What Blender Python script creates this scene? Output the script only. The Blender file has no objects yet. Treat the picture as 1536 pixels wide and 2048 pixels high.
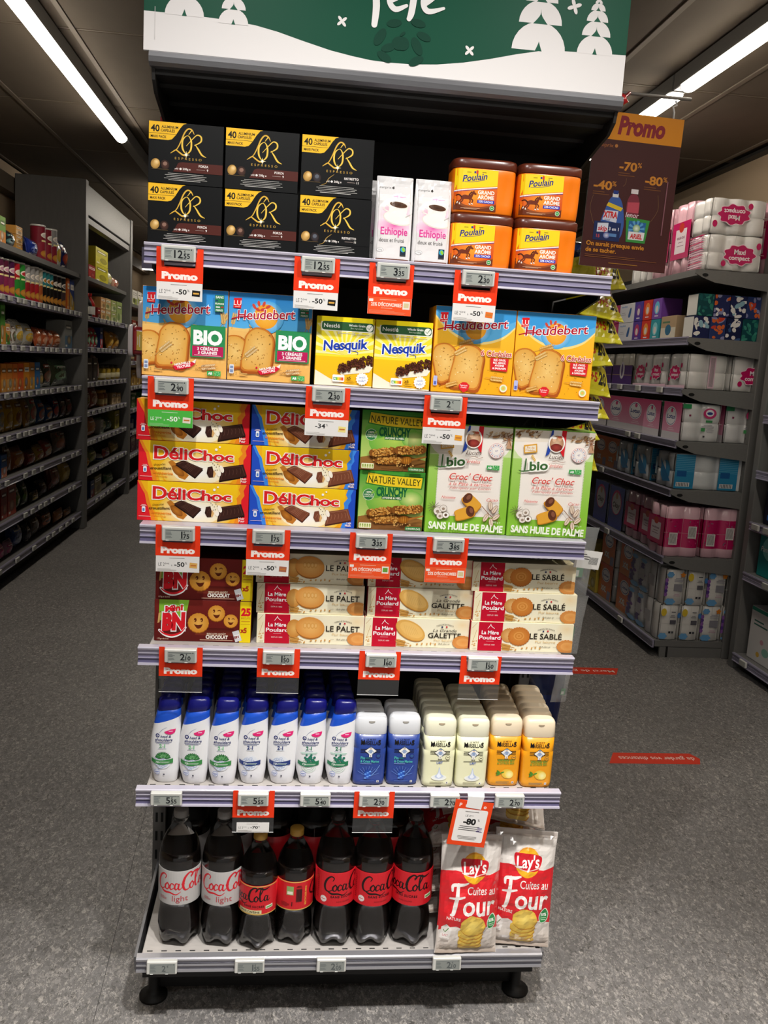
import bpy, bmesh, math, random
from mathutils import Vector, Matrix
from mathutils.geometry import tessellate_polygon
S = bpy.context.scene
COL = S.collection
PI = math.pi

# ---------------------------------------------------------------- camera, world, light, exposure
cam_d = bpy.data.cameras.new('camera')
cam = bpy.data.objects.new('camera', cam_d); COL.objects.link(cam)
cam_d.sensor_fit = 'VERTICAL'; cam_d.sensor_height = 24.0; cam_d.lens = 24.0 * 1752.6 / 2048
cam_d.clip_start = 0.05; cam_d.clip_end = 60
_r = Vector((0.99309289, -0.10067819, 0.06025287)); _u = Vector((-0.04274474, 0.16779454, 0.98489486)); _w = Vector((0.10926754, 0.98066757, -0.16233211))
cam.matrix_world = Matrix(((_r.x, _u.x, -_w.x, -0.1662), (_r.y, _u.y, -_w.y, -1.7530), (_r.z, _u.z, -_w.z, 1.4540), (0, 0, 0, 1)))
S.camera = cam
world = bpy.data.worlds.new('store_ambience'); S.world = world; world.use_nodes = True
wb = world.node_tree.nodes['Background']; wb.inputs[0].default_value = (1.0, 0.965, 0.91, 1); wb.inputs[1].default_value = 0.22
S.view_settings.view_transform = 'Standard'; S.view_settings.look = 'None'
S.view_settings.gamma = 1.0; S.view_settings.use_curve_mapping = False
S.view_settings.exposure = 0.0
TUBE_STRENGTH = 27.0

def spot(name, loc, target, energy, size, angle, blend=0.6, color=(1, 0.975, 0.935)):
    d = bpy.data.lights.new(name, 'SPOT'); d.energy = energy; d.shadow_soft_size = size; d.spot_size = math.radians(angle); d.spot_blend = blend; d.color = color
    o = bpy.data.objects.new(name, d); COL.objects.link(o); o.location = loc
    o.rotation_euler = (Vector(target) - Vector(loc)).to_track_quat('-Z', 'Y').to_euler(); return o
spot('unseen_spotlight', (0.62, -1.06, 2.74), (0.10, 0.0, 0.55), 80, 0.03, 92, 1.0)
spot('unseen_spotlight', (-0.42, -1.02, 2.74), (-0.08, 0.0, 0.55), 80, 0.03, 92, 1.0)
spot('unseen_spotlight', (-0.2, -2.4, 2.80), (0.0, -0.2, 0.4), 34, 0.06, 80, 0.8)  # weak fill added behind the camera to even out the display
spot('unseen_spotlight', (0.15, -1.12, 2.80), (0.15, -0.98, 0.0), 250, 0.05, 64, 0.55)  # overhead spot added to brighten the floor before the display

# ---------------------------------------------------------------- helpers
def lin(c):
    c = c / 255.0
    return c / 12.92 if c <= 0.04045 else ((c + 0.055) / 1.055) ** 2.4
def hx(h):
    if not isinstance(h, str): return tuple(h)[:3]
    h = h.lstrip('#')
    if len(h) == 3: h = ''.join(a * 2 for a in h)
    return tuple(lin(int(h[i:i + 2], 16)) for i in (0, 2, 4))

def mat(name, c='#888', rough=0.5, metal=0.0, emit=None, es=0.0, trans=0.0, alpha=1.0, coat=0.0, ior=1.45, spec=0.5, attr=False, noise=None):
    m = bpy.data.materials.new(name); m.use_nodes = True
    nt = m.node_tree; b = nt.nodes['Principled BSDF']
    b.inputs['Base Color'].default_value = (*hx(c), 1); b.inputs['Roughness'].default_value = rough; b.inputs['Metallic'].default_value = metal
    b.inputs['IOR'].default_value = ior; b.inputs['Specular IOR Level'].default_value = spec
    b.inputs['Transmission Weight'].default_value = trans; b.inputs['Alpha'].default_value = alpha; b.inputs['Coat Weight'].default_value = coat; b.inputs['Coat Roughness'].default_value = 0.12
    if emit: b.inputs['Emission Color'].default_value = (*hx(emit), 1); b.inputs['Emission Strength'].default_value = es
    if attr:
        a = nt.nodes.new('ShaderNodeAttribute'); a.attribute_name = 'Col'; nt.links.new(a.outputs['Color'], b.inputs['Base Color'])
    if noise:   # (scale, amount): faint unevenness of the surface
        t = nt.nodes.new('ShaderNodeTexNoise'); t.inputs['Scale'].default_value = noise[0]; t.inputs['Detail'].default_value = 4
        mr = nt.nodes.new('ShaderNodeMapRange'); mr.inputs[1].default_value = 0.3; mr.inputs[2].default_value = 0.7; mr.inputs[3].default_value = 1 - noise[1]; mr.inputs[4].default_value = 1 + noise[1]
        mx = nt.nodes.new('ShaderNodeMix'); mx.data_type = 'RGBA'; mx.blend_type = 'MULTIPLY'; mx.inputs[0].default_value = 1
        nt.links.new(t.outputs['Fac'], mr.inputs[0]); nt.links.new(mr.outputs[0], mx.inputs[7])
        if attr: nt.links.new(a.outputs['Color'], mx.inputs[6])
        else: mx.inputs[6].default_value = (*hx(c), 1)
        nt.links.new(mx.outputs[2], b.inputs['Base Color'])
    return m
M = dict(
    carton=mat('printed_carton', rough=0.4, attr=True, spec=.2), glossy=mat('printed_gloss_film', rough=0.22, attr=True, coat=0.3), matte=mat('printed_matte', rough=0.6, attr=True),
    plastic=mat('moulded_plastic', rough=0.3, attr=True, coat=0.15), film=mat('crinkled_film', rough=0.24, attr=True, coat=0.35),
    edge=mat('clear_edge', '#ffffff', 0.2, alpha=0.5), shelf=mat('shelf_metal', '#b7b1ac', 0.45, noise=(40, .05)), dark=mat('dark_metal', '#2a2928', 0.5, noise=(30, .1)), black=mat('black_metal', '#131212', 0.55, noise=(20, .1)),
    grey=mat('grey_metal', '#77777a', 0.35, 0.5, noise=(30, .06)), gon=mat('gondola_grey', '#6f6e6c', 0.5, noise=(25, .06)), deck=mat('gondola_shelf', '#7b7977', 0.5, noise=(25, .06)),
    chrome=mat('chrome', '#ddd', 0.15, 1.0), rail=mat('lilac_rail_plastic', '#a9a3c2', 0.25, coat=0.4), railw=mat('white_paper_strip', '#d6d0e2', 0.3, coat=0.4), raild=mat('violet_rail_strip', '#7d789c', 0.25, coat=0.4),
    clear=mat('clear_plastic', '#ffffff', 0.05, alpha=0.022), slot=mat('slot_black', '#0a0a0a', 0.8), white=mat('white_plastic', '#e4e2dc', 0.35, noise=(30, .03)),
    esl=mat('tag_housing', '#d2d1cb', 0.35, coat=.3), red=mat('red_card', '#ee3b17', 0.4, noise=(60, .03)), pet=mat('clear_bottle_plastic', '#ffffff', 0.06, trans=1.0, ior=1.2),
    cola=mat('dark_drink', '#0d0605', 0.08, coat=1.0), wrap=mat('clear_wrap', '#ffffff', 0.12, alpha=0.14),
)

def setp(o, label=None, cat=None, group=None, kind=None):
    if label: o['label'] = label
    if cat: o['category'] = cat
    if group: o['group'] = group
    if kind: o['kind'] = kind
    return o
def link(name, mesh, parent=None, loc=(0, 0, 0), rot=(0, 0, 0)):
    o = bpy.data.objects.new(name, mesh); COL.objects.link(o); o.location = loc; o.rotation_euler = rot
    if parent is not None: o.parent = parent
    return o
def empty(name, loc, label, cat, group=None, rot=(0, 0, 0)):
    return setp(link(name, None, None, loc, rot), label, cat, group)
def kids(o): return list(o.children)
def dup(o, loc, rot=None, label=None, group=None, name=None):
    c = o.copy(); COL.objects.link(c); c.location = loc
    if rot is not None: c.rotation_euler = rot
    if label: c['label'] = label
    if group: c['group'] = group
    if name: c.name = name
    for k in kids(o):
        k2 = k.copy(); COL.objects.link(k2); k2.parent = c
        for g in kids(k):
            g2 = g.copy(); COL.objects.link(g2); g2.parent = k2
    return c

class MB:
    """collects shapes with one colour per face, links them as ONE mesh"""
    def __init__(s): s.v = []; s.f = []; s.c = []; s.sm = []
    def add(s, vs, fs, c='#888', smooth=False):
        n = len(s.v); c = hx(c); s.v += [tuple(p) for p in vs]
        for f in fs: s.f.append([i + n for i in f]); s.c.append(c); s.sm.append(smooth)
        return s
    def box(s, x0, x1, y0, y1, z0, z1, c='#888', cols=None):
        vs = [(x, y, z) for z in (z0, z1) for y in (y0, y1) for x in (x0, x1)]
        fs = [(0, 1, 5, 4), (2, 6, 7, 3), (0, 4, 6, 2), (1, 3, 7, 5), (4, 5, 7, 6), (0, 2, 3, 1)]   # front back left right top bottom
        s.v += vs
        for i, f in enumerate(fs): s._face(f, cols[i] if cols else c, 8)
        return s
    def _face(s, f, c, nv, smooth=False):
        n = len(s.v) - nv; s.f.append([i + n for i in f]); s.c.append(hx(c)); s.sm.append(smooth)
    def bbox(s, x0, x1, y0, y1, z0, z1, b=0.001, c='#888', cols=None):
        """box with chamfered edges"""
        bm = bmesh.new(); bmesh.ops.create_cube(bm, size=1.0)
        for v in bm.verts: v.co = Vector(((x0 + x1) / 2 + v.co.x * (x1 - x0), (y0 + y1) / 2 + v.co.y * (y1 - y0), (z0 + z1) / 2 + v.co.z * (z1 - z0)))
        bmesh.ops.bevel(bm, geom=bm.edges[:], offset=b, segments=1, affect='EDGES', profile=0.5)
        bm.normal_update(); n = len(s.v); s.v += [tuple(v.co) for v in bm.verts]; bm.verts.index_update()
        for f in bm.faces:
            nn = f.normal; s.f.append([v.index + n for v in f.verts]); s.sm.append(False)
            if cols:
                ax = max(range(3), key=lambda k: abs(nn[k])); i = {(1, 0): 0, (1, 1): 1, (0, 0): 2, (0, 1): 3, (2, 1): 4, (2, 0): 5}[(ax, int(nn[ax] > 0))]
                s.c.append(hx(cols[i]))
            else: s.c.append(hx(c))
        bm.free(); return s
    def prism(s, pts, x0, x1, c='#888', smooth=False):
        """(y,z) outline extruded along x"""
        n = len(pts); vs = [(x0, a, b) for a, b in pts] + [(x1, a, b) for a, b in pts]
        fs = [(i, (i + 1) % n, n + (i + 1) % n, n + i) for i in range(n)] + [tuple(range(n))[::-1], tuple(range(n, 2 * n))]
        return s.add(vs, fs, c, smooth)
    def loft(s, rings, c='#888', smooth=True, cap=True, cols=None):
        """rings of equal point count"""
        n = len(rings[0]); vs = [p for r in rings for p in r]; base = len(s.v); s.v += [tuple(p) for p in vs]
        for k in range(len(rings) - 1):
            cc = hx(cols[k] if cols else c)
            for i in range(n):
                j = (i + 1) % n; s.f.append([base + k * n + i, base + k * n + j, base + (k + 1) * n + j, base + (k + 1) * n + i]); s.c.append(cc); s.sm.append(smooth)
        if cap:
            s.f.append([base + i for i in range(n)][::-1]); s.c.append(hx(cols[0] if cols else c)); s.sm.append(False)
            s.f.append([base + (len(rings) - 1) * n + i for i in range(n)]); s.c.append(hx(cols[-1] if cols else c)); s.sm.append(False)
        return s
    def lathe(s, prof, n=20, c='#888', cx=0, cy=0, cols=None, cap=True, smooth=True):
        return s.loft([[(cx + r * math.cos(2 * PI * i / n), cy + r * math.sin(2 * PI * i / n), z) for i in range(n)] for r, z in prof], c, smooth, cap, cols)
    def tube(s, pts, r, c='#888', n=8):
        rings = []
        for i, p in enumerate(pts):
            p = Vector(p); t = (Vector(pts[min(i + 1, len(pts) - 1)]) - Vector(pts[max(i - 1, 0)])).normalized()
            a = t.orthogonal().normalized() if i == 0 else (a - a.dot(t) * t).normalized(); b = t.cross(a)
            rings.append([p + r * (math.cos(2 * PI * k / n) * a + math.sin(2 * PI * k / n) * b) for k in range(n)])
        return s.loft(rings, c)
    def mesh(s, name, m):
        me = bpy.data.meshes.new(name); me.from_pydata(s.v, [], s.f); me.materials.append(M[m] if isinstance(m, str) else m)
        a = me.attributes.new('Col', 'FLOAT_COLOR', 'CORNER'); arr = []
        for f, c in zip(s.f, s.c): arr += [c[0], c[1], c[2], 1.0] * len(f)
        a.data.foreach_set('color', arr); me.polygons.foreach_set('use_smooth', s.sm); me.update(); return me
    def build(s, name, m, parent=None, loc=(0, 0, 0), rot=(0, 0, 0)):
        return link(name, s.mesh(name, m), parent, loc, rot)

# ---------------------------------------------------------------- flat print, drawn as thin layered polygons in millimetres
_tc = {}
_fc = bpy.data.curves.new('lettering', 'FONT'); _fc.resolution_u = 3; _fc.fill_mode = 'FRONT'
_fo = bpy.data.objects.new('lettering', _fc)
def glyphs(body, bold, shear, sp):
    k = (body, round(bold, 3), shear, sp)
    if k not in _tc:
        _fc.body = body; _fc.offset = bold; _fc.shear = shear; _fc.space_character = sp
        me = _fo.to_mesh(); vs = [(v.co.x, v.co.y) for v in me.vertices]; fs = [tuple(p.vertices) for p in me.polygons]; _fo.to_mesh_clear()
        _tc[k] = (vs, fs)
    return _tc[k]
CAP = max(v[1] for v in glyphs('H', 0, 0, 1)[0])
def crom(p, closed=False, n=6):
    out = []; m = len(p)
    for i in range(m if closed else m - 1):
        g = (lambda k: p[k % m]) if closed else (lambda k: p[max(0, min(m - 1, k))])
        a, b, c, d = g(i - 1), g(i), g(i + 1), g(i + 2)
        for j in range(n):
            t = j / n
            out.append(tuple(0.5 * (2 * b[q] + (c[q] - a[q]) * t + (2 * a[q] - 5 * b[q] + 4 * c[q] - d[q]) * t * t + (3 * b[q] - a[q] - 3 * c[q] + d[q]) * t ** 3) for q in range(len(b))))
    if not closed: out.append(tuple(p[-1]))
    return out
class Art:
    def __init__(s, W, H, bg=None):
        s.W, s.H = W, H; s.t = []; s.k = 0      # triangles: (p0,p1,p2,c0,c1,c2,layer)
        if bg: s.rect(0, 0, W, H, bg)
    def tri(s, a, b, c, ca, cb=None, cc=None): s.t.append((a, b, c, ca, cb or ca, cc or ca, s.k))
    def poly(s, pts, c):
        s.k += 1; c = hx(c); pts = [tuple(p) for p in pts]
        for a, b, d in tessellate_polygon([[Vector((x, y, 0)) for x, y in pts]]): s.tri(pts[a], pts[b], pts[d], c)
        return s
    def fan(s, ctr, pts, cc, ce=None):
        s.k += 1; cc = hx(cc); ce = hx(ce) if ce else cc; n = len(pts)
        for i in range(n): s.tri(ctr, pts[i], pts[(i + 1) % n], cc, ce, ce)
        return s
    def rect(s, x, y, w, h, c, r=0, rot=0):
        if r <= 0: pts = [(x, y), (x + w, y), (x + w, y + h), (x, y + h)]
        else:
            pts = []
            for (cx, cy, a0) in ((x + w - r, y + r, -90), (x + w - r, y + h - r, 0), (x + r, y + h - r, 90), (x + r, y + r, 180)):
                pts += [(cx + r * math.cos(math.radians(a0 + a)), cy + r * math.sin(math.radians(a0 + a))) for a in (0, 30, 60, 90)]
        if rot:
            cx, cy = x + w / 2, y + h / 2; ca, sa = math.cos(math.radians(rot)), math.sin(math.radians(rot))
            pts = [(cx + (a - cx) * ca - (b - cy) * sa, cy + (a - cx) * sa + (b - cy) * ca) for a, b in pts]
        return s.fan((x + w / 2, y + h / 2), pts, c)
    def grad(s, x, y, w, h, c0, c1, horiz=False):
        s.k += 1; a, b = hx(c0), hx(c1); p = [(x, y), (x + w, y), (x + w, y + h), (x, y + h)]; q = [a, b, b, a] if horiz else [a, a, b, b]
        s.tri(p[0], p[1], p[2], q[0], q[1], q[2]); s.tri(p[0], p[2], p[3], q[0], q[2], q[3]); return s
    def ell(s, cx, cy, rx, ry, c, ce=None, rot=0, n=22, wob=0, lobes=9):
        ca, sa = math.cos(math.radians(rot)), math.sin(math.radians(rot)); pts = []
        for i in range(n):
            a = 2 * PI * i / n; k = 1 + wob * math.cos(lobes * a); x, y = rx * k * math.cos(a), ry * k * math.sin(a)
            pts.append((cx + x * ca - y * sa, cy + x * sa + y * ca))
        return s.fan((cx, cy), pts, c, ce)
    def star(s, cx, cy, r, n, c, k=0.4, rot=90):
        return s.fan((cx, cy), [(cx + (r if i % 2 == 0 else r * k) * math.cos(math.radians(rot) + PI * i / n), cy + (r if i % 2 == 0 else r * k) * math.sin(math.radians(rot) + PI * i / n)) for i in range(2 * n)], c)
    def cloud(s, cx, cy, rx, ry, c, n=8): return s.ell(cx, cy, rx, ry, c, n=n * 6, wob=0.09, lobes=n)
    def stroke(s, pts, w, c, closed=False, smooth=True, c2=None):
        """ribbon; points may carry their own width as a third value"""
        s.k += 1; c = hx(c); c2 = hx(c2) if c2 else c; P = [(p[0], p[1], (p[2] if len(p) > 2 else w)) for p in pts]
        if smooth and len(P) > 2: P = crom(P, closed)
        n = len(P); L = []; k0 = s.k
        for i in range(n):
            a = P[(i - 1) % n] if closed else P[max(i - 1, 0)]; b = P[(i + 1) % n] if closed else P[min(i + 1, n - 1)]
            dx, dy = b[0] - a[0], b[1] - a[1]; d = math.hypot(dx, dy) or 1; h = P[i][2] / 2
            L.append(((P[i][0] - dy / d * h, P[i][1] + dx / d * h), (P[i][0] + dy / d * h, P[i][1] - dx / d * h)))
        for i in range(n if closed else n - 1):
            j = (i + 1) % n; s.k = k0 + .6 * i / n; s.tri(L[i][0], L[i][1], L[j][1], c, c2, c2); s.tri(L[i][0], L[j][1], L[j][0], c, c2, c)
        if not closed:
            s.k = k0 + .7
            for p, l, sg in ((P[0], L[0], 1), (P[-1], L[-1], -1)):
                r = p[2] / 2; a0 = math.atan2(l[0][1] - p[1], l[0][0] - p[0]); q = [(p[0] + r * math.cos(a0 + sg * k * PI / 6), p[1] + r * math.sin(a0 + sg * k * PI / 6)) for k in range(7)]
                for k in range(6): s.tri((p[0], p[1]), q[k], q[k + 1], c if sg > 0 else c2)
        s.k = k0 + 1
        return s
    def text(s, body, x, y, h, c, al='l', w=None, b=0.0, sh=0.0, rot=0, out=None, bend=0, sp=1.0, grow=0):
        """h = capital height; w squeezes to a width; b = boldness; out=(colour, width)"""
        k = h / CAP
        def put(off, col):
            s.k += 1; vs, fs = glyphs(body, off, sh, sp); base = glyphs(body, b, sh, sp)[0]
            if not vs: return
            x0 = min(v[0] for v in base); x1 = max(v[0] for v in base); wid = (x1 - x0) * k; kx = k * (w / wid if w else 1); tw = (x1 - x0) * kx
            ox = x - (tw / 2 if al == 'c' else tw if al == 'r' else 0); ca, sa = math.cos(math.radians(rot)), math.sin(math.radians(rot)); q = []
            for v in vs:
                a = (v[0] - x0) * kx; bb = v[1] * k * (1 + grow * (a / tw if tw else 0)); 
                if bend: bb += bend * ((a - tw / 2) / (tw / 2)) ** 2
                X = ox + a - x; q.append((x + X * ca - bb * sa, y + X * sa + bb * ca))
            col = hx(col)
            for f in fs:
                for i in range(1, len(f) - 1): s.tri(q[f[0]], q[f[i]], q[f[i + 1]], col)
        if out: put(b + out[1] / k, out[0])
        put(b, c); return s
    def bars(s, x, y, w, n, pitch, h, c, al='c', seed=1):
        """illegible fine print"""
        R = random.Random(seed)
        for i in range(n):
            q = w * (0.6 + 0.4 * R.random()); s.rect(x + ((w - q) / 2 if al == 'c' else 0), y - i * pitch, q, h, c)
        return s
    def burst(s, cx, cy, r, c, n=12):
        for i in range(n):
            a = 2 * PI * i / n; s.poly([(cx, cy), (cx + r * math.cos(a), cy + r * math.sin(a)), (cx + r * math.cos(a + PI / n), cy + r * math.sin(a + PI / n))], c)
        return s
    def mesh(s, name, m, warp=None, step=None, eps=2e-5, off=3e-4, clip=True):
        W, H = s.W, s.H; V = []; F = []; C = []
        def clipp(P):
            for ax, lim, sg in ((0, 0.0, 1), (0, W, -1), (1, 0.0, 1), (1, H, -1)):
                out = []
                for i in range(len(P)):
                    a, b = P[i], P[(i + 1) % len(P)]; da = (a[0][ax] - lim) * sg; db = (b[0][ax] - lim) * sg
                    if da >= 0: out.append(a)
                    if (da >= 0) != (db >= 0):
                        t = da / (da - db); out.append((tuple(a[0][q] + t * (b[0][q] - a[0][q]) for q in (0, 1)), tuple(a[1][q] + t * (b[1][q] - a[1][q]) for q in (0, 1, 2))))
                P = out
                if not P: break
            return P
        def half(P, f):      # keep the side of a polygon where f >= 0
            out = []
            for i in range(len(P)):
                p, q = P[i], P[(i + 1) % len(P)]; dp, dq = f(p[0]), f(q[0])
                if dp >= 0: out.append(p)
                if (dp >= 0) != (dq >= 0):
                    t = dp / (dp - dq); out.append((tuple(p[0][k] + t * (q[0][k] - p[0][k]) for k in (0, 1)), tuple(p[1][k] + t * (q[1][k] - p[1][k]) for k in (0, 1, 2))))
            return out
        if step:             # bend over a shared grid, so that every layer follows the same facets
            NX, NY = max(1, round(W / step)), max(1, round(H / step)); sx, sy = W / NX, H / NY
            G = [[(Vector(warp(i * sx, j * sy, 0.0)), (Vector(warp(i * sx, j * sy, .001)) - Vector(warp(i * sx, j * sy, 0.0))) * 1000) for j in range(NY + 1)] for i in range(NX + 1)]
        def emit(P, L):
            if not step: return add(P, L)
            xs = [p[0][0] for p in P]; ys = [p[0][1] for p in P]
            i0, i1 = max(0, int(min(xs) / sx - 1e-6)), min(NX - 1, int(max(xs) / sx)); j0, j1 = max(0, int(min(ys) / sy - 1e-6)), min(NY - 1, int(max(ys) / sy))
            for i in range(i0, i1 + 1):
                A = P if i0 == i1 else half(half(P, lambda p: p[0] - i * sx), lambda p: (i + 1) * sx - p[0])
                if len(A) < 3: continue
                for j in range(j0, j1 + 1):
                    B = A if j0 == j1 else half(half(A, lambda p: p[1] - j * sy), lambda p: (j + 1) * sy - p[1])
                    if len(B) < 3: continue
                    dg = lambda p: (p[0] - i * sx) / sx - (p[1] - j * sy) / sy
                    for sgn in (1, -1):
                        C_ = half(B, (lambda p: dg(p)) if sgn > 0 else (lambda p: -dg(p)))
                        if len(C_) >= 3: add(C_, L, (i, j, sgn))
        def place(p, o, cell):
            i, j, sgn = cell; u = p[0] / sx - i; v = p[1] / sy - j; a0, a1 = G[i][j], G[i + 1][j + 1]; m = G[i + 1][j] if sgn > 0 else G[i][j + 1]
            w = ((1 - u, u - v, v) if sgn > 0 else (1 - v, v - u, u))
            q = [a0[k] * w[0] + m[k] * w[1] + a1[k] * w[2] for k in (0, 1)]; return tuple(q[0] + q[1] * o)
        def add(P, L, cell=None):
            n = len(V); o = off + L * eps
            area = sum(P[i][0][0] * P[(i + 1) % len(P)][0][1] - P[(i + 1) % len(P)][0][0] * P[i][0][1] for i in range(len(P)))
            if abs(area) < 1e-4: return
            if area < 0: P = P[::-1]
            for p, c in P:
                V.append(place(p, o, cell) if cell else warp(p[0], p[1], o) if warp else ((p[0] - W / 2) / 1000, -o, p[1] / 1000)); C.append((c[0], c[1], c[2], 1.0))
            F.append(list(range(n, n + len(P))))
        for a, b, c, ca, cb, cc, L in s.t:
            P = [(a, ca), (b, cb), (c, cc)]
            if clip and not all(0 <= p[0][0] <= W and 0 <= p[0][1] <= H for p in P): P = clipp(P)
            if len(P) < 3: continue
            emit(P, L)
        me = bpy.data.meshes.new(name); me.from_pydata(V, [], F); me.materials.append(M[m])
        at = me.attributes.new('Col', 'FLOAT_COLOR', 'POINT'); at.data.foreach_set('color', [x for c in C for x in c]); me.update(); return me
    def build(s, name, m, parent=None, loc=(0, 0, 0), rot=(0, 0, 0), **k): return link(name, s.mesh(name, m, **k), parent, loc, rot)
# ================================================================ the setting
ZC = 2.85
def floor_material():
    m = bpy.data.materials.new('speckled_vinyl'); m.use_nodes = True; nt = m.node_tree; b = nt.nodes['Principled BSDF']; N = nt.nodes.new; L = nt.links.new
    tc = N('ShaderNodeTexCoord')
    def ramp(src, stops, interp='CONSTANT'):
        r = N('ShaderNodeValToRGB'); r.color_ramp.interpolation = interp
        while len(r.color_ramp.elements) < len(stops): r.color_ramp.elements.new(0.5)
        for e, (p, c) in zip(r.color_ramp.elements, stops): e.position = p; e.color = (*hx(c), 1)
        L(src, r.inputs[0]); return r.outputs[0]
    def chips(scale):
        mp = N('ShaderNodeMapping'); L(tc.outputs['Object'], mp.inputs[0]); mp.inputs['Rotation'].default_value = (0, 0, scale); mp.inputs['Scale'].default_value = (1.0, 0.62, 1)
        w = N('ShaderNodeTexNoise'); w.inputs['Scale'].default_value = scale * 0.7; L(mp.outputs[0], w.inputs['Vector'])
        ad = N('ShaderNodeMix'); ad.data_type = 'RGBA'; ad.blend_type = 'LINEAR_LIGHT'; ad.inputs[0].default_value = 0.012; L(mp.outputs[0], ad.inputs[6]); L(w.outputs['Color'], ad.inputs[7])
        v = N('ShaderNodeTexVoronoi'); v.inputs['Scale'].default_value = scale; L(ad.outputs[2], v.inputs['Vector']); sp = N('ShaderNodeSeparateColor'); L(v.outputs['Color'], sp.inputs[0]); return sp.outputs[0]
    c1 = ramp(chips(150), [(0, '#74716f'), (.28, '#817e7c'), (.50, '#8d8a88'), (.64, '#656260'), (.76, '#a8a29e'), (.86, '#787473'), (.92, '#c9c2bb'), (.96, '#46433f')])
    c2 = ramp(chips(240), [(0, '#7e7b79'), (.40, '#888583'), (.66, '#6c6967'), (.80, '#bbb4ac'), (.90, '#504d4a'), (.95, '#d0c9c1')])
    mx = N('ShaderNodeMix'); mx.data_type = 'RGBA'; mx.inputs[0].default_value = 0.5; L(c1, mx.inputs[6]); L(c2, mx.inputs[7])
    t = N('ShaderNodeTexNoise'); t.inputs['Scale'].default_value = 1.3; t.inputs['Detail'].default_value = 6; L(tc.outputs['Object'], t.inputs['Vector'])
    w = ramp(t.outputs['Fac'], [(.3, '#e2e2e2'), (.7, '#ffffff')], 'LINEAR')
    m2 = N('ShaderNodeMix'); m2.data_type = 'RGBA'; m2.blend_type = 'MULTIPLY'; m2.inputs[0].default_value = 1; L(mx.outputs[2], m2.inputs[6]); L(w, m2.inputs[7]); L(m2.outputs[2], b.inputs['Base Color'])
    b.inputs['Roughness'].default_value = 0.42; b.inputs['Specular IOR Level'].default_value = 0.35
    bp = N('ShaderNodeBump'); bp.inputs['Strength'].default_value = 0.08; bp.inputs['Distance'].default_value = 0.001; L(c1, bp.inputs['Height']); L(bp.outputs[0], b.inputs['Normal']); return m
M['floor'] = floor_material()
M['tile'] = mat('ceiling_tile', '#5f5447', 0.85, noise=(6, .05)); M['wall'] = mat('tan_wall_paint', '#b39f84', 0.8, noise=(3, .05)); M['tbar'] = mat('ceiling_bar', '#74695b', 0.6)
M['seam'] = mat('floor_seam', '#3c3a39', 0.8)
setp(MB().box(-2.7, 2.75, -3.2, 12.2, -0.05, 0).build('floor', M['floor']), kind='structure')
for nm, pts in (('trim_1', [(-0.52, -0.6), (-0.545, 0.09), (-0.575, 0.8), (-0.60, 1.566), (-0.66, 3.2)]), ('trim_2', [(1.2, 1.02), (1.9, 1.06), (2.6, 1.09)])):
    mb = MB()
    for (a, b), (c, d) in zip(pts, pts[1:]): mb.add([(a - .0006, b, .0004), (a + .0006, b + .0006, .0004), (c + .0006, d, .0004), (c - .0006, d - .0006, .0004)], [(0, 1, 2, 3)])
    setp(mb.build(nm, M['seam']), 'dark joint line between two vinyl floor sheets', kind='structure')
# ceiling: a slab with every tile and bar a piece
ceil = setp(MB().box(-2.7, 2.75, -3.2, 12.2, ZC + .02, ZC + .08).build('ceiling', M['tile']), kind='structure')
GX, GY = 0.6075, 1.227
tile = MB().bbox(-GX / 2 + .012, GX / 2 - .012, -GY / 2 + .012, GY / 2 - .012, 0, .018, .003).mesh('ceiling_tile', 'tile')
for i in range(-4, 5):
    for j in range(-1, 8):
        x = 1.225 - GX * 1.5 + GX * (i + 0.0) - GX; y = 2.558 + GY * (j - .5)
        if -2.65 < x < 2.7: link('ceiling_tile', tile, ceil, (x, y, ZC + .0015))
bar = MB()
for i in range(-6, 3):
    x = 1.225 + GX * i
    if x > -2.6: bar.box(x - .012, x + .012, -3.2, 12.2, ZC - .003, ZC + .019)
for j in range(-3, 9): bar.box(-2.7, 2.75, 2.558 + GY * (j - 1) - .005, 2.558 + GY * (j - 1) + .005, ZC + .001, ZC + .019)
bar.build('grid_bars', M['tbar'], ceil)
setp(MB().box(2.56, 2.68, -3.2, 12.2, 0, ZC).build('wall_right', M['wall']), kind='structure')
setp(MB().box(-2.6, -2.46, -3.2, 12.2, 0, ZC).build('wall_left', M['wall']), kind='structure')
setp(MB().box(-2.7, 2.75, 12.0, 12.15, 0, ZC).build('wall_back', M['wall']), kind='structure')
setp(MB().box(2.50, 2.56, -3.2, 12.0, ZC - .018, ZC).build('trim_3', M['dark']), 'dark cornice strip along the right wall top', kind='structure')
# tube lights
M['tube'] = mat('lit_diffuser', '#fff', 0.4, emit='#fff4e4', es=TUBE_STRENGTH); M['tubefar'] = mat('far_lit_diffuser', '#fff', 0.4, emit='#fff4e4', es=4.0)
def tube_light(x, y0, y1, h0, h1, label, z=2.76):
    r = empty('tube_light', (x, y0, z), label, 'ceiling light', 'ceiling tube lights above the aisles')
    MB().bbox(-.035, .035, h0 - y0, h1 - y0, .012, ZC - z - .004, .004, '#333').build('housing', M['gon'], r)
    w, n = .036, 9; rings = []
    L = y1 - y0
    for yy, k in [(0.0, .02)] + [(.03 * (1 - math.cos(a)), math.sin(a)) for a in (.5, 1.0, PI / 2)] + [(L - .03 * (1 - math.cos(a)), math.sin(a)) for a in (PI / 2, 1.0, .5)] + [(L, .02)]:
        rings.append([(w * k * math.cos(PI + PI * i / (n - 1)), yy, .012 + .03 * k * math.sin(PI + PI * i / (n - 1))) for i in range(n)] + [(w * k, yy, .0121), (-w * k, yy, .0121)])
    MB().loft(rings).build('diffuser', M['tube'], r)
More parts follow.
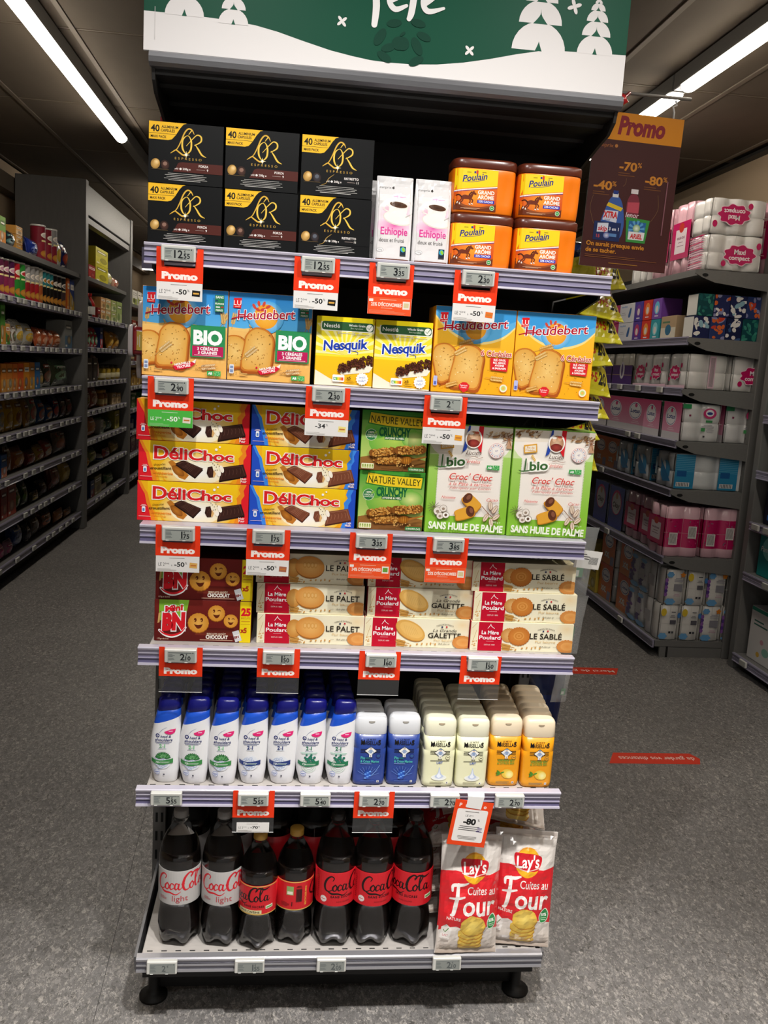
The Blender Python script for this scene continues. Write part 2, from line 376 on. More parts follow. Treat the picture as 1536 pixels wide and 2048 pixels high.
tube_light(-1.30, .6, 4.22, .5, 5.9, 'white tube light on ceiling over left aisle beside green header')
tube_light(1.525, -2.2, 2.28, -2.3, 2.34, 'near white tube light on ceiling over right aisle')
tube_light(1.525, 2.36, 3.62, 2.35, 5.6, 'farther white tube light over right aisle, behind hanging brown poster')
tube_light(-1.30, 6.1, 9.6, 6.0, 9.7, 'third white tube light far along left aisle, hidden behind the display')
setp(MB().box(-2.46, -2.36, -3.2, 12.0, 2.60, 2.72).build('trim_4', M['tbar']), 'pale ledge along the left wall top', kind='structure')
r = empty('tube_light', (-2.0, 11.4, 2.62), 'short far tube light crossing the left aisle end', 'ceiling light', 'ceiling tube lights above the aisles')
MB().box(-.55, .45, -.04, .04, .03, .09, '#444').build('housing', M['gon'], r); MB().box(-.55, -.06, -.04, .04, 0, .03).box(-.04, .45, -.04, .04, 0, .03).build('diffuser', M['tubefar'], r)

# red distance stickers on the floor, read from the far side
M['sticker'] = mat('red_floor_vinyl', '#d8391e', 0.4, noise=(30, .06))
def sticker(x, y, txt, label):
    o = setp(Art(385, 92).poly([(0, 92), (330, 92), (385, 92), (375, 46), (385, 0), (30, 0), (12, 50)], '#d33a20').mesh('floor_sticker', 'matte', off=0), None); return o
for x0, y0, t, lab in ((1.305, 1.365, 'de garder vos distances', 'red floor sticker about keeping distance, nearer one in open aisle'), (1.36, 2.37, 'Merci de garder vos distances', 'red floor sticker with thank-you words, partly hidden behind the display')):
    a = Art(390 if t[0] == 'd' else 400, 96); W_ = a.W
    a.poly([(0, 48), (22, 96), (W_ - 0, 96), (W_ - 50, 0), (22, 0)] if t[0] == 'd' else [(0, 0), (45, 96), (W_, 96), (W_, 0)], '#dd3c22'); a.text(t if t[0] == 'd' else 'Merci de garder', 22 if t[0] == 'd' else 40, 34, 30, '#f0dcd4', w=(W_ - 80 if t[0] == 'd' else 320), b=.004, sh=.0)
    me = a.mesh('floor_sticker', 'matte', warp=lambda u, v, o, W_=W_: (-(u - W_ / 2) / 1000, -(v - 48) / 1000, o))
    setp(link('floor_sticker', me, None, (x0, y0, .0003)), lab, 'floor sticker')
# ================================================================ the end-of-aisle display
BACK = 0.36
disp = empty('display_gondola', (0, .18, 0), 'dark end-of-aisle shelf display with five lilac-edged shelves and a pale base deck', 'shelf display')
ZS = [1.6598, 1.4115, 1.1211, 0.8691, 0.5611]
oy = -.18   # children are written in world coordinates minus the root
def P_(mb, name, m, parent=disp, label=None):
    o = mb.build(name, M[m] if isinstance(m, str) else m, parent, (0, oy, 0) if parent is disp else (0, 0, 0))
    if label: o['label'] = label
    return o
P_(MB().box(-.44, .44, BACK, BACK + .02, .06, 2.3), 'back_panel', 'black')
for sx in (-1, 1):   # slotted uprights
    mb = MB().bbox(sx * .452 - .016, sx * .452 + .016, BACK - .035, BACK + .03, .03, 2.32, .002, '#777')
    u = P_(mb, 'upright', mat('upright_metal', '#5b5957', .45, noise=(30, .06)))
    sl = MB()
    for k in range(44):
        for dx in (-.0065, .0065): sl.box(sx * .452 + dx - .0028, sx * .452 + dx + .0028, BACK - .0358, BACK - .0345, .10 + .05 * k, .125 + .05 * k, '#111')
    o = sl.build('slots', M['slot'], u); o['kind'] = 'stuff'
def rail_mesh(x0, x1, lip=.03):
    m = MB(); w, l, d, m_ = '#bcb7c6', '#938da8', '#645f80', '#a5a0b4'
    m.prism([(lip, 0), (-.013, 0), (-.015, -.002), (-.014, -.0055), (lip, -.0055)], x0, x1, w)
    m.prism([(.002, -.0055), (-.0105, -.0055), (-.0095, -.0125), (.002, -.0125)], x0, x1, m_)
    m.prism([(.002, -.0125), (-.0115, -.0125), (-.0115, -.0145), (.002, -.0145)], x0, x1, w)
    m.prism([(.002, -.0145), (-.0085, -.0145), (-.0080, -.0235), (.002, -.0235)], x0, x1, l)
    m.prism([(.002, -.0235), (-.0105, -.0235), (-.0105, -.025), (.002, -.025)], x0, x1, m_)
    m.prism([(.002, -.025), (-.0075, -.025), (-.0085, -.0345), (.002, -.0345)], x0, x1, d)
    m.prism([(.002, -.0345), (-.0125, -.0345), (-.0135, -.0385), (.002, -.0385)], x0, x1, w)
    return m
LEV = ['top', 'second', 'third', 'fourth', 'fifth']
for k, z in enumerate(ZS):
    pale = k >= 3
    sh = P_(MB().bbox(-.437, .437, .004, BACK - .002, z - .028, z - .003, .0015), 'shelf', 'shelf' if pale else 'dark')
    rl = rail_mesh(-.455, .455, .005 if pale else .03).build('price_rail', M['plastic'], sh, (0, 0, z))
    for sx in (-1, 1):
        MB().prism([(.012, z - .03), (BACK - .03, z - .03), (BACK - .03, z - .105), (BACK - .09, z - .085), (.02, z - .045)], sx * .442 - .0025, sx * .442 + .0025).build('bracket', M['black'], sh)
    if pale:
        sl = MB()
        for i in range(29): sl.box(-.43 + i * .0305, -.418 + i * .0305, .0115, .0138, z - .0032, z - .0025, '#111')
        sl.build('slots', M['slot'], sh)['kind'] = 'stuff'
# base deck, kick plate and feet
ZB = .17
dk = P_(MB().bbox(-.44, .44, .003, BACK, ZB - .03, ZB - .002, .0015), 'base_deck', 'shelf')
sl = MB()
for i in range(29): sl.box(-.43 + i * .0305, -.418 + i * .0305, .013, .0155, ZB - .0022, ZB - .0014, '#111')
sl.build('slots', M['slot'], dk)['kind'] = 'stuff'
mb = MB(); w, l, d = '#b2b1b6', '#77767e', '#98979e'
mb.prism([(.006, 0), (-.010, 0), (-.013, -.003), (-.013, -.007), (.006, -.007)], -.449, .449, w).prism([(.0, -.007), (-.009, -.007), (-.008, -.017), (.0, -.017)], -.449, .449, l).prism([(.0, -.017), (-.012, -.017), (-.012, -.020), (.0, -.020)], -.449, .449, w).prism([(.0, -.020), (-.008, -.020), (-.008, -.029), (.0, -.029)], -.449, .449, l).prism([(.0, -.029), (-.012, -.029), (-.013, -.0335), (.0, -.0335)], -.449, .449, w)
mb.build('price_rail', mat('silver_rail', rough=.25, metal=.55, attr=True), dk, (0, 0, ZB))
for sx in (-1, 1):
    MB().prism([(-.004, ZB - .002), (BACK, ZB + .03), (BACK, ZB - .10), (.01, ZB - .05)], sx * .452 - .003, sx * .452 + .003).build('side_plate', M['grey'], dk)
P_(MB().box(-.43, .43, .10, .112, .015, ZB - .03), 'kick_plate', 'black')
P_(MB().box(-.44, .44, .02, .1, .1, ZB - .03), 'front_beam', 'black')
for sx in (-1, 1):
    for y in (.09, .33):
        f = P_(MB().lathe([(.032, 0), (.032, .006), (.018, .012), (.012, .02), (.012, .09), (.02, .09), (.02, .1)], 16, cx=sx * .425, cy=y), 'foot', 'black')

# canopy and the green header sign
can = P_(MB().prism([(.012, 1.962), (.012, 1.972), (.02, 1.976), (BACK, 1.976), (BACK, 1.962), (.24, 1.962), (.235, 1.956), (.19, 1.956), (.185, 1.962), (.12, 1.962), (.115, 1.956), (.07, 1.956), (.065, 1.962)], -.446, .436), 'canopy_shelf', 'dark')
MB().prism([(.014, 1.998), (-.004, 1.998), (-.011, 1.994), (-.014, 1.986), (-.012, 1.977), (-.004, 1.972), (.014, 1.972)], -.452, .442, smooth=False).build('front_rail', M['grey'], can)
for sx in (-1, 1):
    cx = .436 if sx > 0 else -.446
    br = MB().prism([(.002, 1.975), (BACK, 1.975), (BACK, 1.83), (.30, 1.86), (.20, 1.905), (.10, 1.925), (.04, 1.935), (.01, 1.952)], cx - .003, cx + .003).build('bracket', M['dark'], can)
    if sx > 0: MB().lathe([(.012, 0), (.012, .0006)], 18, '#d9a531').build('yellow_sticker', M['matte'], br, (cx + .0035, .045, 1.948), (0, PI / 2, 0))
M['signface'] = mat('sign_board', rough=.42, attr=True, spec=.12)
HW, HH = 904, 372
a = Art(HW, HH); a.grad(0, 0, HW, HH, '#134a37', '#175a43')
ox = 463
def HXY(x, z): return (x * 1000 + ox, (z - 1.998) * 1000)
a.poly([(0, 0), (HW, 0), (HW, 74), (840, 72), (780, 70), (735, 66), (690, 56), (640, 43), (590, 32), (540, 24), (495, 20), (450, 19), (415, 20), (380, 24), (340, 30), (290, 41), (240, 53), (200, 60), (150, 64), (90, 66), (0, 66)], '#e9e5e4')
def fir(cx, y0, s, n):
    for i in range(n):
        r = s * (1 - .2 * i); y = y0 + s * .92 * sum(1 - .2 * q for q in range(i))
        a.poly([(cx + r * math.cos(PI * q / 14), y + r * .98 * math.sin(PI * q / 14)) for q in range(15)], '#e9e5e4')
        h = r * (.32 if i == 0 else .62)
        a.poly(crom([(cx - r * .13 * (1 if i == 0 else 2.6), y - .5), (cx - r * .05, y + h * .55), (cx, y + h)]) + crom([(cx, y + h), (cx + r * .05, y + h * .55), (cx + r * .13 * (1 if i == 0 else 2.6), y - .5)])[1:], '#175842')
fir(732, 66, 52, 4); fir(842, 70, 35, 5); fir(72, 64, 35, 4); fir(160, 58, 27, 4)
def flower(x, y, s, rot):
    for q in range(4):
        an = rot + q * 90; ca, sa = math.cos(math.radians(an)), math.sin(math.radians(an))
        a.ell(x + s * .55 * ca, y + s * .55 * sa, s * .55, s * .27, '#ece8e6', rot=an, n=14)
flower(358, 82, 10, 40); flower(600, 54, 10, 45); flower(795, 150, 13, 20)
for (x, y, rr, rot) in ((430, 62, 17, 60), (447, 45, 14, 20), (500, 52, 17, -60), (512, 70, 14, -20), (440, 28, 15, -30), (500, 26, 15, 30), (455, 88, 14, 10), (500, 92, 14, -10)):
    a.ell(x, y, rr, rr * .5, '#123f30', rot=rot)
a.ell(466, 54, 13, 12, '#123f30'); a.ell(473, 54, 12, 12, '#123f30'); a.ell(472, 71, 6, 2.6, '#123f30', rot=40)
# brushed word "fête"
wv = '#f2efee'
a.stroke([(432, 190, 9), (420, 182, 11), (416, 154, 12), (420, 114, 13), (418, 82, 11)], 12, wv); a.stroke([(398, 134, 7), (420, 136, 9), (442, 140, 6)], 8, wv)
a.stroke([(446, 126, 9), (462, 136, 9), (460, 150, 9), (447, 144, 10), (444, 124, 10), (456, 112, 10), (476, 120, 6)], 9, wv); a.stroke([(440, 164, 6), (452, 174, 8), (466, 162, 6)], 7, wv)
a.stroke([(496, 178, 10), (490, 144, 12), (486, 110, 12), (482, 98, 9)], 11, wv); a.stroke([(474, 144, 6), (492, 148, 8), (512, 152, 6)], 8, wv)
a.stroke([(510, 126, 9), (526, 140, 9), (524, 152, 9), (511, 145, 10), (507, 126, 10), (518, 114, 10), (546, 122, 5)], 9, wv)
a.stroke([(20, 20), (20, 74)], 1.0, '#c9c5c4', smooth=False)
hd = empty('header_sign', (-.011, 0, 1.998), 'green header sign with white snowy hills, round fir trees and brushed white word', 'sign')
MB().box(-.452, .452, -.003, .003, 0, HH / 1000, cols=['#175842', '#ddd', '#e6e3e2', '#e6e3e2', '#ddd', '#ddd']).build('panel', M['carton'], hd)
a.build('printed_face', 'signface', hd, (0, -.003, 0))
# ================================================================ printed cartons on the display
def wheat(a, x, y, L, rot, c='#d9a75b', c2='#b9803a', n=7):
    ca, sa = math.cos(math.radians(rot)), math.sin(math.radians(rot))
    a.stroke([(x, y), (x + L * ca, y + L * sa)], L * .03, c2, smooth=False)
    for i in range(n):
        t = .35 + .6 * i / n
        for s in (-1, 1): a.ell(x + L * t * ca - s * L * .07 * sa, y + L * t * sa + s * L * .07 * ca, L * .085, L * .045, c, c2, rot=rot + s * 28, n=10)
def bread(a, cx, cy, w, h, rot=0):
    ca, sa = math.cos(math.radians(rot)), math.sin(math.radians(rot))
    def T(k, dx=0, dy=0):
        q = crom([(-.5, -.5), (-.5, .1), (-.46, .32), (-.2, .5), (.2, .48), (.46, .3), (.5, .05), (.48, -.48), (0, -.52)], True, 4)
        return [(cx + dx + (x * w * k * ca - y * h * k * sa), cy + dy + (x * w * k * sa + y * h * k * ca)) for x, y in q]
    a.poly(T(1.06, w * .02, -h * .03), '#a8541c'); a.poly(T(1.0), '#c97a2c'); a.fan((cx, cy), T(.92), '#f0c878', '#dfa54a')
    R = random.Random(int(cx * 7 + cy))
    for i in range(34):
        x, y = (R.random() - .5) * .78 * w, (R.random() - .5) * .8 * h; px, py = cx + x * ca - y * sa, cy + x * sa + y * ca
        a.ell(px, py, .6 + R.random() * 1.3, .4 + R.random() * .8, R.choice(['#b5762f', '#8e6a2a', '#f7dd9e', '#c08a3c']), rot=R.random() * 180, n=8)
def sunlogo(a, cx, cy, r, letters_w, y, rot, txtc='#b3142f'):
    a.ell(cx, cy - r * .05, r * 1.5, r * 1.35, '#cfe9f8', '#4aa8e0'); a.ell(cx, cy, r, r, '#f9c04a', '#f0a02a')
    for (dx, dy, ro) in ((-1.0, .78, 120), (-.62, 1.02, 100), (-.2, 1.0, 70), (-.72, .55, 150), (-.28, .55, 20), (.15, .8, 30)): a.ell(cx + dx * r, cy + dy * r, r * .24, r * .12, '#cf4a3a', rot=ro, n=12)
    a.text('Heudebert', cx - letters_w * .52, y, 18, txtc, 'l', w=letters_w * 1.06, b=.012, sh=.12, rot=rot, out=('#ffffff', 1.0))
    a.stroke([(cx - letters_w * .62, y + 1), (cx - letters_w * .5, y + 5), (cx - letters_w * .34, y + 7)], 2.2, txtc)
def lu(a, x, y, s=17):
    a.poly([(x - s * .47, y - s * .55), (x + s * .43, y - s * .6), (x + s * .5, y + s * .6), (x - s * .42, y + s * .55)], '#e0242c'); a.text('LU', x, y - s * .25, s * .55, '#ffffff', 'c'); a.rect(x - s * .3, y - s * .45, s * .6, s * .07, '#f2c0a8')
def eco(a, x, y, flip=False):
    a.rect(x, y, 13, 9, '#3fa652'); a.rect(x + 14, y - .5, 13, 10, '#4cae5a')
    for q in range(7): a.star(x + (20 + 4 * math.cos(q) if True else 0), y + 4.5 + 3 * math.sin(q), .8, 5, '#ffffff')
    a.text('AB', x + 2, y + 2, 4.5, '#ffffff', b=.03)

def art_coffee(kind):
    a = Art(139, 110, '#0c0d0e'); g1, g2 = '#e9c24f', '#c9952c'
    a.poly([(0, 110), (70, 110), (64, 108), (58, 101), (50, 88), (43, 80), (36, 78), (0, 78)], '#f0bb2c'); a.rect(0, 88.5, 50, .7, '#17181a')
    a.text('40', 3.5, 92, 11.5, '#17181a', b=.025, w=16); a.text('ALUMINIUM', 23, 99, 4.6, '#17181a', w=31, b=.02); a.text('CAPSULES', 22, 92.5, 4.6, '#17181a', w=26, b=.02); a.text('MAXI PACK', 3.5, 81, 4.4, '#17181a', w=29, b=.02)
    a.stroke([(84, 92, 1), (80, 99, 2.4), (73, 101, 2.6), (66, 93, 2.6), (59, 76, 2.2), (52, 63, 1.6), (41, 55, .8)], 2.4, g1, c2=g2)
    a.stroke([(41, 55, .8), (50, 61, 2), (56, 58, 2.6), (64, 53, 2.6), (72, 52, 1)], 2.4, g1, c2=g2)
    a.stroke([(79, 98, 2), (74, 91, 1)], 2, g1)
    a.stroke([(70, 88, 1.2), (63, 80, 2.8), (63, 65, 3.2), (70, 56, 1.5), (78, 63, 3), (79, 78, 3), (75, 87, 1.6)], 2.6, g1, closed=True)
    a.stroke([(70, 70, .8), (82, 84, 1.6), (90, 91, 2), (97, 88, 2.8), (97, 80, 2.8), (89, 74, 1.6), (85, 72, 1)], 2.4, g1); a.stroke([(86, 74, 1), (92, 66, 2.8), (99, 56, 3), (107, 52, .8)], 2.6, g1)
    a.star(70, 54, 7, 4, '#fff3c4', .18); a.ell(70, 54, 2.4, 2.4, '#fffbe6')
    a.text('ESPRESSO', 74, 44.5, 4, '#c9a24a', 'c', w=50, sp=1.8)
    a.ell(13, 34, 8.5, 9.5, '#d9b06a', '#9b7436', rot=-20); a.ell(15, 37, 5, 5, '#edd09a', '#d0a55c'); a.ell(31, 33, 8, 9, '#5a3a30' if kind == 'brown' else '#3c3e46', '#2a1c18', rot=20); a.ell(31, 35, 4, 3.6, '#8a6a5c' if kind == 'brown' else '#5c606a', rot=20); a.rect(6, 24, 32, .9, '#5a4a30')
    if kind == 'brown': a.poly(crom([(46, 22), (52, 31), (56, 38), (64, 40)]) + [(139, 40), (139, 22)], '#4f241e')
    else: a.poly(crom([(46, 22), (52, 31), (56, 38), (64, 40)]) + [(139, 40), (139, 22)], '#0e0f10'); a.stroke([(40, 20, .6), (49, 24, 1), (54, 33, 1.4), (64, 41, .5)], 1, '#a98843')
    a.text('FORZA' if kind == 'brown' else 'RISTRETTO', 112, 33, 4, '#efe7e2', 'r', b=.02, w=18 if kind == 'brown' else 28); a.text('9' if kind == 'brown' else '11', 112, 26.5, 4, '#efe7e2', 'r', b=.02); a.rect(90, 28, 16, .8, '#a08f88')
    a.text('x40', 49, 26, 3.2, '#efe7e2'); a.ell(60, 27.6, 2.2, 2, '#efe7e2'); a.text('208g e', 64, 26, 3.8, '#efe7e2', b=.01)
    a.bars(22, 18, 96, 4, 3.1, .8, '#b5b2ae', seed=3); a.rect(38, 6, 60, .9, '#cfccc8'); return a
def art_rusk_bio():
    a = Art(165, 171); a.grad(0, 0, 165, 171, '#eeb55e', '#f6c878'); a.grad(0, 96, 165, 75, '#5cb4ea', '#2c8ddc'); a.poly([(0, 96), (0, 103), (30, 101), (70, 108), (120, 100), (165, 100), (165, 94)], '#f4c673')
    for i in range(9): a.poly([(85 + i * 10, 30), (90 + i * 10, 30), (84 + i * 11, 96), (80 + i * 11, 96)], '#f3bf6c')
    for (x, r) in ((6, 80), (150, 60), (160, 100), (40, 70)): wheat(a, x, 96 + (r % 7), 34, r, '#e7c787', '#c99c54')
    lu(a, 16, 150); sunlogo(a, 73, 127, 24, 108, 118, 4)
    bread(a, 14, 56, 48, 62, 8); bread(a, 60, 62, 58, 84, -6); wheat(a, 26, 40, 42, 40, '#f0dcae', '#c59a58')
    a.rect(94, 40, 68, 62, '#2f8f57', rot=0); a.text('BIO', 128, 66, 25, '#ffffff', 'c', w=57, b=.05); a.rect(98, 42, 61, 20, '#c01f5a'); a.text('3 CÉRÉALES', 128, 54, 5.4, '#ffffff', 'c', b=.03); a.text('3 GRAINES', 128, 46.5, 5.4, '#ffffff', 'c', b=.03); a.rect(102, 43.6, 53, 1, '#eec4d4')
    a.poly([(60, 20), (98, 30), (106, 36), (104, 26), (94, 18), (66, 12)], '#d8203a'); a.text('NOUVELLE', 80, 23.5, 4.4, '#ffffff', 'c', b=.03, rot=12); a.text('TEXTURE', 82, 18, 4.4, '#ffffff', 'c', b=.03, rot=12); a.poly([(98, 30), (106, 36), (104, 27)], '#f4f0ea'); a.ell(58, 26, 2, 2, '#d8203a')
    wheat(a, 104, 18, 44, 8, '#f4e2b8', '#c8955a')
    for i in range(18): a.ell(106 + (i * 37) % 30, 16 + (i * 13) % 9, .8, .7, '#7a4a22', n=7)
    eco(a, 128, 5); a.rect(4, 12, 9, 18, '#dfe4ea', r=2); a.rect(5.5, 14, 6, 6, '#7d8fb2'); a.rect(5.5, 22, 6, 5, '#7d8fb2'); a.text('2', 16, 10, 5, '#8a6a3a'); a.rect(24, 11, 16, 3, '#c79a58')
    a.rect(140, 130, 18, 32, '#2f7f52'); a.text('SANS', 149, 156, 4.4, '#eaf2ea', 'c', b=.03); a.text('FRANCE', 149, 144, 3.2, '#eaf2ea', 'c', b=.03); a.text('FIBRES', 149, 131.5, 3.4, '#eaf2ea', 'c', b=.03); a.rect(141, 150, 5, 2.4, '#22356e'); a.rect(152, 138, 5, 2.4, '#c02436'); a.rect(142, 138, 8, 2.4, '#e8e8e8'); return a
def art_rusk_six():
    a = Art(166, 172); a.grad(0, 0, 166, 172, '#f5a91c', '#fbc53a'); a.poly([(0, 172), (166, 172), (166, 135)] + crom([(166, 135), (140, 112), (100, 100), (60, 106), (25, 125), (0, 150)]), '#f8dc8a')
    a.poly([(0, 172), (166, 172), (166, 139)] + crom([(166, 139), (140, 117), (100, 105), (60, 111), (25, 130), (0, 154)]), '#5eb0e2'); a.poly([(0, 172), (166, 172), (166, 150), (110, 128), (50, 132), (0, 162)], '#3d9bdc'); a.ell(70, 128, 30, 16, '#d9eef6', '#5eb0e2')
    lu(a, 17, 150); sunlogo(a, 84, 131, 22, 126, 124, 5)
    wheat(a, 40, 92, 45, 20, '#f0cd86', '#c98f3a'); bread(a, 26, 62, 50, 74, 18); bread(a, 72, 55, 62, 86, -8); wheat(a, 34, 72, 40, 30, '#f5dca0', '#cf9c4a'); wheat(a, 110, 34, 40, -4, '#f7df9e', '#d49a40')
    a.text('6 Céréales', 162, 78, 11, '#c4242c', 'r', w=64, b=.01, out=('#fdf3e0', .9)); a.poly([(120, 50), (155, 48), (157, 74), (118, 75)], '#dc2a30')
    for i, t in enumerate(('BLÉ, ORGE,', 'RIZ, SEIGLE,', 'AVOINE', '& SARRASIN')): a.text(t, 138, 69 - i * 5.6, 3.6, '#ffffff', 'c', b=.03)
    a.poly([(56, 16), (64, 22), (72, 22), (79, 16), (76, 6), (67, 1), (59, 7)], '#d8262c'); a.text('Fabriqué', 67, 14, 3, '#ffffff', 'c'); a.text('France', 67, 10, 3, '#ffffff', 'c'); a.ell(150, 14, 8, 8, '#f1e6d0'); a.ell(150, 14, 5.4, 5.4, '#7ab45a', '#cfe08a'); a.ell(150, 14, 2.6, 2.6, '#f3b04a')
    a.rect(3, 12, 8, 20, '#b9bfe6', r=2); a.rect(4.4, 14, 5, 7, '#5666b8'); a.text('2', 15, 10, 6, '#4a3010'); a.text('x17', 36, 9, 4.5, '#5a3c14'); wheat(a, 20, 10, 36, 18, '#f0cd86', '#c98f3a')
    for i in range(10): a.ell(112 + (i * 29) % 40, 10 + (i * 17) % 40, .9, .9, '#8a5a1a', n=7)
    return a
def art_cereal_bars():
    a = Art(116, 136); a.grad(0, 0, 116, 136, '#f6b522', '#f7e21a'); a.poly([(0, 0), (0, 30), (30, 14), (60, 4), (116, 2), (116, 0)], '#f3ead2'); a.rect(0, 58, 116, 64, '#f8e636')
    for i in range(12):
        an = math.radians(8 + i * 15); b_ = math.radians(14 + i * 15); a.poly([(58, 62), (58 + 110 * math.cos(an), 62 + 110 * math.sin(an)), (58 + 110 * math.cos(b_), 62 + 110 * math.sin(b_))], '#fbf3a0')
    a.rect(0, 122, 116, 14, '#f7e21a'); a.poly([(8, 108), (116, 108), (116, 124), (8, 126)], '#fffbe0'); a.rect(10, 110, 104, 17, '#2f5a36', r=5); a.text('Nestlé', 14, 115, 7.5, '#f4f4ee', w=32, b=.01); a.text('Whole Grain', 97, 119, 4.2, '#f4f4ee', 'r', b=.02); a.text('Best Ingredient', 93, 114, 2.8, '#cfe0c8', 'r'); a.ell(106, 118, 7, 7, '#eef0e6'); a.stroke([(102, 118), (105, 115), (110, 122)], 1.2, '#4a7a3e', smooth=False)
    a.ell(44, 105, 2.4, 2.4, '#d8cfa6'); a.rect(48, 104, 24, 1.6, '#cfc69a'); a.ell(76, 104, 2.4, 2.4, '#d8cfa6'); a.rect(80, 103, 26, 1.6, '#cfc69a')
    a.text('Nesquik', 15, 69, 19, '#1c3fae', w=90, b=.025, sh=.12, rot=5, out=('#ffffff', 1.5)); a.stroke([(70, 71), (84, 69), (84, 64)], 1.0, '#1c3fae')
    a.poly([(44, 31), (100, 42), (116, 50), (116, 40), (110, 30), (54, 22)], '#f6eeda')
    R = random.Random(5)
    for i in range(120):
        t = R.random(); x = 48 + 68 * t; y = 34 + 22 * t + (R.random() - .5) * (15 + 8 * t); a.ell(x, y, 3.0, 2.8, R.choice(['#6d3a26', '#7c4630', '#5a2e1e']), '#3a1b12', n=10)
    a.star(96, 16, 13, 14, '#fffdf2', .84); a.text('with', 96, 17, 5, '#3a62b8', 'c'); a.text('milk*', 96, 10, 5, '#3a62b8', 'c')
    a.rect(36, 8, 24, 14, '#f7f7f2', r=2)
    for i, c in enumerate(('#2f8a4a', '#7fbf4a', '#f2d23a', '#ee9a3a', '#e0523a')): a.rect(38 + i * 4, 11, 4, 6, c)
    a.text('A', 38.5, 12, 4, '#ffffff', b=.04); a.text('x6', 64, 14, 6, '#5a4010', b=.02); a.bars(62, 10, 20, 2, 3, 1, '#8a6a1a'); return a
def art_choc(kind):
    edge = '#e3202c' if kind == 'red' else '#2450c4'; mid = '#f08a22' if kind == 'red' else '#3f8ae8'; ch, chd, chl = (('#3a201a', '#1e0f0c', '#5a3a30') if kind == 'red' else ('#7a4530', '#4a2519', '#a06a50'))
    a = Art(222, 83, '#f6b81c'); a.grad(20, 0, 180, 83, '#f3a41c', '#f9cf1c')
    a.ell(118, 24, 78, 40, '#fffaf0', '#f8c838'); a.ell(118, 22, 52, 26, '#ffffff', '#fdf0c8')
    a.poly([(0, 0), (0, 83), (6, 83), (14, 66), (20, 58), (24, 40), (28, 28), (33, 18), (36, 0)], mid); a.poly([(0, 0), (0, 83), (-1, 83), (8, 66), (14, 56), (18, 36), (22, 26), (26, 8), (28, 0)], edge)
    a.poly([(222, 0), (222, 83), (206, 83), (202, 72), (206, 64), (198, 54), (200, 44), (196, 32), (200, 18), (194, 0)], mid); a.poly([(222, 0), (222, 83), (218, 83), (212, 70), (214, 60), (208, 50), (208, 40), (204, 28), (208, 14), (204, 0)], edge)
    a.poly([(42, 0), (36, 18), (30, 28), (34, 30), (42, 20), (50, 0)], '#f7c83c')
    bis = '#c07828'
    a.poly([(58, 40), (66, 44), (100, 14), (92, 4), (80, 8)], bis); a.ell(78, 22, 15, 8, bis, '#8e5218', rot=-40, wob=.04, lobes=18)
    def bar(q, face):
        cx, cy = sum(p[0] for p in q) / 4, sum(p[1] for p in q) / 4; a.poly([(x, y - 3) for x, y in q], chd); a.poly(q, ch); a.poly([(cx + (x - cx) * .86, cy + (y - cy) * .84) for x, y in q], chl); a.poly([(cx + (x - cx) * .82, cy + (y - cy) * .8 - .5) for x, y in q], ch)
        for i in range(5):
            t = .2 + .15 * i; x = q[0][0] * (1 - t) + q[1][0] * t; y = q[0][1] * (1 - t) + q[1][1] * t; x2 = q[3][0] * (1 - t) + q[2][0] * t; y2 = q[3][1] * (1 - t) + q[2][1] * t
            a.stroke([(x * .7 + x2 * .3, y * .7 + y2 * .3), ((x + x2) / 2 + 1, (y + y2) / 2 + 1.5), (x * .3 + x2 * .7, y * .3 + y2 * .7)], .9, chl)
    bar([(72, 37), (88, 45), (128, 29), (112, 10)], 0); bar([(166, 34), (208, 42), (216, 18), (160, 5)], 0); a.ell(165, 30, 4, 8, '#fff6e6', rot=20); a.ell(160, 20, 4, 6, '#fff6e6')
    a.poly([(137, 33), (146, 35), (150, 20), (148, 12), (140, 11), (135, 20)], ch); a.poly([(149, 28), (154, 20), (150, 11), (148, 14)], '#e0b070'); a.stroke([(140, 20), (144, 28), (146, 18)], .9, chl)
    for (x, y) in ((150, 38), (154, 34), (157, 40), (152, 27), (160, 36), (156, 28), (147, 41)): a.star(x, y, 1.2, 3, '#4a2a1c', .6)
    a.text('DéliChoc', 30, 46.5, 25, '#dc2226', w=158, b=.028, out=('#fff6ea', 1.8), sh=.0, grow=-.28)
    a.star(153, 70, 3.2, 6, '#ffffff', .7); a.star(160, 76, 2.2, 6, '#ffffff', .7)
    a.text('chocolat', 30, 31, 4.2, '#3a2214', w=23, rot=6); a.text('croustillant', 23, 23.5, 5.4, '#3a2214', w=42, b=.02, rot=1); a.text('knapperige', 29, 15, 5, '#e8861e', w=39, b=.02, rot=-3); a.text('chocolade', 34, 9, 4, '#e8861e', w=23, rot=-5)
    a.rect(9, 17, 7, 12, '#eef2f8', r=2); a.rect(10.5, 19, 4, 6, '#5a86c8', r=1); a.bars(6, 32, 13, 2, 2.2, .9, '#f0d8d8'); a.rect(3, 8, 24, .9, '#f0d0d0')
    t1, t2 = ('Noir', 'Puur') if kind == 'red' else ('Lait', 'Melk')
    a.text(t1, 216, 9, 4.4, '#f7e6e0', 'r', b=.03); a.text(t2, 216, 3.6, 4.4, '#f7e6e0', 'r', b=.03); return a
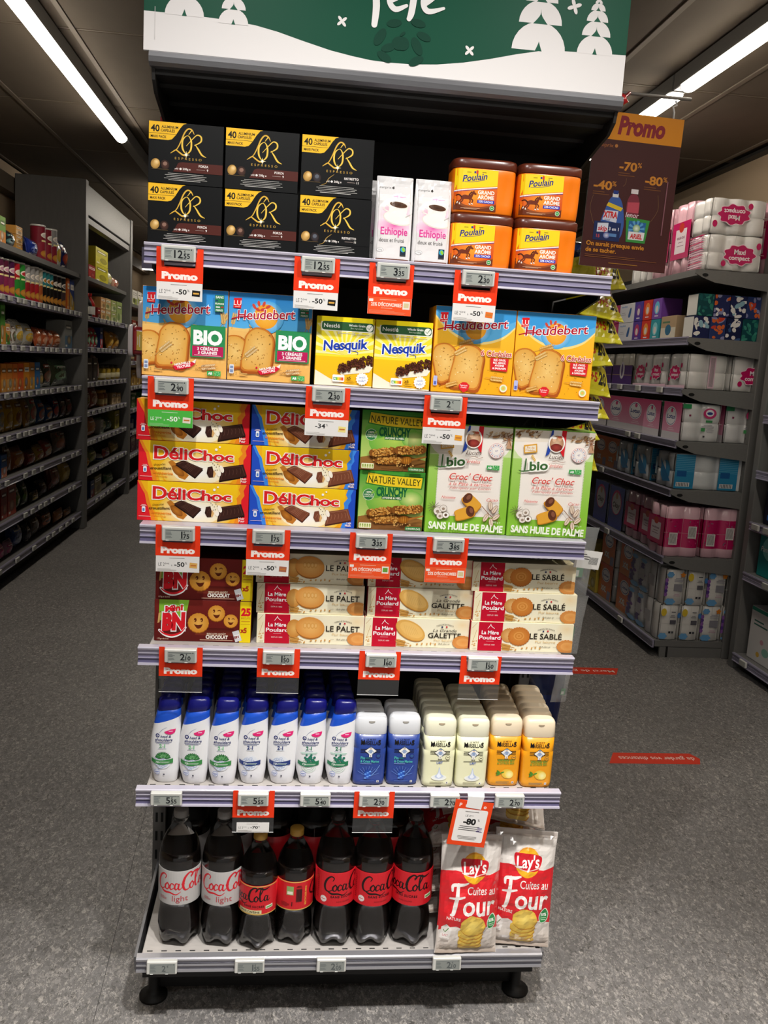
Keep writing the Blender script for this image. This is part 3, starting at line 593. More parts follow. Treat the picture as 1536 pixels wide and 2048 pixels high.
def art_granola():
    a = Art(137, 123); a.grad(0, 0, 137, 123, '#cfe07a', '#3f9a34')
    for (x, y, r, c) in ((70, 62, 55, '#b9d65c'), (30, 82, 24, '#58aa3e'), (110, 66, 26, '#e8ef9a')): a.ell(x, y, r, r * .7, c, '#6fb544')
    a.poly([(0, 0), (0, 26), (40, 34), (100, 32), (137, 24), (137, 0)], '#9a6a34'); a.poly([(0, 0), (0, 14), (137, 12), (137, 0)], '#83562a')
    a.poly([(12, 96)] + crom([(12, 96), (60, 90), (132, 88)])[1:] + [(135, 108)] + crom([(135, 114), (70, 116), (16, 121)])[0:], '#2f7a2c'); a.poly([(14, 98)] + crom([(14, 98), (62, 92), (130, 90)])[1:] + crom([(132, 112), (70, 114), (17, 119)]), '#f3d02a')
    a.text('NATURE VALLEY', 18, 98, 15, '#2f3a18', w=110, b=.005, grow=-.12, rot=-1.6); a.text('CRUNCHY', 36, 71.5, 17, '#17663a', w=66, b=.05); a.rect(48, 64, 42, 7, '#1f6a36', rot=-1); a.text('AVOINE & MIEL', 69, 65.5, 4, '#eef3d8', 'c', b=.03)
    a.ell(20, 73, 12, 12, '#eef4dc'); a.ell(20, 73, 11.3, 11.3, '#2c7c44'); a.text('100%', 20, 76, 4, '#e6f0d8', 'c', b=.02); a.text('CÉRÉALES', 20, 71.5, 2.8, '#e6f0d8', 'c', b=.02); a.text('COMPLÈTES', 20, 67.5, 2.6, '#e6f0d8', 'c', b=.02); a.ell(29, 78, 4, 2, '#8cc04e', rot=40)
    R = random.Random(8)
    def crumb(x0, y0, x1, y1, th):
        a.stroke([(x0, y0), ((x0 + x1) / 2, (y0 + y1) / 2 - 2), (x1, y1)], th, '#8a5220')
        for i in range(110):
            t = R.random(); s = (R.random() - .5) * th; x = x0 + (x1 - x0) * t; y = y0 + (y1 - y0) * t + s; a.ell(x, y, 2.4, 1.5, R.choice(['#c98a3c', '#b5752c', '#e0aa58', '#9a5f24', '#d69a48']), rot=R.random() * 180, n=7)
    crumb(26, 28, 78, 32, 15); crumb(36, 20, 86, 22, 12); crumb(24, 36, 66, 42, 15); crumb(78, 44, 128, 48, 17)
    a.poly([(100, 26), (137, 35), (137, 32), (100, 22)], '#b0702c'); a.ell(96, 24, 11, 7.5, '#c8862e', '#9a5a18', rot=10)
    for i in range(4): a.rect(88 + i * 4.6, 17, 1.3, 14, '#8a4f14')
    for i in range(16): a.ell(70 + R.random() * 50, 10 + R.random() * 7, 1.8, .9, '#d9a860', rot=R.random() * 90, n=7)
    a.rect(2, 4, 26, 11, '#f2f0d0', r=1.5)
    for i in range(5): a.rect(3.4 + i * 5, 5.5, 3.6, 8, '#c2cf7a', r=1); a.rect(4.4 + i * 5, 9, 1.6, 3, '#6a8a3a')
    a.rect(100, 2, 34, 8, '#2f7a3a', r=1); a.text('10 BARRES (5x2)', 117, 4, 3.6, '#e6f0d8', 'c', w=30, b=.02); a.rect(44, 4, 36, 1, '#5a3a1c'); return a
def art_organic():
    a = Art(173, 228, '#f5efe6'); G = '#8dc63f'; a.rect(0, 0, 173, 50, G); a.grad(0, 50, 20, 115, G, '#a9d36a'); a.grad(155, 50, 18, 115, G, '#a9d36a'); a.poly([(0, 165), (0, 185), (10, 172), (20, 165)], '#cfe3a6'); a.poly([(155, 165), (173, 165), (173, 188), (163, 172)], '#cfe3a6')
    a.rect(0, 220, 173, 8, '#7aa64a'); a.rect(20, 36, 135, 184, '#f7f0e7'); a.poly([(0, 200), (0, 226), (173, 226), (173, 205)], '#efe4d4')
    for i in range(38):
        for x in (20, 155): a.poly([(x, 36 + i * 3.4), (x + (-2 if x < 50 else 2), 37.7 + i * 3.4), (x, 39.4 + i * 3.4)], '#f7f0e7')
    br = '#8a5a3c'
    R = random.Random(4)
    for i in range(60):
        x = R.choice([R.random() * 55, 120 + R.random() * 53]); a.ell(x, 212 + R.random() * 13 - (0 if x < 60 else 8), 2 + R.random() * 4, 1 + R.random() * 1.5, R.choice(['#9a7048', '#b8966c', '#7a5230', '#d9c4a4']), rot=R.random() * 60, n=8)
    a.stroke([(115, 212), (130, 208), (150, 212), (172, 205)], .8, br); a.poly([(160, 184), (164, 200), (170, 200), (173, 184)], '#c49a7a'); 
    for r_ in (20, 65, 110, 155): a.stroke([(165, 203), (165 + 14 * math.cos(math.radians(r_)), 203 + 14 * math.sin(math.radians(r_))), (165 - 14 * math.cos(math.radians(r_)), 203 - 14 * math.sin(math.radians(r_)))][1:], 1.4, br, smooth=False)
    a.poly([(22, 176), (50, 180), (48, 198), (20, 194)], '#e0a63c'); a.poly([(24, 179), (47, 182), (46, 195), (23, 191)], '#f6ecd8'); a.text('Fin de', 35, 187, 4.6, '#d9962c', 'c', b=.01); a.text('Céréales', 35, 181.5, 4, '#d9962c', 'c', b=.01)
    for i in range(4): a.ell(40 + i * 2, 172 - i * 3, 3, 1.6, '#e6bb62', rot=40)
    a.poly([(78, 228), (68, 172), (76, 178), (86, 228)], '#2b4aa8'); a.poly([(82, 228), (80, 190), (100, 190), (102, 228)], '#f8f4f0'); a.poly([(100, 228), (98, 186), (108, 170), (110, 228)], '#d9232e')
    a.ell(90, 201, 18, 20, '#faf5ee'); a.ell(90, 200, 15, 17, '#e2c3a4', '#b07a54'); a.ell(90, 192, 13, 8, '#a8433a', '#7a2c28'); a.ell(84, 208, 4, 4.5, '#e6bb98'); a.ell(96, 210, 4, 4.5, '#e0b08c'); a.ell(84, 212, 5, 2.6, '#f2ece4'); a.ell(96, 214, 5, 2.6, '#c0583f')
    a.text('Lucien', 92, 168, 9, '#5a4038', 'c', w=32, sh=.35); a.stroke([(84, 162), (94, 164), (104, 161), (112, 163)], .9, br); a.text('Céréales', 90, 150, 7, '#d9645c', 'c', w=35, sh=.3)
    a.ell(140, 178, 16, 16, '#d9a8ae'); a.ell(140, 178, 15, 15, '#f7f0ea'); a.ell(140, 178, 10, 10, '#b8bcd8'); a.ell(140, 178, 9.2, 9.2, '#f7f0ea'); a.text('47', 140, 176, 4, '#6a6a9a', 'c'); 
    for i in range(20): a.rect(140 + 12.4 * math.cos(i * .314) - .7, 178 + 12.4 * math.sin(i * .314) - 1, 1.4, 2, '#c04a58' if i % 2 else '#4a5aa0')
    eco(a, 122, 138); 
    a.text('bio', 36, 141, 18, '#3f6a38', w=40, b=.03, rot=6, out=('#fffdf6', 2.6), sh=.05); a.stroke([(13, 141, 1.2), (20, 139, 2.6), (36, 141, 2)], 2.2, '#3f6a38'); a.stroke([(26, 142), (27, 165)], 2.8, '#3f6a38', smooth=False)
    a.text("Croc' Choc", 90, 114, 13.5, '#d8473f', 'c', w=92, sh=.28, b=.008); a.text('à la Pâte à tartiner', 90, 102, 6.8, '#d8473f', 'c', w=92, sh=.28); a.text('Fabriqués par Lucien', 90, 94.5, 5, '#d9706a', 'c', w=88, sh=.35)
    a.text('Noisette', 30, 73, 6, '#d8473f', w=30, sh=.35); a.text('Cacao', 127, 71, 6, '#d8473f', w=24, sh=.35)
    def croc(x, y, rot, c='#e8a83a'):
        ca, sa = math.cos(math.radians(rot)), math.sin(math.radians(rot)); T = lambda u, v: (x + u * ca - v * sa, y + u * sa + v * ca)
        a.poly([T(p, q) for p, q in crom([(-18, -11), (18, -11), (22, 0), (17, 12), (-17, 12), (-21, 0)], True)], '#c88420'); a.poly([T(p, q) for p, q in crom([(-17, -9), (16, -9), (20, 1), (15, 12), (-16, 12), (-19, 1)], True)], c)
        p = T(-13 if rot < 0 else 13, 2); a.ell(p[0], p[1], 9, 12, '#4f2a1c', '#6a3c28', rot=rot); a.ell(p[0] + 2, p[1] + 2, 4, 6, '#8a5640', rot=rot)
    croc(95, 66, -40); croc(82, 42, 18)
    for (x, y, r) in ((24, 46, 9), (36, 52, 8), (30, 36, 8)): a.ell(x, y, r, r * .95, '#8c7a6a'); a.ell(x, y, r - .8, r * .95 - .8, '#efe6dc'); a.ell(x, y - 1, r * .4, r * .35, '#a08c7a')
    a.ell(42, 38, 8, 7, '#8c7a6a'); a.ell(42, 38, 7, 6, '#fffaf2'); a.ell(42, 38, 3, 3, '#6a5444')
    for q in range(9): a.stroke([(16, 54), (16 + 14 * math.cos(q * .5 + .4), 54 + 12 * math.sin(q * .5 + .4))], .9, '#6a5a4a', smooth=False)
    a.stroke([(118, 60), (134, 44), (155, 28)], 1.4, br); 
    for (x, y, ro) in ((146, 54, 60), (136, 62, 100), (128, 36, 60), (140, 26, 100), (150, 38, 40)): a.ell(x, y, 10, 5, br, rot=ro); a.ell(x, y, 9, 4.2, '#e9d6c0', rot=ro); a.stroke([(x - 7 * math.cos(math.radians(ro)), y - 7 * math.sin(math.radians(ro))), (x + 7 * math.cos(math.radians(ro)), y + 7 * math.sin(math.radians(ro)))], .8, br, smooth=False)
    a.text('SANS HUILE DE PALME', 86, 7, 14, '#f5f9e6', 'c', w=160, b=.04, rot=-1.5); a.text('300 g e', 160, 25, 4, '#e4f0c0', 'r'); return a
def smiley(a, x, y, r, wink=False, rot=0, d='#6a2a12'):
    a.ell(x, y - r * .06, r, r, '#9a5418', n=44, wob=.025, lobes=18); a.ell(x, y, r * .97, r * .97, '#f2b95a', '#dd9430', n=44, wob=.025, lobes=18)
    T = lambda u, v: (x + r * (u * math.cos(rot) - v * math.sin(rot)), y + r * (u * math.sin(rot) + v * math.cos(rot)))
    p = T(-.3, .28); a.ell(p[0], p[1], r * .13, r * .2, d, n=12); a.ell(p[0] - r * .05, p[1] - r * .06, r * .06, r * .08, '#e6a850', n=8)
    p = T(.3, .3)
    if wink: a.stroke([T(.14, .3), T(.3, .4), T(.46, .3)], r * .09, d)
    else: a.ell(p[0], p[1], r * .13, r * .2, d, n=12); a.ell(p[0] - r * .05, p[1] - r * .06, r * .06, r * .08, '#e6a850', n=8)
    a.poly(crom([T(-.42, -.14), T(0, -.22), T(.42, -.12)]) + crom([T(.42, -.12), T(.22, -.5), T(-.1, -.56), T(-.42, -.14)])[1:], d)
def art_mini():
    a = Art(199, 90, '#6e1f1c'); a.grad(0, 0, 199, 90, '#5e1816', '#7a2620'); a.grad(84, 14, 80, 16, '#7c3022', '#4c120e')
    a.poly([(9, 90), (70, 90), (66, 66), (60, 46), (9, 44)], '#8cc63e'); a.poly([(0, 36), (12, 66), (10, 30)], '#6e1f1c'); a.poly([(8, 60), (12, 62), (10, 40), (6, 38)], '#d9b06a')
    a.text('BN', 40, 26, 33, '#e3202c', 'c', w=50, b=.075, sh=.1, rot=3, out=('#ffffff', 2.4)); a.text('Mini', 40, 66, 11.5, '#e3202c', 'c', w=38, b=.05, sh=.12, rot=8, out=('#ffffff', 1.8))
    a.stroke([(10, 23, 5), (20, 14, 6), (36, 10, 7), (54, 17, 6), (64, 30, 4)], 6, '#ffffff'); a.stroke([(11, 22, 2), (20, 15.5, 3.5), (36, 12, 4.5), (53, 18, 3.5), (63, 29, 1.5)], 4, '#e3202c')
    smiley(a, 90, 41, 22); smiley(a, 127, 63, 18, True); smiley(a, 157, 47, 15, True, -.1)
    a.text('BISCUITS GOÛT', 128, 15.5, 3.8, '#f2d9c0', 'c', b=.02); a.text('CHOCOLAT', 129, 7, 7.2, '#fbf3ea', 'c', w=46, b=.05); a.rect(94, 3, 68, 1.8, '#c99a84'); a.text('175g e 6x1mi', 6, 3, 3, '#f2d9c0', b=.01)
    a.rect(176, 0, 23, 90, '#f8dc1c'); a.text('25', 188, 60, 15, '#e3202c', 'c', w=20, b=.06); a.text('BISCUITS', 188, 52, 4, '#c8861a', 'c', w=19, b=.02); a.rect(179, 46, 18, 2, '#d99a24'); a.rect(178, 40, 19, .6, '#c8861a'); a.text('x5', 184, 22, 10, '#b8321c', 'c', b=.05, w=14)
    a.rect(164, 2, 14, 24, '#dcdce0', rot=18); a.rect(165.5, 9, 11, 8, '#f4f4f4', rot=18); a.text('BN', 171, 9.5, 5, '#8a2420', 'c', b=.05, rot=18); return a
def art_butter(kind):
    a = Art(227, 64, '#f6efd2'); R = random.Random(2)
    a.ell(212, 52, 26, 18, '#f3dcae', '#f6efd2'); a.ell(5, 40, 14, 30, '#f0e4bc', '#f6efd2'); a.stroke([(4, 18), (12, 46)], .8, '#c9a060', smooth=False); a.stroke([(2, 50), (12, 62)], .7, '#c9a060', smooth=False)
    for i in range(9): a.ell(4 + R.random() * 9, 6 + R.random() * 16, 2.0, 1.3, '#dcb070', rot=R.random() * 90, n=8)
    a.rect(16, 0, 53, 64, '#c4122f'); a.stroke([(36, 50, .8), (41, 57, 1), (42, 60, .8)], 1, '#ffffff'); a.stroke([(42, 60, .8), (44, 55, 1), (51, 50, .8)], 1, '#ffffff')
    a.text('La Mère', 42, 37, 8, '#ffffff', 'c', w=38, b=.02); a.text('Poulard', 42, 25.5, 8, '#ffffff', 'c', w=47, b=.02); a.rect(34, 21, 17, .7, '#f0c0c4'); a.text('DEPUIS 1888', 42, 12, 3, '#f4d4d4', 'c')
    wheat(a, 98, 8, 32, 168, '#e3b568', '#b98238'); wheat(a, 96, 4, 28, 175, '#dca95c', '#b07830')
    if kind == 'palet':
        a.ell(78, 34, 16, 20, '#e6b364', '#c98638'); a.ell(112, 35, 31, 24, '#a8682a', rot=-6); a.ell(112, 37, 31, 23, '#f0bd70', '#dc9444', rot=-6)
        for (x, r) in ((101, 4.5), (109, 4.5), (117, 4.5), (124, 4)): a.ell(x, 41, r, 7, '#d8984c', '#e2a656'); a.ell(x, 41, r * .55, 4, '#eebd74')
        ti, tx = 'LE PALET', 148
    elif kind == 'galette':
        a.ell(98, 36, 35, 19, '#b57a34', rot=-28); a.ell(99, 38, 35, 19, '#f3d088', '#dfa850', rot=-28); a.ell(101, 39, 28, 14, '#f0c676', '#eebf6c', rot=-28)
        for i in range(7): a.stroke([(84 + i * 4, 50 - i * 1), (92 + i * 4, 26 + i * .6)], .7, '#e0ae60', smooth=False)
        ti, tx = 'GALETTE', 140
    else:
        a.ell(84, 36, 18, 16, '#e6b978', '#c88a44', n=44, wob=.04, lobes=20); a.ell(106, 33, 24, 20, '#b0682a', n=60, wob=.04, lobes=24); a.ell(106, 35, 24, 20, '#dd9446', '#c67630', n=60, wob=.04, lobes=24)
        for i in range(5): a.ell(106, 35, 15 - i * 3, 12 - i * 2.4, '#cf8438' if i % 2 == 0 else '#de9a4e')
        ti, tx = 'LE SABLÉ', 132
    tw = 68
    cx = tx + tw / 2
    if kind == 'galette': a.text('La Grande', cx, 36.5, 6.4, '#33291f', 'c', w=52, sh=.25); a.text(ti, cx, 22.5, 11, '#2a221a', 'c', w=72, b=.012)
    else: a.text(ti, cx, 29.5, 12, '#2a221a', 'c', w=72, b=.012)
    a.text('FABRIQUÉ EN FRANCE', cx, 52, 2.4, '#5a5044', 'c', w=38, bend=-4, b=.01); a.rect(cx - 8, 45.5, 3.4, 3.4, '#24305e'); a.rect(cx + 2, 46, 3.4, 3.4, '#d02a36')
    a.text('Pur beurre', cx, 20.5 if kind != 'galette' else 15, 5, '#d9b779', 'c', w=45); a.rect(cx - 26, 11.5 if kind != 'galette' else 9.5, 8, .5, '#8a7c68'); a.text('Œufs plein air', cx, 10.5 if kind != 'galette' else 8, 3.2, '#4a3f33', 'c', sh=.2); a.rect(cx + 18, 11.5 if kind != 'galette' else 9.5, 8, .5, '#8a7c68')
    for i in range(7): a.ell(88 + i * 11 + R.random() * 5, 3 + R.random() * 7, 2.6, 1.6, '#dba95e', '#c48c40', rot=R.random() * 90, n=9)
    a.ell(214, 14, 22, 15, '#e8a55e', '#d78c46', n=40, wob=.02 if kind != 'sable' else .05, lobes=18); a.ell(216, 14, 15, 9, '#e3994e', '#e8a860'); a.text('125G', 5, 3, 3, '#a08a5c'); return a

CART = {}
def carton_kind(key, w, h, d, art, cols, m='carton', off=3e-4):
    """cols: front back left right top bottom"""
    body = MB().bbox(-w / 2, w / 2, 0, d, 0, h, .0009, cols=cols).mesh(key, m)
    pr = None
    if art: 
        kx, kz = w * 1000 / art.W, h * 1000 / art.H
        pr = art.mesh(key + '_print', m, warp=lambda u, v, o: ((u - art.W / 2) / 1000 * kx * .992, -o, (.004 * h) + v / 1000 * kz * .992), off=off)
    CART[key] = (body, pr)
def put(key, name, cat, x, y, z, label, group=None, rz=0):
    body, pr = CART[key]
    o = setp(link(name, body, None, (x, y, z), (0, 0, rz)), label, cat, group)
    if pr: link('printed_front', pr, o)
    return o
def six(f, s=None, t=None): return [f, f, s or f, s or f, t or s or f, f]
carton_kind('coffee_brown', .139, .110, .12, art_coffee('brown'), six('#0c0d0e', '#101012', '#0f0f11')); carton_kind('coffee_black', .139, .110, .12, art_coffee('black'), six('#0c0d0e', '#101012', '#0f0f11'))
carton_kind('rusk_bio', .164, .171, .09, art_rusk_bio(), six('#eeb55e', '#3d97dc', '#3a93dc')); carton_kind('rusk_six', .166, .172, .09, art_rusk_six(), six('#f5a91c', '#f0a020', '#4aa0dc'))
carton_kind('cereal_bars', .116, .136, .06, art_cereal_bars(), six('#f6c522', '#f3c01c', '#f7e21a')); carton_kind('choc_red', .222, .081, .06, art_choc('red'), six('#e3202c', '#d81c28', '#f2b41c')); carton_kind('choc_blue', .217, .081, .06, art_choc('blue'), six('#2450c4', '#1f48b4', '#f2b41c'))
carton_kind('granola', .136, .123, .07, art_granola(), six('#4aa03c', '#3f9434', '#6fb544')); carton_kind('organic', .172, .227, .07, art_organic(), six('#8dc63f', '#84ba3a', '#7aa64a'))
carton_kind('mini_biscuit', .199, .089, .12, art_mini(), six('#6e1f1c', '#6a1d1a', '#722420'))
for k in ('palet', 'galette', 'sable'): carton_kind('butter_' + k, .2265, .064, .05, art_butter(k), six('#f6efd2', '#c4122f', '#efe4bc'))
Z1, Z2, Z3, Z4, Z5 = ZS[0] + .0005, ZS[1] + .0005, ZS[2] + .0003, .8664, .5585
g = 'coffee capsule cartons on the top shelf'
for k, (x, z, kd, lab) in enumerate(((-.385, 0, 'brown', 'bottom left coffee capsule carton with brown stripe, directly above the first promo tag'), (-.2415, 0, 'brown', 'middle coffee capsule carton with brown stripe in the bottom row'), (-.0985, 0, 'black', 'bottom right coffee capsule carton without a brown stripe, beside pink coffee bags'),
        (-.3855, .1106, 'brown', 'top left coffee capsule carton with brown stripe, upper row'), (-.243, .1106, 'brown', 'upper middle coffee capsule carton with brown stripe, second in top row'), (-.0995, .1106, 'black', 'top right coffee capsule carton without brown stripe, upper row'))):
    put('coffee_' + kd, 'coffee_capsule_carton', 'coffee carton', x, .02, Z1 + .002 + z, lab, g)
g = 'rusk cartons on the second shelf'
put('rusk_bio', 'rusk_carton', 'rusk carton', -.381, .03, Z2, 'blue and tan rusk carton with green BIO square, at shelf left end', g); put('rusk_bio', 'rusk_carton', 'rusk carton', -.2155, .031, Z2, 'blue and tan rusk carton with green BIO square, beside cereal bars', g)
put('rusk_six', 'rusk_carton', 'rusk carton', .1955, .03, Z2, 'orange and blue six-cereal rusk carton behind a hanging promo tag', g); put('rusk_six', 'rusk_carton', 'rusk carton', .363, .03, Z2, 'orange and blue six-cereal rusk carton at shelf right end', g)
g = 'yellow cereal bar cartons'
put('cereal_bars', 'cereal_bar_carton', 'cereal carton', -.0665, .03, Z2, 'yellow cereal bar carton beside the blue BIO rusk carton', g); put('cereal_bars', 'cereal_bar_carton', 'cereal carton', .051, .03, Z2, 'yellow cereal bar carton beside the orange rusk carton', g)
g = 'chocolate biscuit cartons on the third shelf'
for i, (n_, dz) in enumerate((('bottom', 0), ('middle', .0815), ('top', .163))):
    put('choc_red', 'chocolate_biscuit_carton', 'biscuit carton', -.357 + (.0015 if i == 1 else -.0035 if i == 2 else 0), .03, Z3 + dz, f'yellow chocolate biscuit carton with red ends, {n_} of its stack', g, (0, .004, -.006)[i]); put('choc_blue', 'chocolate_biscuit_carton', 'biscuit carton', -.1365 + (.002 if i == 1 else -.001 if i == 2 else 0), .03, Z3 + dz, f'yellow chocolate biscuit carton with blue ends, {n_} of its stack', g, (0, -.005, .004)[i])
g = 'green granola bar cartons'
put('granola', 'granola_bar_carton', 'granola carton', .046, .03, Z3, 'green granola bar carton, lower of two', g); put('granola', 'granola_bar_carton', 'granola carton', .0445, .03, Z3 + .1235, 'green granola bar carton, upper of two', g)
g = 'lime and cream cereal cartons'
put('organic', 'cereal_carton', 'cereal carton', .2045, .025, Z3, 'tall lime green and cream cereal carton beside granola bars', g); put('organic', 'cereal_carton', 'cereal carton', .3785, .02, Z3, 'tall lime green and cream cereal carton at shelf right end', g)
g = 'mini biscuit cartons'
put('mini_biscuit', 'mini_biscuit_carton', 'biscuit carton', -.3315, .038, Z4, 'dark red mini biscuit carton with smiling biscuits, lower of two', g); put('mini_biscuit', 'mini_biscuit_carton', 'biscuit carton', -.3305, .040, Z4 + .0895, 'dark red mini biscuit carton with smiling biscuits, upper of two', g)
g = 'cream butter biscuit cartons on the fourth shelf'
for kd, nm, xs, ys in (('palet', 'thick round palet', (-.107, -.110, -.113), (.040, .046, .050)), ('galette', 'large flat galette', (.120, .124, .122), (.037, .043, .046)), ('sable', 'scalloped sable', (.348, .351, .344), (.027, .032, .036))):
    for i, n_ in enumerate(('bottom', 'middle', 'top')): put('butter_' + kd, 'butter_biscuit_carton', 'biscuit carton', xs[i], ys[i], Z4 + .0645 * i, f'cream and red butter biscuit carton picturing {nm} biscuits, {n_} of its stack', g)
# ================================================================ price tags and promo holders
eslm = MB().bbox(-.032, .032, -.006, .006, -.029, 0, .0016, '#cfcec8').mesh('price_tag', 'esl')
M['screen'] = mat('paper_screen', rough=.35, attr=True)
def esl(x, z, big, small, label, y=-.0215, tilt=.12, dim=False):
    o = setp(link('price_tag', eslm, None, (x, y, z), (tilt, 0, 0)), label, 'price tag', 'electronic price tags along the shelf edges')
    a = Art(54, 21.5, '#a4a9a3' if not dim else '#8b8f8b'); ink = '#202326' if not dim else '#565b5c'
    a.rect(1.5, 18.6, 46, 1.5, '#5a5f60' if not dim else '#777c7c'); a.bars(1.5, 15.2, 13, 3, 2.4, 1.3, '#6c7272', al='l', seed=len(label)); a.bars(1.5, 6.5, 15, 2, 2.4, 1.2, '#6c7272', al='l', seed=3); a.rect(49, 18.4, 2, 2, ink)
    if not small: a.text(big, 34, 4.5, 12.5, ink, 'r', b=.01); a.text('€', 36, 13, 4.5, ink)
    elif big: a.text(big, 34, 3.6, 13.6, ink, 'r', b=.02, w=(16 if len(big) > 1 else None)); a.text('€', 36, 13.8, 4, ink); a.text(small, 35.4, 3.6, 8.6, ink, b=.02)
    a.bars(26, 1.2, 18, 1, 1, 1.2, '#7a8080')
    me = a.mesh('screen', 'screen', warp=lambda u, v, o_: ((u - 27 + 1.5) / 1000, -.006 - o_, -.0262 + v / 1000)); link('screen', me, o)
    t = MB().box(-.024, -.018, -.0066, -.006, -.0283, -.0266, '#e8e8e4').box(.008, .014, -.0066, -.006, -.0283, -.0266, '#e8e8e4'); t.build('tabs', M['matte'], o)['kind'] = 'stuff'; return o
def holder_art(card):
    a = Art(87, 97)
    c = '#ee3d1c'
    a.poly([(0, 34), (0, 97), (11, 97), (15, 62), (72, 62), (76, 97), (87, 97), (87, 34)], c)
    a.text('Promo', 43.5, 40, 11.5, '#fff2ec', 'c', w=67, b=.065)
    return a
FLAPS = MB().add([(x / 1000 - .0435, -.0009, (z - 97) / 1000) for x, z in [(0, 34), (11, 97), (0, 97)]] if False else [(-.0435, 0, -.063), (.0435, 0, -.063), (.0435, 0, -.035), (-.0435, 0, -.035), (-.0435, 0, 0), (-.0325, 0, 0), (.0325, 0, 0), (.0435, 0, 0), (-.0285, 0, -.035), (.0285, 0, -.035)], [(0, 1, 9, 8), (0, 8, 3), (1, 2, 9), (3, 8, 5, 4), (9, 2, 7, 6)], '#ee3d1c')
FR = FLAPS.mesh('promo_holder', 'red'); HA = holder_art(None).mesh('promo_word', 'carton', warp=lambda u, v, o: ((u - 43.5) / 1000, -o, (v - 97) / 1000))
def card(kind, txt):
    a = Art(85, 33)
    if kind == 'clear': return None
    if kind == 'orange':
        a.rect(0, 0, 85, 33, '#f2582c'); a.text(txt, 36, 16, 6.2, '#fbe3d6', 'c', w=60, b=.035); a.rect(2, 24, 8, 5, '#f3ebe4'); a.rect(68, 12, 14, 15, '#efe6da'); a.rect(70, 15, 10, 9, '#d8c89a' if '34' not in txt else '#6aa03c'); a.bars(14, 28, 50, 1, 2, 1, '#f7c0a8'); a.bars(20, 12, 34, 1, 2, .9, '#f7c0a8'); a.bars(3, 7, 76, 3, 2.2, .6, '#f09a78', al='l'); return a
    bg, ink = ('#ece9e6', '#262626') if kind != 'green' else ('#4fb848', '#f4f8ee')
    a.rect(0, 0, 85, 33, bg)
    if txt.startswith('LE'):
        n = txt.split('-')[1]
        a.text('LE 2', 5, 12, 6.6, ink, w=12); a.text('ÈME', 18, 15.5, 2.8, ink, w=8); a.text('à', 30, 12, 3.6, ink); a.text('-' + n, 36, 11.5, 8.6, ink, b=.025, w=20); a.text('%', 57, 16.5, 4.4, ink)
    else: a.text(txt, 20, 15, 8.6, ink, b=.02, w=20); a.text('%', 41, 19.5, 4.4, ink)
    a.bars(18, 28, 46, 1, 2, .9, '#77736e' if kind != 'green' else '#c9e8c0'); a.bars(3, 5.5, 40, 3, 1.9, .6, '#9a9690' if kind != 'green' else '#a6d89c', al='l'); return a
def holder(x, z, kind, txt, thumb, label, y=-.0155, small=False):
    r = empty('promo_holder', (x, y, z), label, 'promo tag', 'red promo holders under the shelf edges', (.05, 0, 0))
    f = link('red_frame', FR, r); link('promo_word', HA, f)
    if kind == 'sign': return r
    if kind in ('clear', 'low'): MB().box(-.0435, .0435, -.0002, .0006, -.0975, -.0625).build('clear_sleeve', M['clear'], r); MB().box(-.0435, .0435, -.0004, .0008, -.0981, -.0973).build('sleeve_edge', M['edge'], r)
    if kind != 'clear':
        a = card('white' if kind == 'low' else kind, txt)
        if thumb and kind not in ('orange', 'low'): a.rect(66, 9, 15, 11, thumb, rot=-4); a.rect(68, 13, 11, 3, '#e8b050' if thumb == '#1c1c1e' else '#c87a3a')
        k = (.80, -.013) if kind == 'low' else (1, 0)
        c = MB().box(-.0428 * k[0], .0428 * k[0], -.0001, .0005, -.0963 + (0 if kind != 'low' else -.0005), -.0632 + k[1] * .9, '#ece9e6').build('card', M['carton'], r)
        me = a.mesh('card_print', 'carton', warp=lambda u, v, o: ((u - 42.5) / 1000 * k[0], -.0001 - o, -.0962 + v / 1000 * (1 if kind != 'low' else .64))); link('card_print', me, c)
    return r
T1 = ZS[0] - .004
W50 = 'LE 2-50'
for (x, z, b_, s_, lab) in ((-.390, 1.656, '12', '55', 'price tag reading 12.55 at the left end of the top shelf'), (-.1285, 1.654, '12', '55', 'price tag reading 12.55 below the right coffee capsule cartons'), (.016, 1.653, '3', '35', 'price tag reading 3.35 below the pink coffee bags'), (.183, 1.651, '2', '30', 'price tag reading 2.30 below the orange cocoa tubs'),
        (-.3975, 1.409, '2', '90', 'price tag reading 2.90 below the BIO rusk carton'), (-.0965, 1.410, '2', '30', 'price tag reading 2.30 below the yellow cereal bar carton'), (.1375, 1.406, '2', '', 'price tag reading 2 below the orange rusk carton'),
        (-.3785, 1.121, '1', '75', 'price tag reading 1.75 below the red-ended chocolate biscuits'), (-.202, 1.122, '1', '75', 'price tag reading 1.75 below the blue-ended chocolate biscuits'), (.005, 1.121, '3', '35', 'price tag reading 3.35 below the green granola cartons'), (.1635, 1.120, '3', '85', 'price tag reading 3.85 below the tall lime cereal carton'),
        (-.3685, .870, '2', '10', 'price tag reading 2.10 below the dark red mini biscuits'), (-.172, .871, '1', '50', 'price tag reading 1.50 below the palet biscuit cartons'), (.0395, .870, '1', '60', 'price tag reading 1.60 below the galette biscuit cartons'), (.255, .868, '1', '50', 'price tag reading 1.50 below the sable biscuit cartons')):
    esl(x, z, b_, s_, lab, tilt=.10)
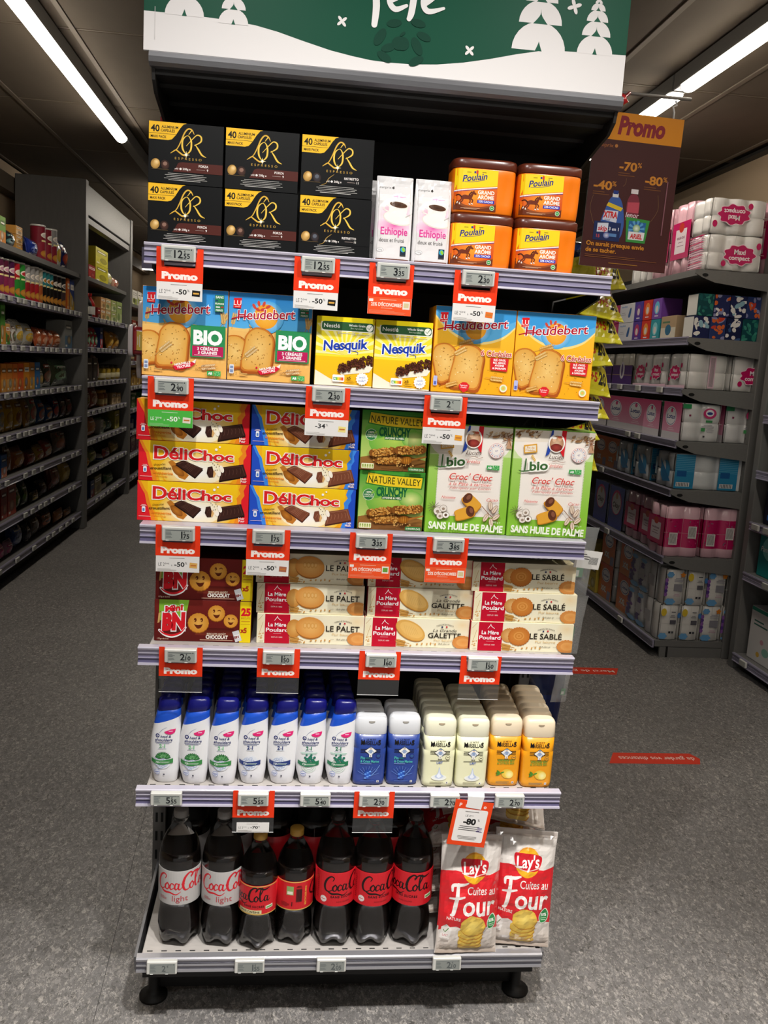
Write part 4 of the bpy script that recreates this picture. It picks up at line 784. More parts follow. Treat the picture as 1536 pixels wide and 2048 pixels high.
for (x, b_, s_, lab) in ((-.391, '5', '55', 'price tag reading 5.55 below the first shampoo bottles'), (-.212, '5', '55', 'price tag reading 5.55 above the 70 percent promo card'), (-.082, '5', '40', 'price tag reading 5.40 below the last shampoo bottles'), (.043, '2', '70', 'price tag reading 2.70 below the blue shower gels'), (.196, '2', '70', 'price tag reading 2.70 below the cream shower gels'), (.3385, '2', '70', 'price tag reading 2.70 below the orange shower gels')):
    esl(x, .5595, b_, s_, lab, tilt=.06)
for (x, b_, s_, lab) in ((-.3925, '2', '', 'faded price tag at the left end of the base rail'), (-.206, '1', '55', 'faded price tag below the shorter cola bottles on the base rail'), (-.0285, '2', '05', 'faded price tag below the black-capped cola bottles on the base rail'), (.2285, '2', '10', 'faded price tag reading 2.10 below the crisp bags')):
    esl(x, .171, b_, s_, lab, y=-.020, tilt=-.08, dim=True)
for (x, z, kd, tx, th, lab) in ((-.388, 1.6525, 'white', W50, '#1c1c1e', 'promo tag with white 50 percent card below the left coffee cartons'), (-.130, 1.653, 'white', W50, '#1c1c1e', 'promo tag with white 50 percent card below the right coffee cartons'), (.014, 1.652, 'orange', "25% D'ÉCONOMIES", '1', 'promo tag with orange 25 percent card below the pink coffee bags'), (.181, 1.650, 'white', W50, '#e8762a', 'promo tag with white 50 percent card below the cocoa tubs'),
        (-.400, 1.411, 'green', W50, '#e8e0d0', 'promo tag with green 50 percent card over the chocolate biscuits'), (-.097, 1.4095, 'white', '-34', '#f3e28a', 'promo tag with white 34 percent card over blue-ended biscuits'), (.138, 1.405, 'white', W50, '#f0a83a', 'promo tag with white 50 percent card over the granola carton'),
        (-.380, 1.122, 'white', W50, '#e2b060', 'promo tag with white 50 percent card over the mini biscuits'), (-.202, 1.121, 'white', W50, '#b06a50', 'promo tag with white 50 percent card over the palet biscuits'), (.005, 1.122, 'orange', "34% D'ÉCONOMIES", '1', 'promo tag with orange 34 percent card below the granola cartons'), (.1625, 1.119, 'orange', "25% D'ÉCONOMIES", '1', 'promo tag with orange 25 percent card below the lime cereal carton'),
        (-.369, .871, 'clear', '', None, 'promo tag with empty clear sleeve below the mini biscuits'), (-.1715, .873, 'clear', '', None, 'promo tag with empty clear sleeve below the palet biscuits'), (.038, .873, 'clear', '', None, 'promo tag with empty clear sleeve below the galette biscuits'), (.2525, .868, 'clear', '', None, 'promo tag with empty clear sleeve below the sable biscuits'),
        (-.211, .561, 'low', 'LE 2-70', None, 'promo tag with white 70 percent card among the cola bottles'), (.0445, .561, 'clear', '', None, 'promo tag with empty clear sleeve in front of the cola bottles')):
    holder(x, z, kd, tx, th, lab)
# tilted paper leaflet taped on the fifth rail
a = Art(84, 108, '#f04a20'); a.rect(8, 10, 68, 78, '#f3efec', r=4)
for i, ch in enumerate('Promo'): a.text(ch, 13 + i * 13.5, 93, 7.5, '#fbe9e2', 'c', b=.05)
a.text('LE 2', 34, 70, 4.5, '#2a2a2a', 'c'); a.text('ème', 43, 72, 2.4, '#2a2a2a', 'c'); a.text('-80', 40, 52, 13, '#222', 'c', w=28, b=.045); a.text('%', 57, 61, 5, '#222'); a.bars(16, 46, 52, 3, 4.4, 1.4, '#4a4a4a', seed=5); a.bars(18, 22, 46, 3, 3, 1, '#77736e', seed=6); a.bars(58, 45, 14, 4, 3, 1, '#6a5a9a', seed=9); a.bars(18, 82, 46, 1, 2, 1, '#77736e')
r = empty('promo_leaflet', (.2605, -.030, .548), 'tilted orange leaflet reading minus 80, taped below cream shower gels', 'leaflet', None, (.06, math.radians(6.5), 0))
MB().box(-.042, .042, -.0003, .0003, -.108, 0, '#f04a20').build('paper', M['carton'], r); a.build('printed_face', 'carton', r, (0, -.0003, -.108))
MB().add([(-.019, .006, .016), (.018, .006, .018), (.0185, -.0012, .012), (-.0175, -.0012, .010), (.0165, -.0014, -.018), (-.0165, -.0014, -.016)], [(0, 1, 2, 3), (3, 2, 4, 5)], '#eceae8').build('paper_tape', M['carton'], r)
# ================================================================ tubs, pouches, bottles and bags on the display
from mathutils import noise as mnoise
def sell(a, b, n, N=32, cx=0, cy=0, z=0):
    out = []
    for i in range(N):
        t = 2 * PI * i / N; c, s = math.cos(t), math.sin(t)
        out.append((cx + a * math.copysign(abs(c) ** (2 / n), c), cy + b * math.copysign(abs(s) ** (2 / n), s), z))
    return out
def lerp_tab(tab, z):
    for (z0, *a), (z1, *b) in zip(tab, tab[1:]):
        if z <= z1: 
            t = max(0, (z - z0) / (z1 - z0)) if z1 > z0 else 0; return [p + (q - p) * t for p, q in zip(a, b)]
    return list(tab[-1][1:])
def front_y(x, a, b, n, cy): 
    k = min(.999, abs(x) / a); return cy - b * (1 - k ** n) ** (1 / n)

# --- orange cocoa tub
TUB = [(0, .0600, .040), (.004, .0625, .0425), (.03, .0635, .0435), (.06, .0640, .044), (.082, .0640, .044), (.086, .0620, .042)]
def horse(a, x, y, s, c):
    P = lambda L: [(x + p * s, y + q * s) for p, q in L]
    a.poly(P(crom([(-10, 3), (-4, 6), (4, 5), (9, 8), (12, 13), (15, 15), (16, 12), (20, 9), (18, 7), (14, 8), (12, 3), (9, -2), (3, -2), (-6, -2), (-11, -1)], True, 4)), c)
    for L in ([(8, 0), (13, -4), (11, -10), (13, -11)], [(6, 0), (8, -5), (6, -11), (8, -12)], [(-8, 0), (-12, -5), (-17, -8), (-18, -10)], [(-6, 0), (-8, -6), (-13, -10), (-13, -12)]): a.stroke(P(L), 2.2 * s, c); a.stroke(P(L[-2:]), 2 * s, '#f0e6dc', smooth=False)
    a.stroke(P([(-10, 2), (-15, 6), (-20, 5)]), 2 * s, '#3a160c'); a.stroke(P([(10, 12), (7, 9), (5, 6)]), 2 * s, '#3a160c')
def art_cocoa():
    a = Art(84, 77); a.grad(0, 0, 84, 77, '#c23a14', '#ee7a1e'); a.ell(40, 26, 40, 30, '#f39a2a', '#d8501a')
    a.poly([(0, 37), (84, 48), (84, 77), (0, 77)], '#f7d21c'); a.poly([(0, 36), (84, 47), (84, 45), (0, 34)], '#f4efe6'); a.poly([(0, 33.6), (84, 44.6), (84, 43.6), (0, 32.8)], '#2d3a9a')
    a.poly([(0, 0), (0, 20)] + crom([(0, 20), (25, 8), (55, 6), (84, 14)])[1:] + [(84, 0)], '#6a2f16'); a.stroke([(0, 16, 1), (22, 7, 4), (52, 5, 4), (84, 13, 1)], 3, '#8e4a22')
    a.text('Poulain', 14, 52, 11.5, '#22307e', w=50, sh=.3, rot=9, b=.02); a.stroke([(18, 52), (36, 53), (58, 58)], .9, '#22307e')
    a.rect(40, 68, 4, 7, '#d23a2a', r=1.5); a.rect(36, 69, 3.5, 4, '#2a3a8a', r=1); a.rect(22, 70, 8, 1, '#6a5a1a'); a.rect(52, 71, 8, 1, '#6a5a1a')
    a.text('GRAND', 79, 31, 6.6, '#f9f0e4', 'r', w=33, b=.035); a.text('ARÔME', 79, 22, 6.6, '#f9f0e4', 'r', w=33, b=.035); a.rect(46, 14, 34, 6, '#2a3bb0', r=1); a.text('32% CACAO', 63, 15.4, 3.6, '#f1eef8', 'c', b=.03, w=29)
    horse(a, 24, 22, .98, '#6e2c16'); a.rect(14, 3, 38, .8, '#d9a888'); a.rect(20, 1.6, 26, .7, '#d9a888'); a.ell(76, 6, 4.6, 4.6, '#e8f0d8'); a.ell(76, 6, 3.8, 3.8, '#3f9a4a'); a.rect(74, 5.5, 4, 1, '#e8f0d8'); return a
mb = MB(); rings = []
for z in (0, .003, .02, .045, .07, .082, .0865):
    a_, b_ = lerp_tab(TUB, z); r_ = sell(a_, b_, 5, 40, 0, .045, z)
    if .01 < z < .08: r_ = [(x - (.004 if x > .036 and y < .03 else 0) * 0, y + (.0045 * math.exp(-((x - .043) / .011) ** 2) if y < .045 else 0), q) for x, y, q in r_]
    rings.append(r_)
tub_body = mb.loft(rings, '#f07a10').mesh('cocoa_tub', 'plastic')
tub_lid = MB().loft([sell(.0645, .0445, 5, 40, 0, .045, z) if k == 0 else sell(.0645 - k, .0445 - k, 5, 40, 0, .045, z) for z, k in ((.0845, 0), (.0855, -.0006), (.099, -.0006), (.1015, .001), (.103, .004))], '#5a2616').mesh('lid', 'plastic')
wt = lambda u, v, o: ((u - 42) / 1000 - .018, front_y((u - 42) / 1000 - .018, *lerp_tab(TUB, .005 + v / 1000), 5, .045) - o - .0003, .005 + v / 1000)
tub_label = art_cocoa().mesh('label', 'plastic', warp=wt, step=7)
for x, z, lab in ((.1945, 0, 'orange cocoa tub with brown lid, lower one beside the coffee bag'), (.3265, 0, 'orange cocoa tub with brown lid, lower one at shelf right end'), (.1925, .1035, 'orange cocoa tub with brown lid, stacked upper one beside coffee bag'), (.3255, .1035, 'orange cocoa tub with brown lid, stacked upper one at right end')):
    t = setp(link('cocoa_tub', tub_body, None, (x, .022, Z1 + .0015 + z)), lab, 'cocoa tub', 'orange cocoa tubs on the top shelf'); link('label', tub_label, t); link('lid', tub_lid, t)

# --- white and pink coffee pouch
POU = [(0, .0365, .022, .022), (.004, .0375, .023, .022), (.06, .0372, .023, .022), (.115, .0366, .0215, .022), (.132, .0362, .013, .020), (.145, .0358, .005, .019), (.163, .0355, .0030, .0195)]
def wrk(x, z, s=1.0): return .0011 * s * mnoise.noise(Vector((x * 55, z * 55, 1.7))) + .0006 * s * mnoise.noise(Vector((x * 150, z * 130, 4.1)))
def pouch_y(x, z):
    a, b, cy = lerp_tab(POU, z); return front_y(x, a, b, 5, cy) + wrk(x, z, .6 if z < .1 else 1.4)
def art_pouch():
    a = Art(73, 160, '#dfdcdb'); a.rect(0, 124, 73, 36, '#d6d4d4'); a.rect(0, 124, 73, 1, '#e6e4e4'); a.ell(40, 86, 38, 34, '#e870b4', '#f1efee'); a.ell(38, 66, 36, 18, '#e060a8', '#f0dce8')
    a.text('franprix', 4, 137, 5, '#4a4644', w=25); a.ell(33, 139, 2.4, 2.6, '#4a4644'); a.ell(34, 141.6, 1.4, .7, '#4a4644', rot=40)
    a.ell(44, 122, 14, 6, '#f0c0da', '#f1efee'); a.stroke([(34, 121), (42, 123), (50, 121), (58, 122)], 1, '#e58abb'); a.stroke([(42, 119), (44, 126)], .8, '#e58abb')
    a.ell(44, 80, 30, 13, '#e2d9d0', rot=-8); a.ell(44, 81, 28, 11.5, '#f2ede8', rot=-8)
    a.poly(crom([(24, 108), (26, 92), (33, 82), (48, 78), (58, 84), (62, 94), (63, 104)]) + [(63, 104), (24, 109)], '#f3eee8'); a.stroke([(25, 103), (17, 104), (16, 96), (26, 92)], 2.6, '#efe9e2')
    a.ell(44, 106, 20, 7, '#efe8e0', rot=-6); a.ell(44, 106, 17.6, 5.6, '#3a2418', '#5a3a26', rot=-6); a.stroke([(60, 84), (70, 90), (73, 92)], 2, '#bdb8b4')
    a.text('Ethiopie', 11, 49, 13.5, '#d93a92', w=54, b=.015); a.text('doux et fruité', 9, 35, 7.2, '#5a5654', w=50); a.ell(12, 19, 7, 4, '#8a8684'); a.ell(12, 19, 6.5, 3.5, '#f1efee'); a.text('250g', 12, 17.6, 3.2, '#5a5654', 'c')
    a.rect(52, 12, 12, 16, '#1c2a3a'); a.ell(58, 22, 5, 5, '#2aa0c8'); a.ell(59, 22, 3, 4.4, '#8ac43a', rot=30); a.rect(52, 9, 12, 3, '#3a3a3a'); a.rect(0, 0, 73, 3.2, '#6a3a28'); return a
rings = []
for z in (0, .004, .03, .06, .09, .112, .122, .132, .14, .148, .156, .163):
    a_, b_, cy = lerp_tab(POU, z); rings.append([(x, y + (wrk(x, z) if y < cy else -wrk(x, z)), q) for x, y, q in sell(a_, b_, 5, 36, 0, cy, z)])
pouch = MB().loft(rings, '#eceaea').mesh('coffee_pouch', 'film')
pouch_art = art_pouch().mesh('printed_front', 'film', warp=lambda u, v, o: ((u - 36.5) / 1000 * .985, pouch_y((u - 36.5) / 1000 * .985, .002 + v / 1000) - o - .0005, .002 + v / 1000), step=6)
for x, y, lab in ((.0165, .028, 'white and pink coffee pouch beside the black coffee cartons'), (.0935, .028, 'white and pink coffee pouch beside the orange cocoa tubs'), (.004, .078, 'white coffee pouch peeking out behind the left pink pouch')):
    t = setp(link('coffee_pouch', pouch, None, (x, y, Z1 + .001)), lab, 'coffee pouch', 'white and pink coffee pouches on the top shelf'); link('printed_front', pouch_art, t)

# --- shampoo bottles
SH = [(0, -.0215, .0215, .013), (.004, -.0245, .0235, .0155), (.03, -.0315, .0270, .018), (.06, -.0345, .0285, .019), (.09, -.0340, .0290, .019), (.12, -.0300, .0288, .018), (.145, -.0235, .0284, .0165), (.165, -.0185, .0278, .0155), (.186, -.0165, .0270, .0145), (.190, -.0140, .0250, .012)]
rings, cols = [], []
for z, slant, c in ((0, 0, '#eeeef0'), (.004, 0, '#eeeef0'), (.03, 0, '#eeeef0'), (.06, 0, '#eeeef0'), (.09, 0, '#eeeef0'), (.115, .1, '#eeeef0'), (.138, .34, '#eeeef0'), (.1383, .34, '#1f55cc'), (.150, .25, '#1f55cc'), (.162, .15, '#1b46b8')):
    r_ = []
    for x, y, q in sell(1, 1, 2.3, 36, 0, 0, z):
        l, rr, d = lerp_tab(SH, z); X = (l + rr) / 2 + (rr - l) / 2 * x; zz = z + slant * (X - 0); l, rr, d = lerp_tab(SH, zz); X = (l + rr) / 2 + (rr - l) / 2 * x
        r_.append((X, .019 + d * y, zz))
    rings.append(r_); cols.append(c)
shampoo_body = MB().loft(rings, cols=cols).mesh('shampoo_bottle', 'plastic')
rings = []
for z, k, sl in ((.1622, 1.0, .15), (.1632, 1.05, .13), (.175, 1.04, .06), (.185, 1.0, .0), (.189, .9, 0), (.190, .7, 0)):
    l, rr, d = lerp_tab(SH, z); rings.append([((l + rr) / 2 + (rr - l) / 2 * k * x, .019 + d * k * y, z + sl * ((rr - l) / 2 * x)) for x, y, q in sell(1, 1, 2.6, 30)])
shampoo_cap = MB().loft(rings, '#12146e').mesh('cap', 'plastic')
def art_shampoo(kind):
    a = Art(60, 136); gr, tx = {'mint': ('#3c8c48', '#7fc894'), 'pearl': ('#2c3f80', '#2c3f80'), 'euca': ('#227a52', '#1f7a58')}[kind]
    a.ell(13, 103, 4.2, 4.2, '#232e6e'); a.ell(13, 103, 2.2, 2.2, '#eeeef0'); a.ell(13, 103, 1.1, 1.1, '#232e6e'); a.stroke([(16, 108, .3), (22, 116, .7), (32, 122, .3)], .6, '#9aa0c0')
    a.text('head &', 19, 99, 5.4, '#232e6e', w=22, sh=.2, b=.01); a.text('shoulders', 8, 91, 5.8, '#232e6e', w=36, sh=.2, b=.015); a.rect(8, 88, 34, 1, '#4a5488'); a.rect(10, 85.8, 28, .8, '#8a92b4')
    a.text('2', 17, 77, 7.6, tx, b=.03); a.text('IN', 23.4, 78, 2.8, tx); a.text('1', 27.5, 77, 7.6, tx, b=.03); a.rect(15, 74, 17, .9, '#a8b4c4')
    a.poly(crom([(27, 112), (30, 108), (40, 106), (48, 110), (50, 118)]) + [(50, 118), (40, 117)], '#e62a78'); a.rect(36, 112, 8, 2, '#f6c0d8')
    if kind == 'euca': 
        for i in range(3): a.stroke([(25 + (16 - i * 4) * math.cos(q * .3), 42 + (16 - i * 4) * math.sin(q * .3)) for q in range(21)], .9, '#c2dcc6')
        a.rect(6, 70, 36, 1, '#9fd2bc'); a.rect(8, 67.5, 32, 1, '#9fd2bc')
        for (x, y, r) in ((20, 56, 4), (27, 60, 4.6), (32, 54, 4), (24, 51, 4.4), (36, 60, 3), (16, 60, 2.6), (29, 66, 2.6), (35, 51, 3.4), (19, 66, 2.2)): a.ell(x, y, r, r * .9, '#2a8a70', '#1c6450', n=12)
    else:
        a.ell(25, 46, 17, 17, '#dfe6f2', '#e9ecf2', n=30)
        R = random.Random(3)
        for i in range(26):
            an = R.random() * 6.28; d = 15 * math.sqrt(R.random()); a.ell(25 + d * math.cos(an), 46 + d * math.sin(an), 3.4, 2.8, '#f6f9fd', '#a8b8d8', n=10)
        if kind == 'mint':
            for i in range(11): an = .2 + i * .27; a.ell(25 + 10 * math.cos(an), 53 + 8.5 * math.sin(an), 6.8, 2.5, '#7fc47e' if i % 2 else '#3f9a4e', '#1a5a2c', rot=math.degrees(an), n=10)
            for i in range(5): an = .5 + i * .55; a.ell(25 + 4 * math.cos(an), 54 + 6 * math.sin(an), 5, 2.4, '#8fd08c', '#237038', rot=math.degrees(an), n=10)
    a.poly(crom([(1, 44), (12, 40), (26, 39), (46, 43)]) + crom([(46, 53), (26, 49), (12, 49), (1, 53)]), gr); a.text('72h', 10, 42.4, 4, '#eef4ee', b=.03); a.rect(19, 44.6, 20, 1, '#cfe0d0'); a.rect(19, 42.6, 18, .9, '#b0ccb4')
    a.ell(13, 22, 6.2, 6.2, '#8a98cc'); a.ell(13, 22, 5.4, 5.4, '#e6eaf4'); a.rect(9, 21, 8, 2.4, '#8a98cc'); a.rect(11, 18, 4, 1.2, '#8a98cc'); a.rect(26, 15, 3.4, 3.4, '#4a4c58'); return a
def sh_warp(u, v, o):
    z = .004 + v / 1000; l, rr, d = lerp_tab(SH, z); c, w = (l + rr) / 2, (rr - l) / 2; x = (u - 29) / 1000 - .001
    k = max(-.97, min(.97, (x - c) / w)); return (c + w * k, .019 - d * (1 - abs(k) ** 2.3) ** (1 / 2.3) - o - .0004, z)
SHA = {k: art_shampoo(k).mesh('printed_front', 'plastic', warp=sh_warp, step=6) for k in ('mint', 'pearl', 'euca')}
ORD = ['first', 'second', 'third', 'fourth', 'fifth', 'sixth', 'seventh', 'eighth']
g = 'white and blue shampoo bottles'
KN = {'mint': 'green mint band', 'pearl': 'navy band and pearls', 'euca': 'dark green eucalyptus band'}
for i, (x, y, kd) in enumerate(((-.400, .017, 'mint'), (-.339, .012, 'mint'), (-.278, .009, 'mint'), (-.217, .014, 'pearl'), (-.1535, .015, 'pearl'), (-.0925, .014, 'euca'), (-.0295, .014, 'euca'))):
    for j in range(5):
        t = setp(link('shampoo_bottle', shampoo_body, None, (x + .0015 * ((i * 7 + j * 3) % 3 - 1) * (j > 0) - .0012 * j, y + .0435 * j + (.012 if j and i < 4 else 0), Z5), (0, 0, .02 * ((i + j) % 3 - 1))),
                 (f'white shampoo bottle with {KN[kd]}, {ORD[i]} in the front row' if j == 0 else f'blue capped shampoo bottle, {ORD[j - 1]} behind the {ORD[i]} front one'), 'shampoo bottle', g)
        link('cap', shampoo_cap, t)
        if j == 0: link('printed_front', SHA[kd], t)

# --- shower gel bottles
GEL = [(0, .0300, .0140), (.003, .0335, .0170), (.012, .0345, .0180), (.07, .0348, .0182), (.083, .0348, .0182), (.0835, .0341, .0182), (.0855, .0341, .0182), (.086, .0347, .0181), (.117, .0343, .0179)]
GCAP = [(.1172, .0340, .0176), (.118, .0345, .0180), (.140, .0343, .0178), (.150, .0335, .0170), (.155, .0310, .0150), (.158, .0265, .0110)]
def gel_parts(body, cap):
    b = MB().loft([sell(a_, b_, 4.2, 36, 0, .018, z) for z, a_, b_ in GEL], body).mesh('shower_gel_bottle', 'plastic')
    c = MB().loft([sell(a_, b_, 4.2, 36, 0, .018, z) for z, a_, b_ in GCAP], cap)
    n_ = Art(14, 6); n_.poly([(0, 6)] + [(7 + 7 * math.cos(PI + PI * i / 10), 6 + 4.5 * math.sin(PI + PI * i / 10)) for i in range(11)], '#b9a68c' if cap != '#e4e6ea' else '#a8a49c')
    return b, c.mesh('cap', 'plastic'), n_.mesh('thumb_notch', 'plastic', warp=lambda u, v, o: ((u - 7) / 1000, -.0001 - o, .1415 + v / 1000))
def art_gel(kind):
    a = Art(60, 112); ink = '#1c1a1e'; bgc, tx = {'blue': ('#2c4592', '#53c2b4'), 'cream': ('#ecebc4', '#4a62b0'), 'orange': ('#f0a21c', '#4e9a3a')}[kind]
    a.text('LE PETIT', 31, 101, 3.4, ink, 'c', w=20, b=.01); a.text('MARSEILLAIS', 30, 91, 8.2, ink, 'c', w=42, b=.015); a.text('M', 9, 91, 11, ink, w=8, b=.02); a.text('S', 52, 91, 11, ink, 'r', w=6, b=.02)
    for i in range(3): a.rect(9, 80 - i * 3.4, 43, 1.1, ink)
    a.poly([(17, 77), (31, 88), (45, 77), (31, 66)], ink); a.poly([(18.6, 77), (31, 86.6), (43.4, 77), (31, 67.4)], '#f3f1ea')
    a.ell(31, 82.5, 2.8, 2.8, '#e9cdb4'); a.ell(31, 84.4, 3.4, 1.3, '#7a90b0'); a.rect(27.8, 71.5, 6.4, 8.6, '#8fa4c8', r=1.5); a.rect(28, 63, 2.6, 9, '#f0eee8', r=.8); a.rect(31.6, 63, 2.6, 9, '#f0eee8', r=.8); a.stroke([(28, 78), (25, 74), (27, 70)], 1.5, '#8fa4c8'); a.stroke([(34, 78), (37, 74), (35, 70)], 1.5, '#8fa4c8'); a.rect(27, 61.5, 3.4, 1.6, '#3a3a44'); a.rect(31.6, 61.5, 3.4, 1.6, '#3a3a44')
    a.ell(48, 66, 5, 5, '#6a6048' if kind != 'blue' else '#1e2c60'); a.ell(48, 66, 4.2, 4.2, bgc); a.rect(45.4, 65, 5.2, 1.8, '#6a6048' if kind != 'blue' else '#3a7a80')
    if kind == 'blue':
        a.text('Pin', 10, 58, 6, tx, b=.02, w=9); a.rect(20, 58, 10, 5, '#1f5a6a'); a.text('& Criste Marine', 10, 50.5, 5.4, tx, b=.02, w=40); a.rect(10, 47, 24, 1.2, '#8aa0d8')
        for i in range(9): an = 20 + i * 16; a.stroke([(27, 18), (27 + 26 * math.cos(math.radians(an)), 18 + 24 * math.sin(math.radians(an)))], .7, '#6a8cd0', smooth=False)
        a.stroke([(26, 12), (40, 26), (52, 44)], 1.1, '#7aa0e0'); a.ell(27, 23, 8, 12, '#2a62c8', '#1c3c90')
        for q in range(6): a.ell(22 + (q % 3) * 5, 15 + q * 3, 2.8, 1.6, '#6aa0ee', n=8)
    elif kind == 'cream':
        a.rect(10, 58, 42, 1.4, '#5a5848'); a.text('LAIT', 31, 52, 4.6, tx, 'c', b=.03); a.ell(31, 20, 17, 7, '#d4dcea', '#eef0e4'); a.poly(crom([(22, 22), (28, 30), (31, 44), (35, 30), (41, 22), (31, 17)], True), '#c0cce4'); a.poly(crom([(26, 23), (30, 31), (31, 40), (33, 28), (36, 23), (31, 19)], True), '#eaf0f8')
    else:
        a.text('VERVEINE BIO', 31, 56, 4.6, tx, 'c', b=.02, w=38); a.text('& CITRON BIO', 31, 50, 4.6, tx, 'c', b=.02, w=38); a.rect(11, 61, 40, 1.2, '#7a5a10'); a.ell(36, 28, 13, 11, '#f6dc60', '#e4b83a', rot=-15); a.ell(41, 26, 9, 9, '#f7efb0', '#f0d86a')
        for r_ in (20, 140, 170, 200): a.ell(20 + 5 * math.cos(math.radians(r_)), 28 + 7 * math.sin(math.radians(r_)), 5, 1.8, '#4a8a2c', rot=r_, n=10)
    a.rect(12, 8, 30, 1.3, '#8a8468' if kind != 'blue' else '#4a62a8'); a.rect(12, 5, 26, 1.1, '#8a8468' if kind != 'blue' else '#4a62a8'); a.rect(47, 5, 5, 5, '#e8e6e0'); a.rect(48.4, 6, 2, 3, '#4a4a50'); return a
gw = lambda u, v, o: ((u - 30) / 1000, front_y((u - 30) / 1000, *lerp_tab(GEL, .003 + v / 1000), 4.2, .018) - o - .0005, .003 + v / 1000)
GP = {k: (*gel_parts(*c), art_gel(k).mesh('printed_front', 'plastic', warp=gw, step=7)) for k, c in (('blue', ('#2c4592', '#e4e6ea')), ('cream', ('#ecebc4', '#f3f0d6')), ('orange', ('#f0a21c', '#f6e4c6')))}
g = 'rows of shower gel bottles'
for i, (x, y, kd, n, dx) in enumerate(((.033, .0165, 'blue', 3, -.002), (.1065, .0185, 'blue', 3, -.002), (.1845, .012, 'cream', 7, .001), (.2575, .010, 'cream', 6, .001), (.3325, .017, 'orange', 6, .0035), (.4055, .012, 'orange', 6, .004))):
    b_, c_, n_, p_ = GP[kd]
    for j in range(n):
        yy = y + .0365 * j + (.004 * (j % 2) if j else 0)
        t = setp(link('shower_gel_bottle', b_, None, (x + dx * j * .9, yy, Z5)), (f'{kd} shower gel bottle with emblem, front of {ORD[i]} gel row from left' if j == 0 else f'pale capped {kd} shower gel bottle, {ORD[j]} from front in {ORD[i]} gel row'), 'shower gel', g)
        link('cap', c_, t); link('thumb_notch', n_, t) if j < 2 else None
        if j == 0: link('printed_front', p_, t)

# --- cola bottles
def cola_prof(k):   # big = 1.5 litre outline, else the shorter one
    big = [(0, .020), (.003, .034), (.010, .0425), (.022, .0455), (.045, .0460), (.065, .0445), (.085, .0415), (.098, .0410), (.104, .0435), (.107, .0450), (.186, .0450), (.190, .0455), (.205, .0450), (.222, .0425), (.240, .0375), (.256, .0300), (.270, .0220), (.282, .0160), (.289, .0140), (.290, .0165), (.2925, .0165), (.293, .0135), (.306, .0132)]
    return big if k else [(z * .86, r * .93) for z, r in big]
def petal(prof, shrink=0, ztop=None, n=40):
    rings = []
    for z, r in prof:
        if ztop and z > ztop: break
        k = max(0, 1 - z / .034) ** 1.3; rings.append([((max(.002, r - shrink) * (1 - .34 * k * (.5 - .5 * math.cos(5 * t)))) * math.cos(t), (max(.002, r - shrink) * (1 - .34 * k * (.5 - .5 * math.cos(5 * t)))) * math.sin(t), z + shrink * 1.2 * (1 if z < .01 else 0) + .012 * k * (.5 - .5 * math.cos(5 * t))) for t in [2 * PI * i / n for i in range(n)]])
    return rings
def script_cola(a, x, y, s, c):
    T = lambda L: [(x + p[0] * s, y + p[1] * s, p[2] * s) for p in L]
    a.stroke(T([(17, 23, 1.5), (19, 28, 2), (14, 31, 2.6), (7, 25, 3.6), (3, 14, 4), (5, 5, 3.4), (11, 3, 2.2), (18, 8, 1.2)]), 3, c)
    a.stroke(T([(8, 3, 1.6), (16, -1, 3.6), (26, -1, 3), (36, -4, 2), (44, 1, .8)]), 3, c)
    for ox in (20, 61.5): a.stroke(T([(ox + 1.5, 16, 2.2), (ox - 2.6, 11, 3), (ox - 2, 5.5, 2.6), (ox + 2, 5, 2), (ox + 4.4, 11, 2.6), (ox + 1.5, 16, 2)]), 2.4, c)
    a.stroke(T([(ox - 36.5 + 11, 14.5, 1.4) if False else (32, 14, 2.4), (29, 16, 1.6), (25.8, 10, 3), (27.5, 5, 2.2), (33, 8, 1)]), 2.4, c)
    for ox in (37, 81): a.stroke(T([(ox + 3.4, 15, 1.6), (ox - 1, 16, 2), (ox - 3, 9, 3), (ox - 1, 5, 2), (ox + 2.4, 9, 1.6), (ox + 4, 16, 2.8), (ox + 3, 8, 2.8), (ox + 5, 5, 2), (ox + 9, 9, .9)]), 2.4, c)
    a.stroke(T([(46, 15, 2.6), (49, 15.4, 2.6)]), 2.6, c, smooth=False)
    a.stroke(T([(61, 25, 1.4), (64, 30, 2.4), (59, 34, 2.6), (51, 27, 3.8), (47.5, 14, 4.2), (50, 5, 3.4), (55, 4, 2), (60, 8, 1)]), 3, c)
    a.stroke(T([(66, 10, 1), (72, 22, 2.2), (75, 31, 2.4), (72, 33, 2), (69.6, 24, 3), (69.5, 9, 3.4), (72, 5, 2.2), (77, 9, 1)]), 2.6, c)
    a.stroke(T([(60, 27, 1.2), (68, 33, 3), (78, 30, 3.4), (88, 33, 1.2)]), 3, c)
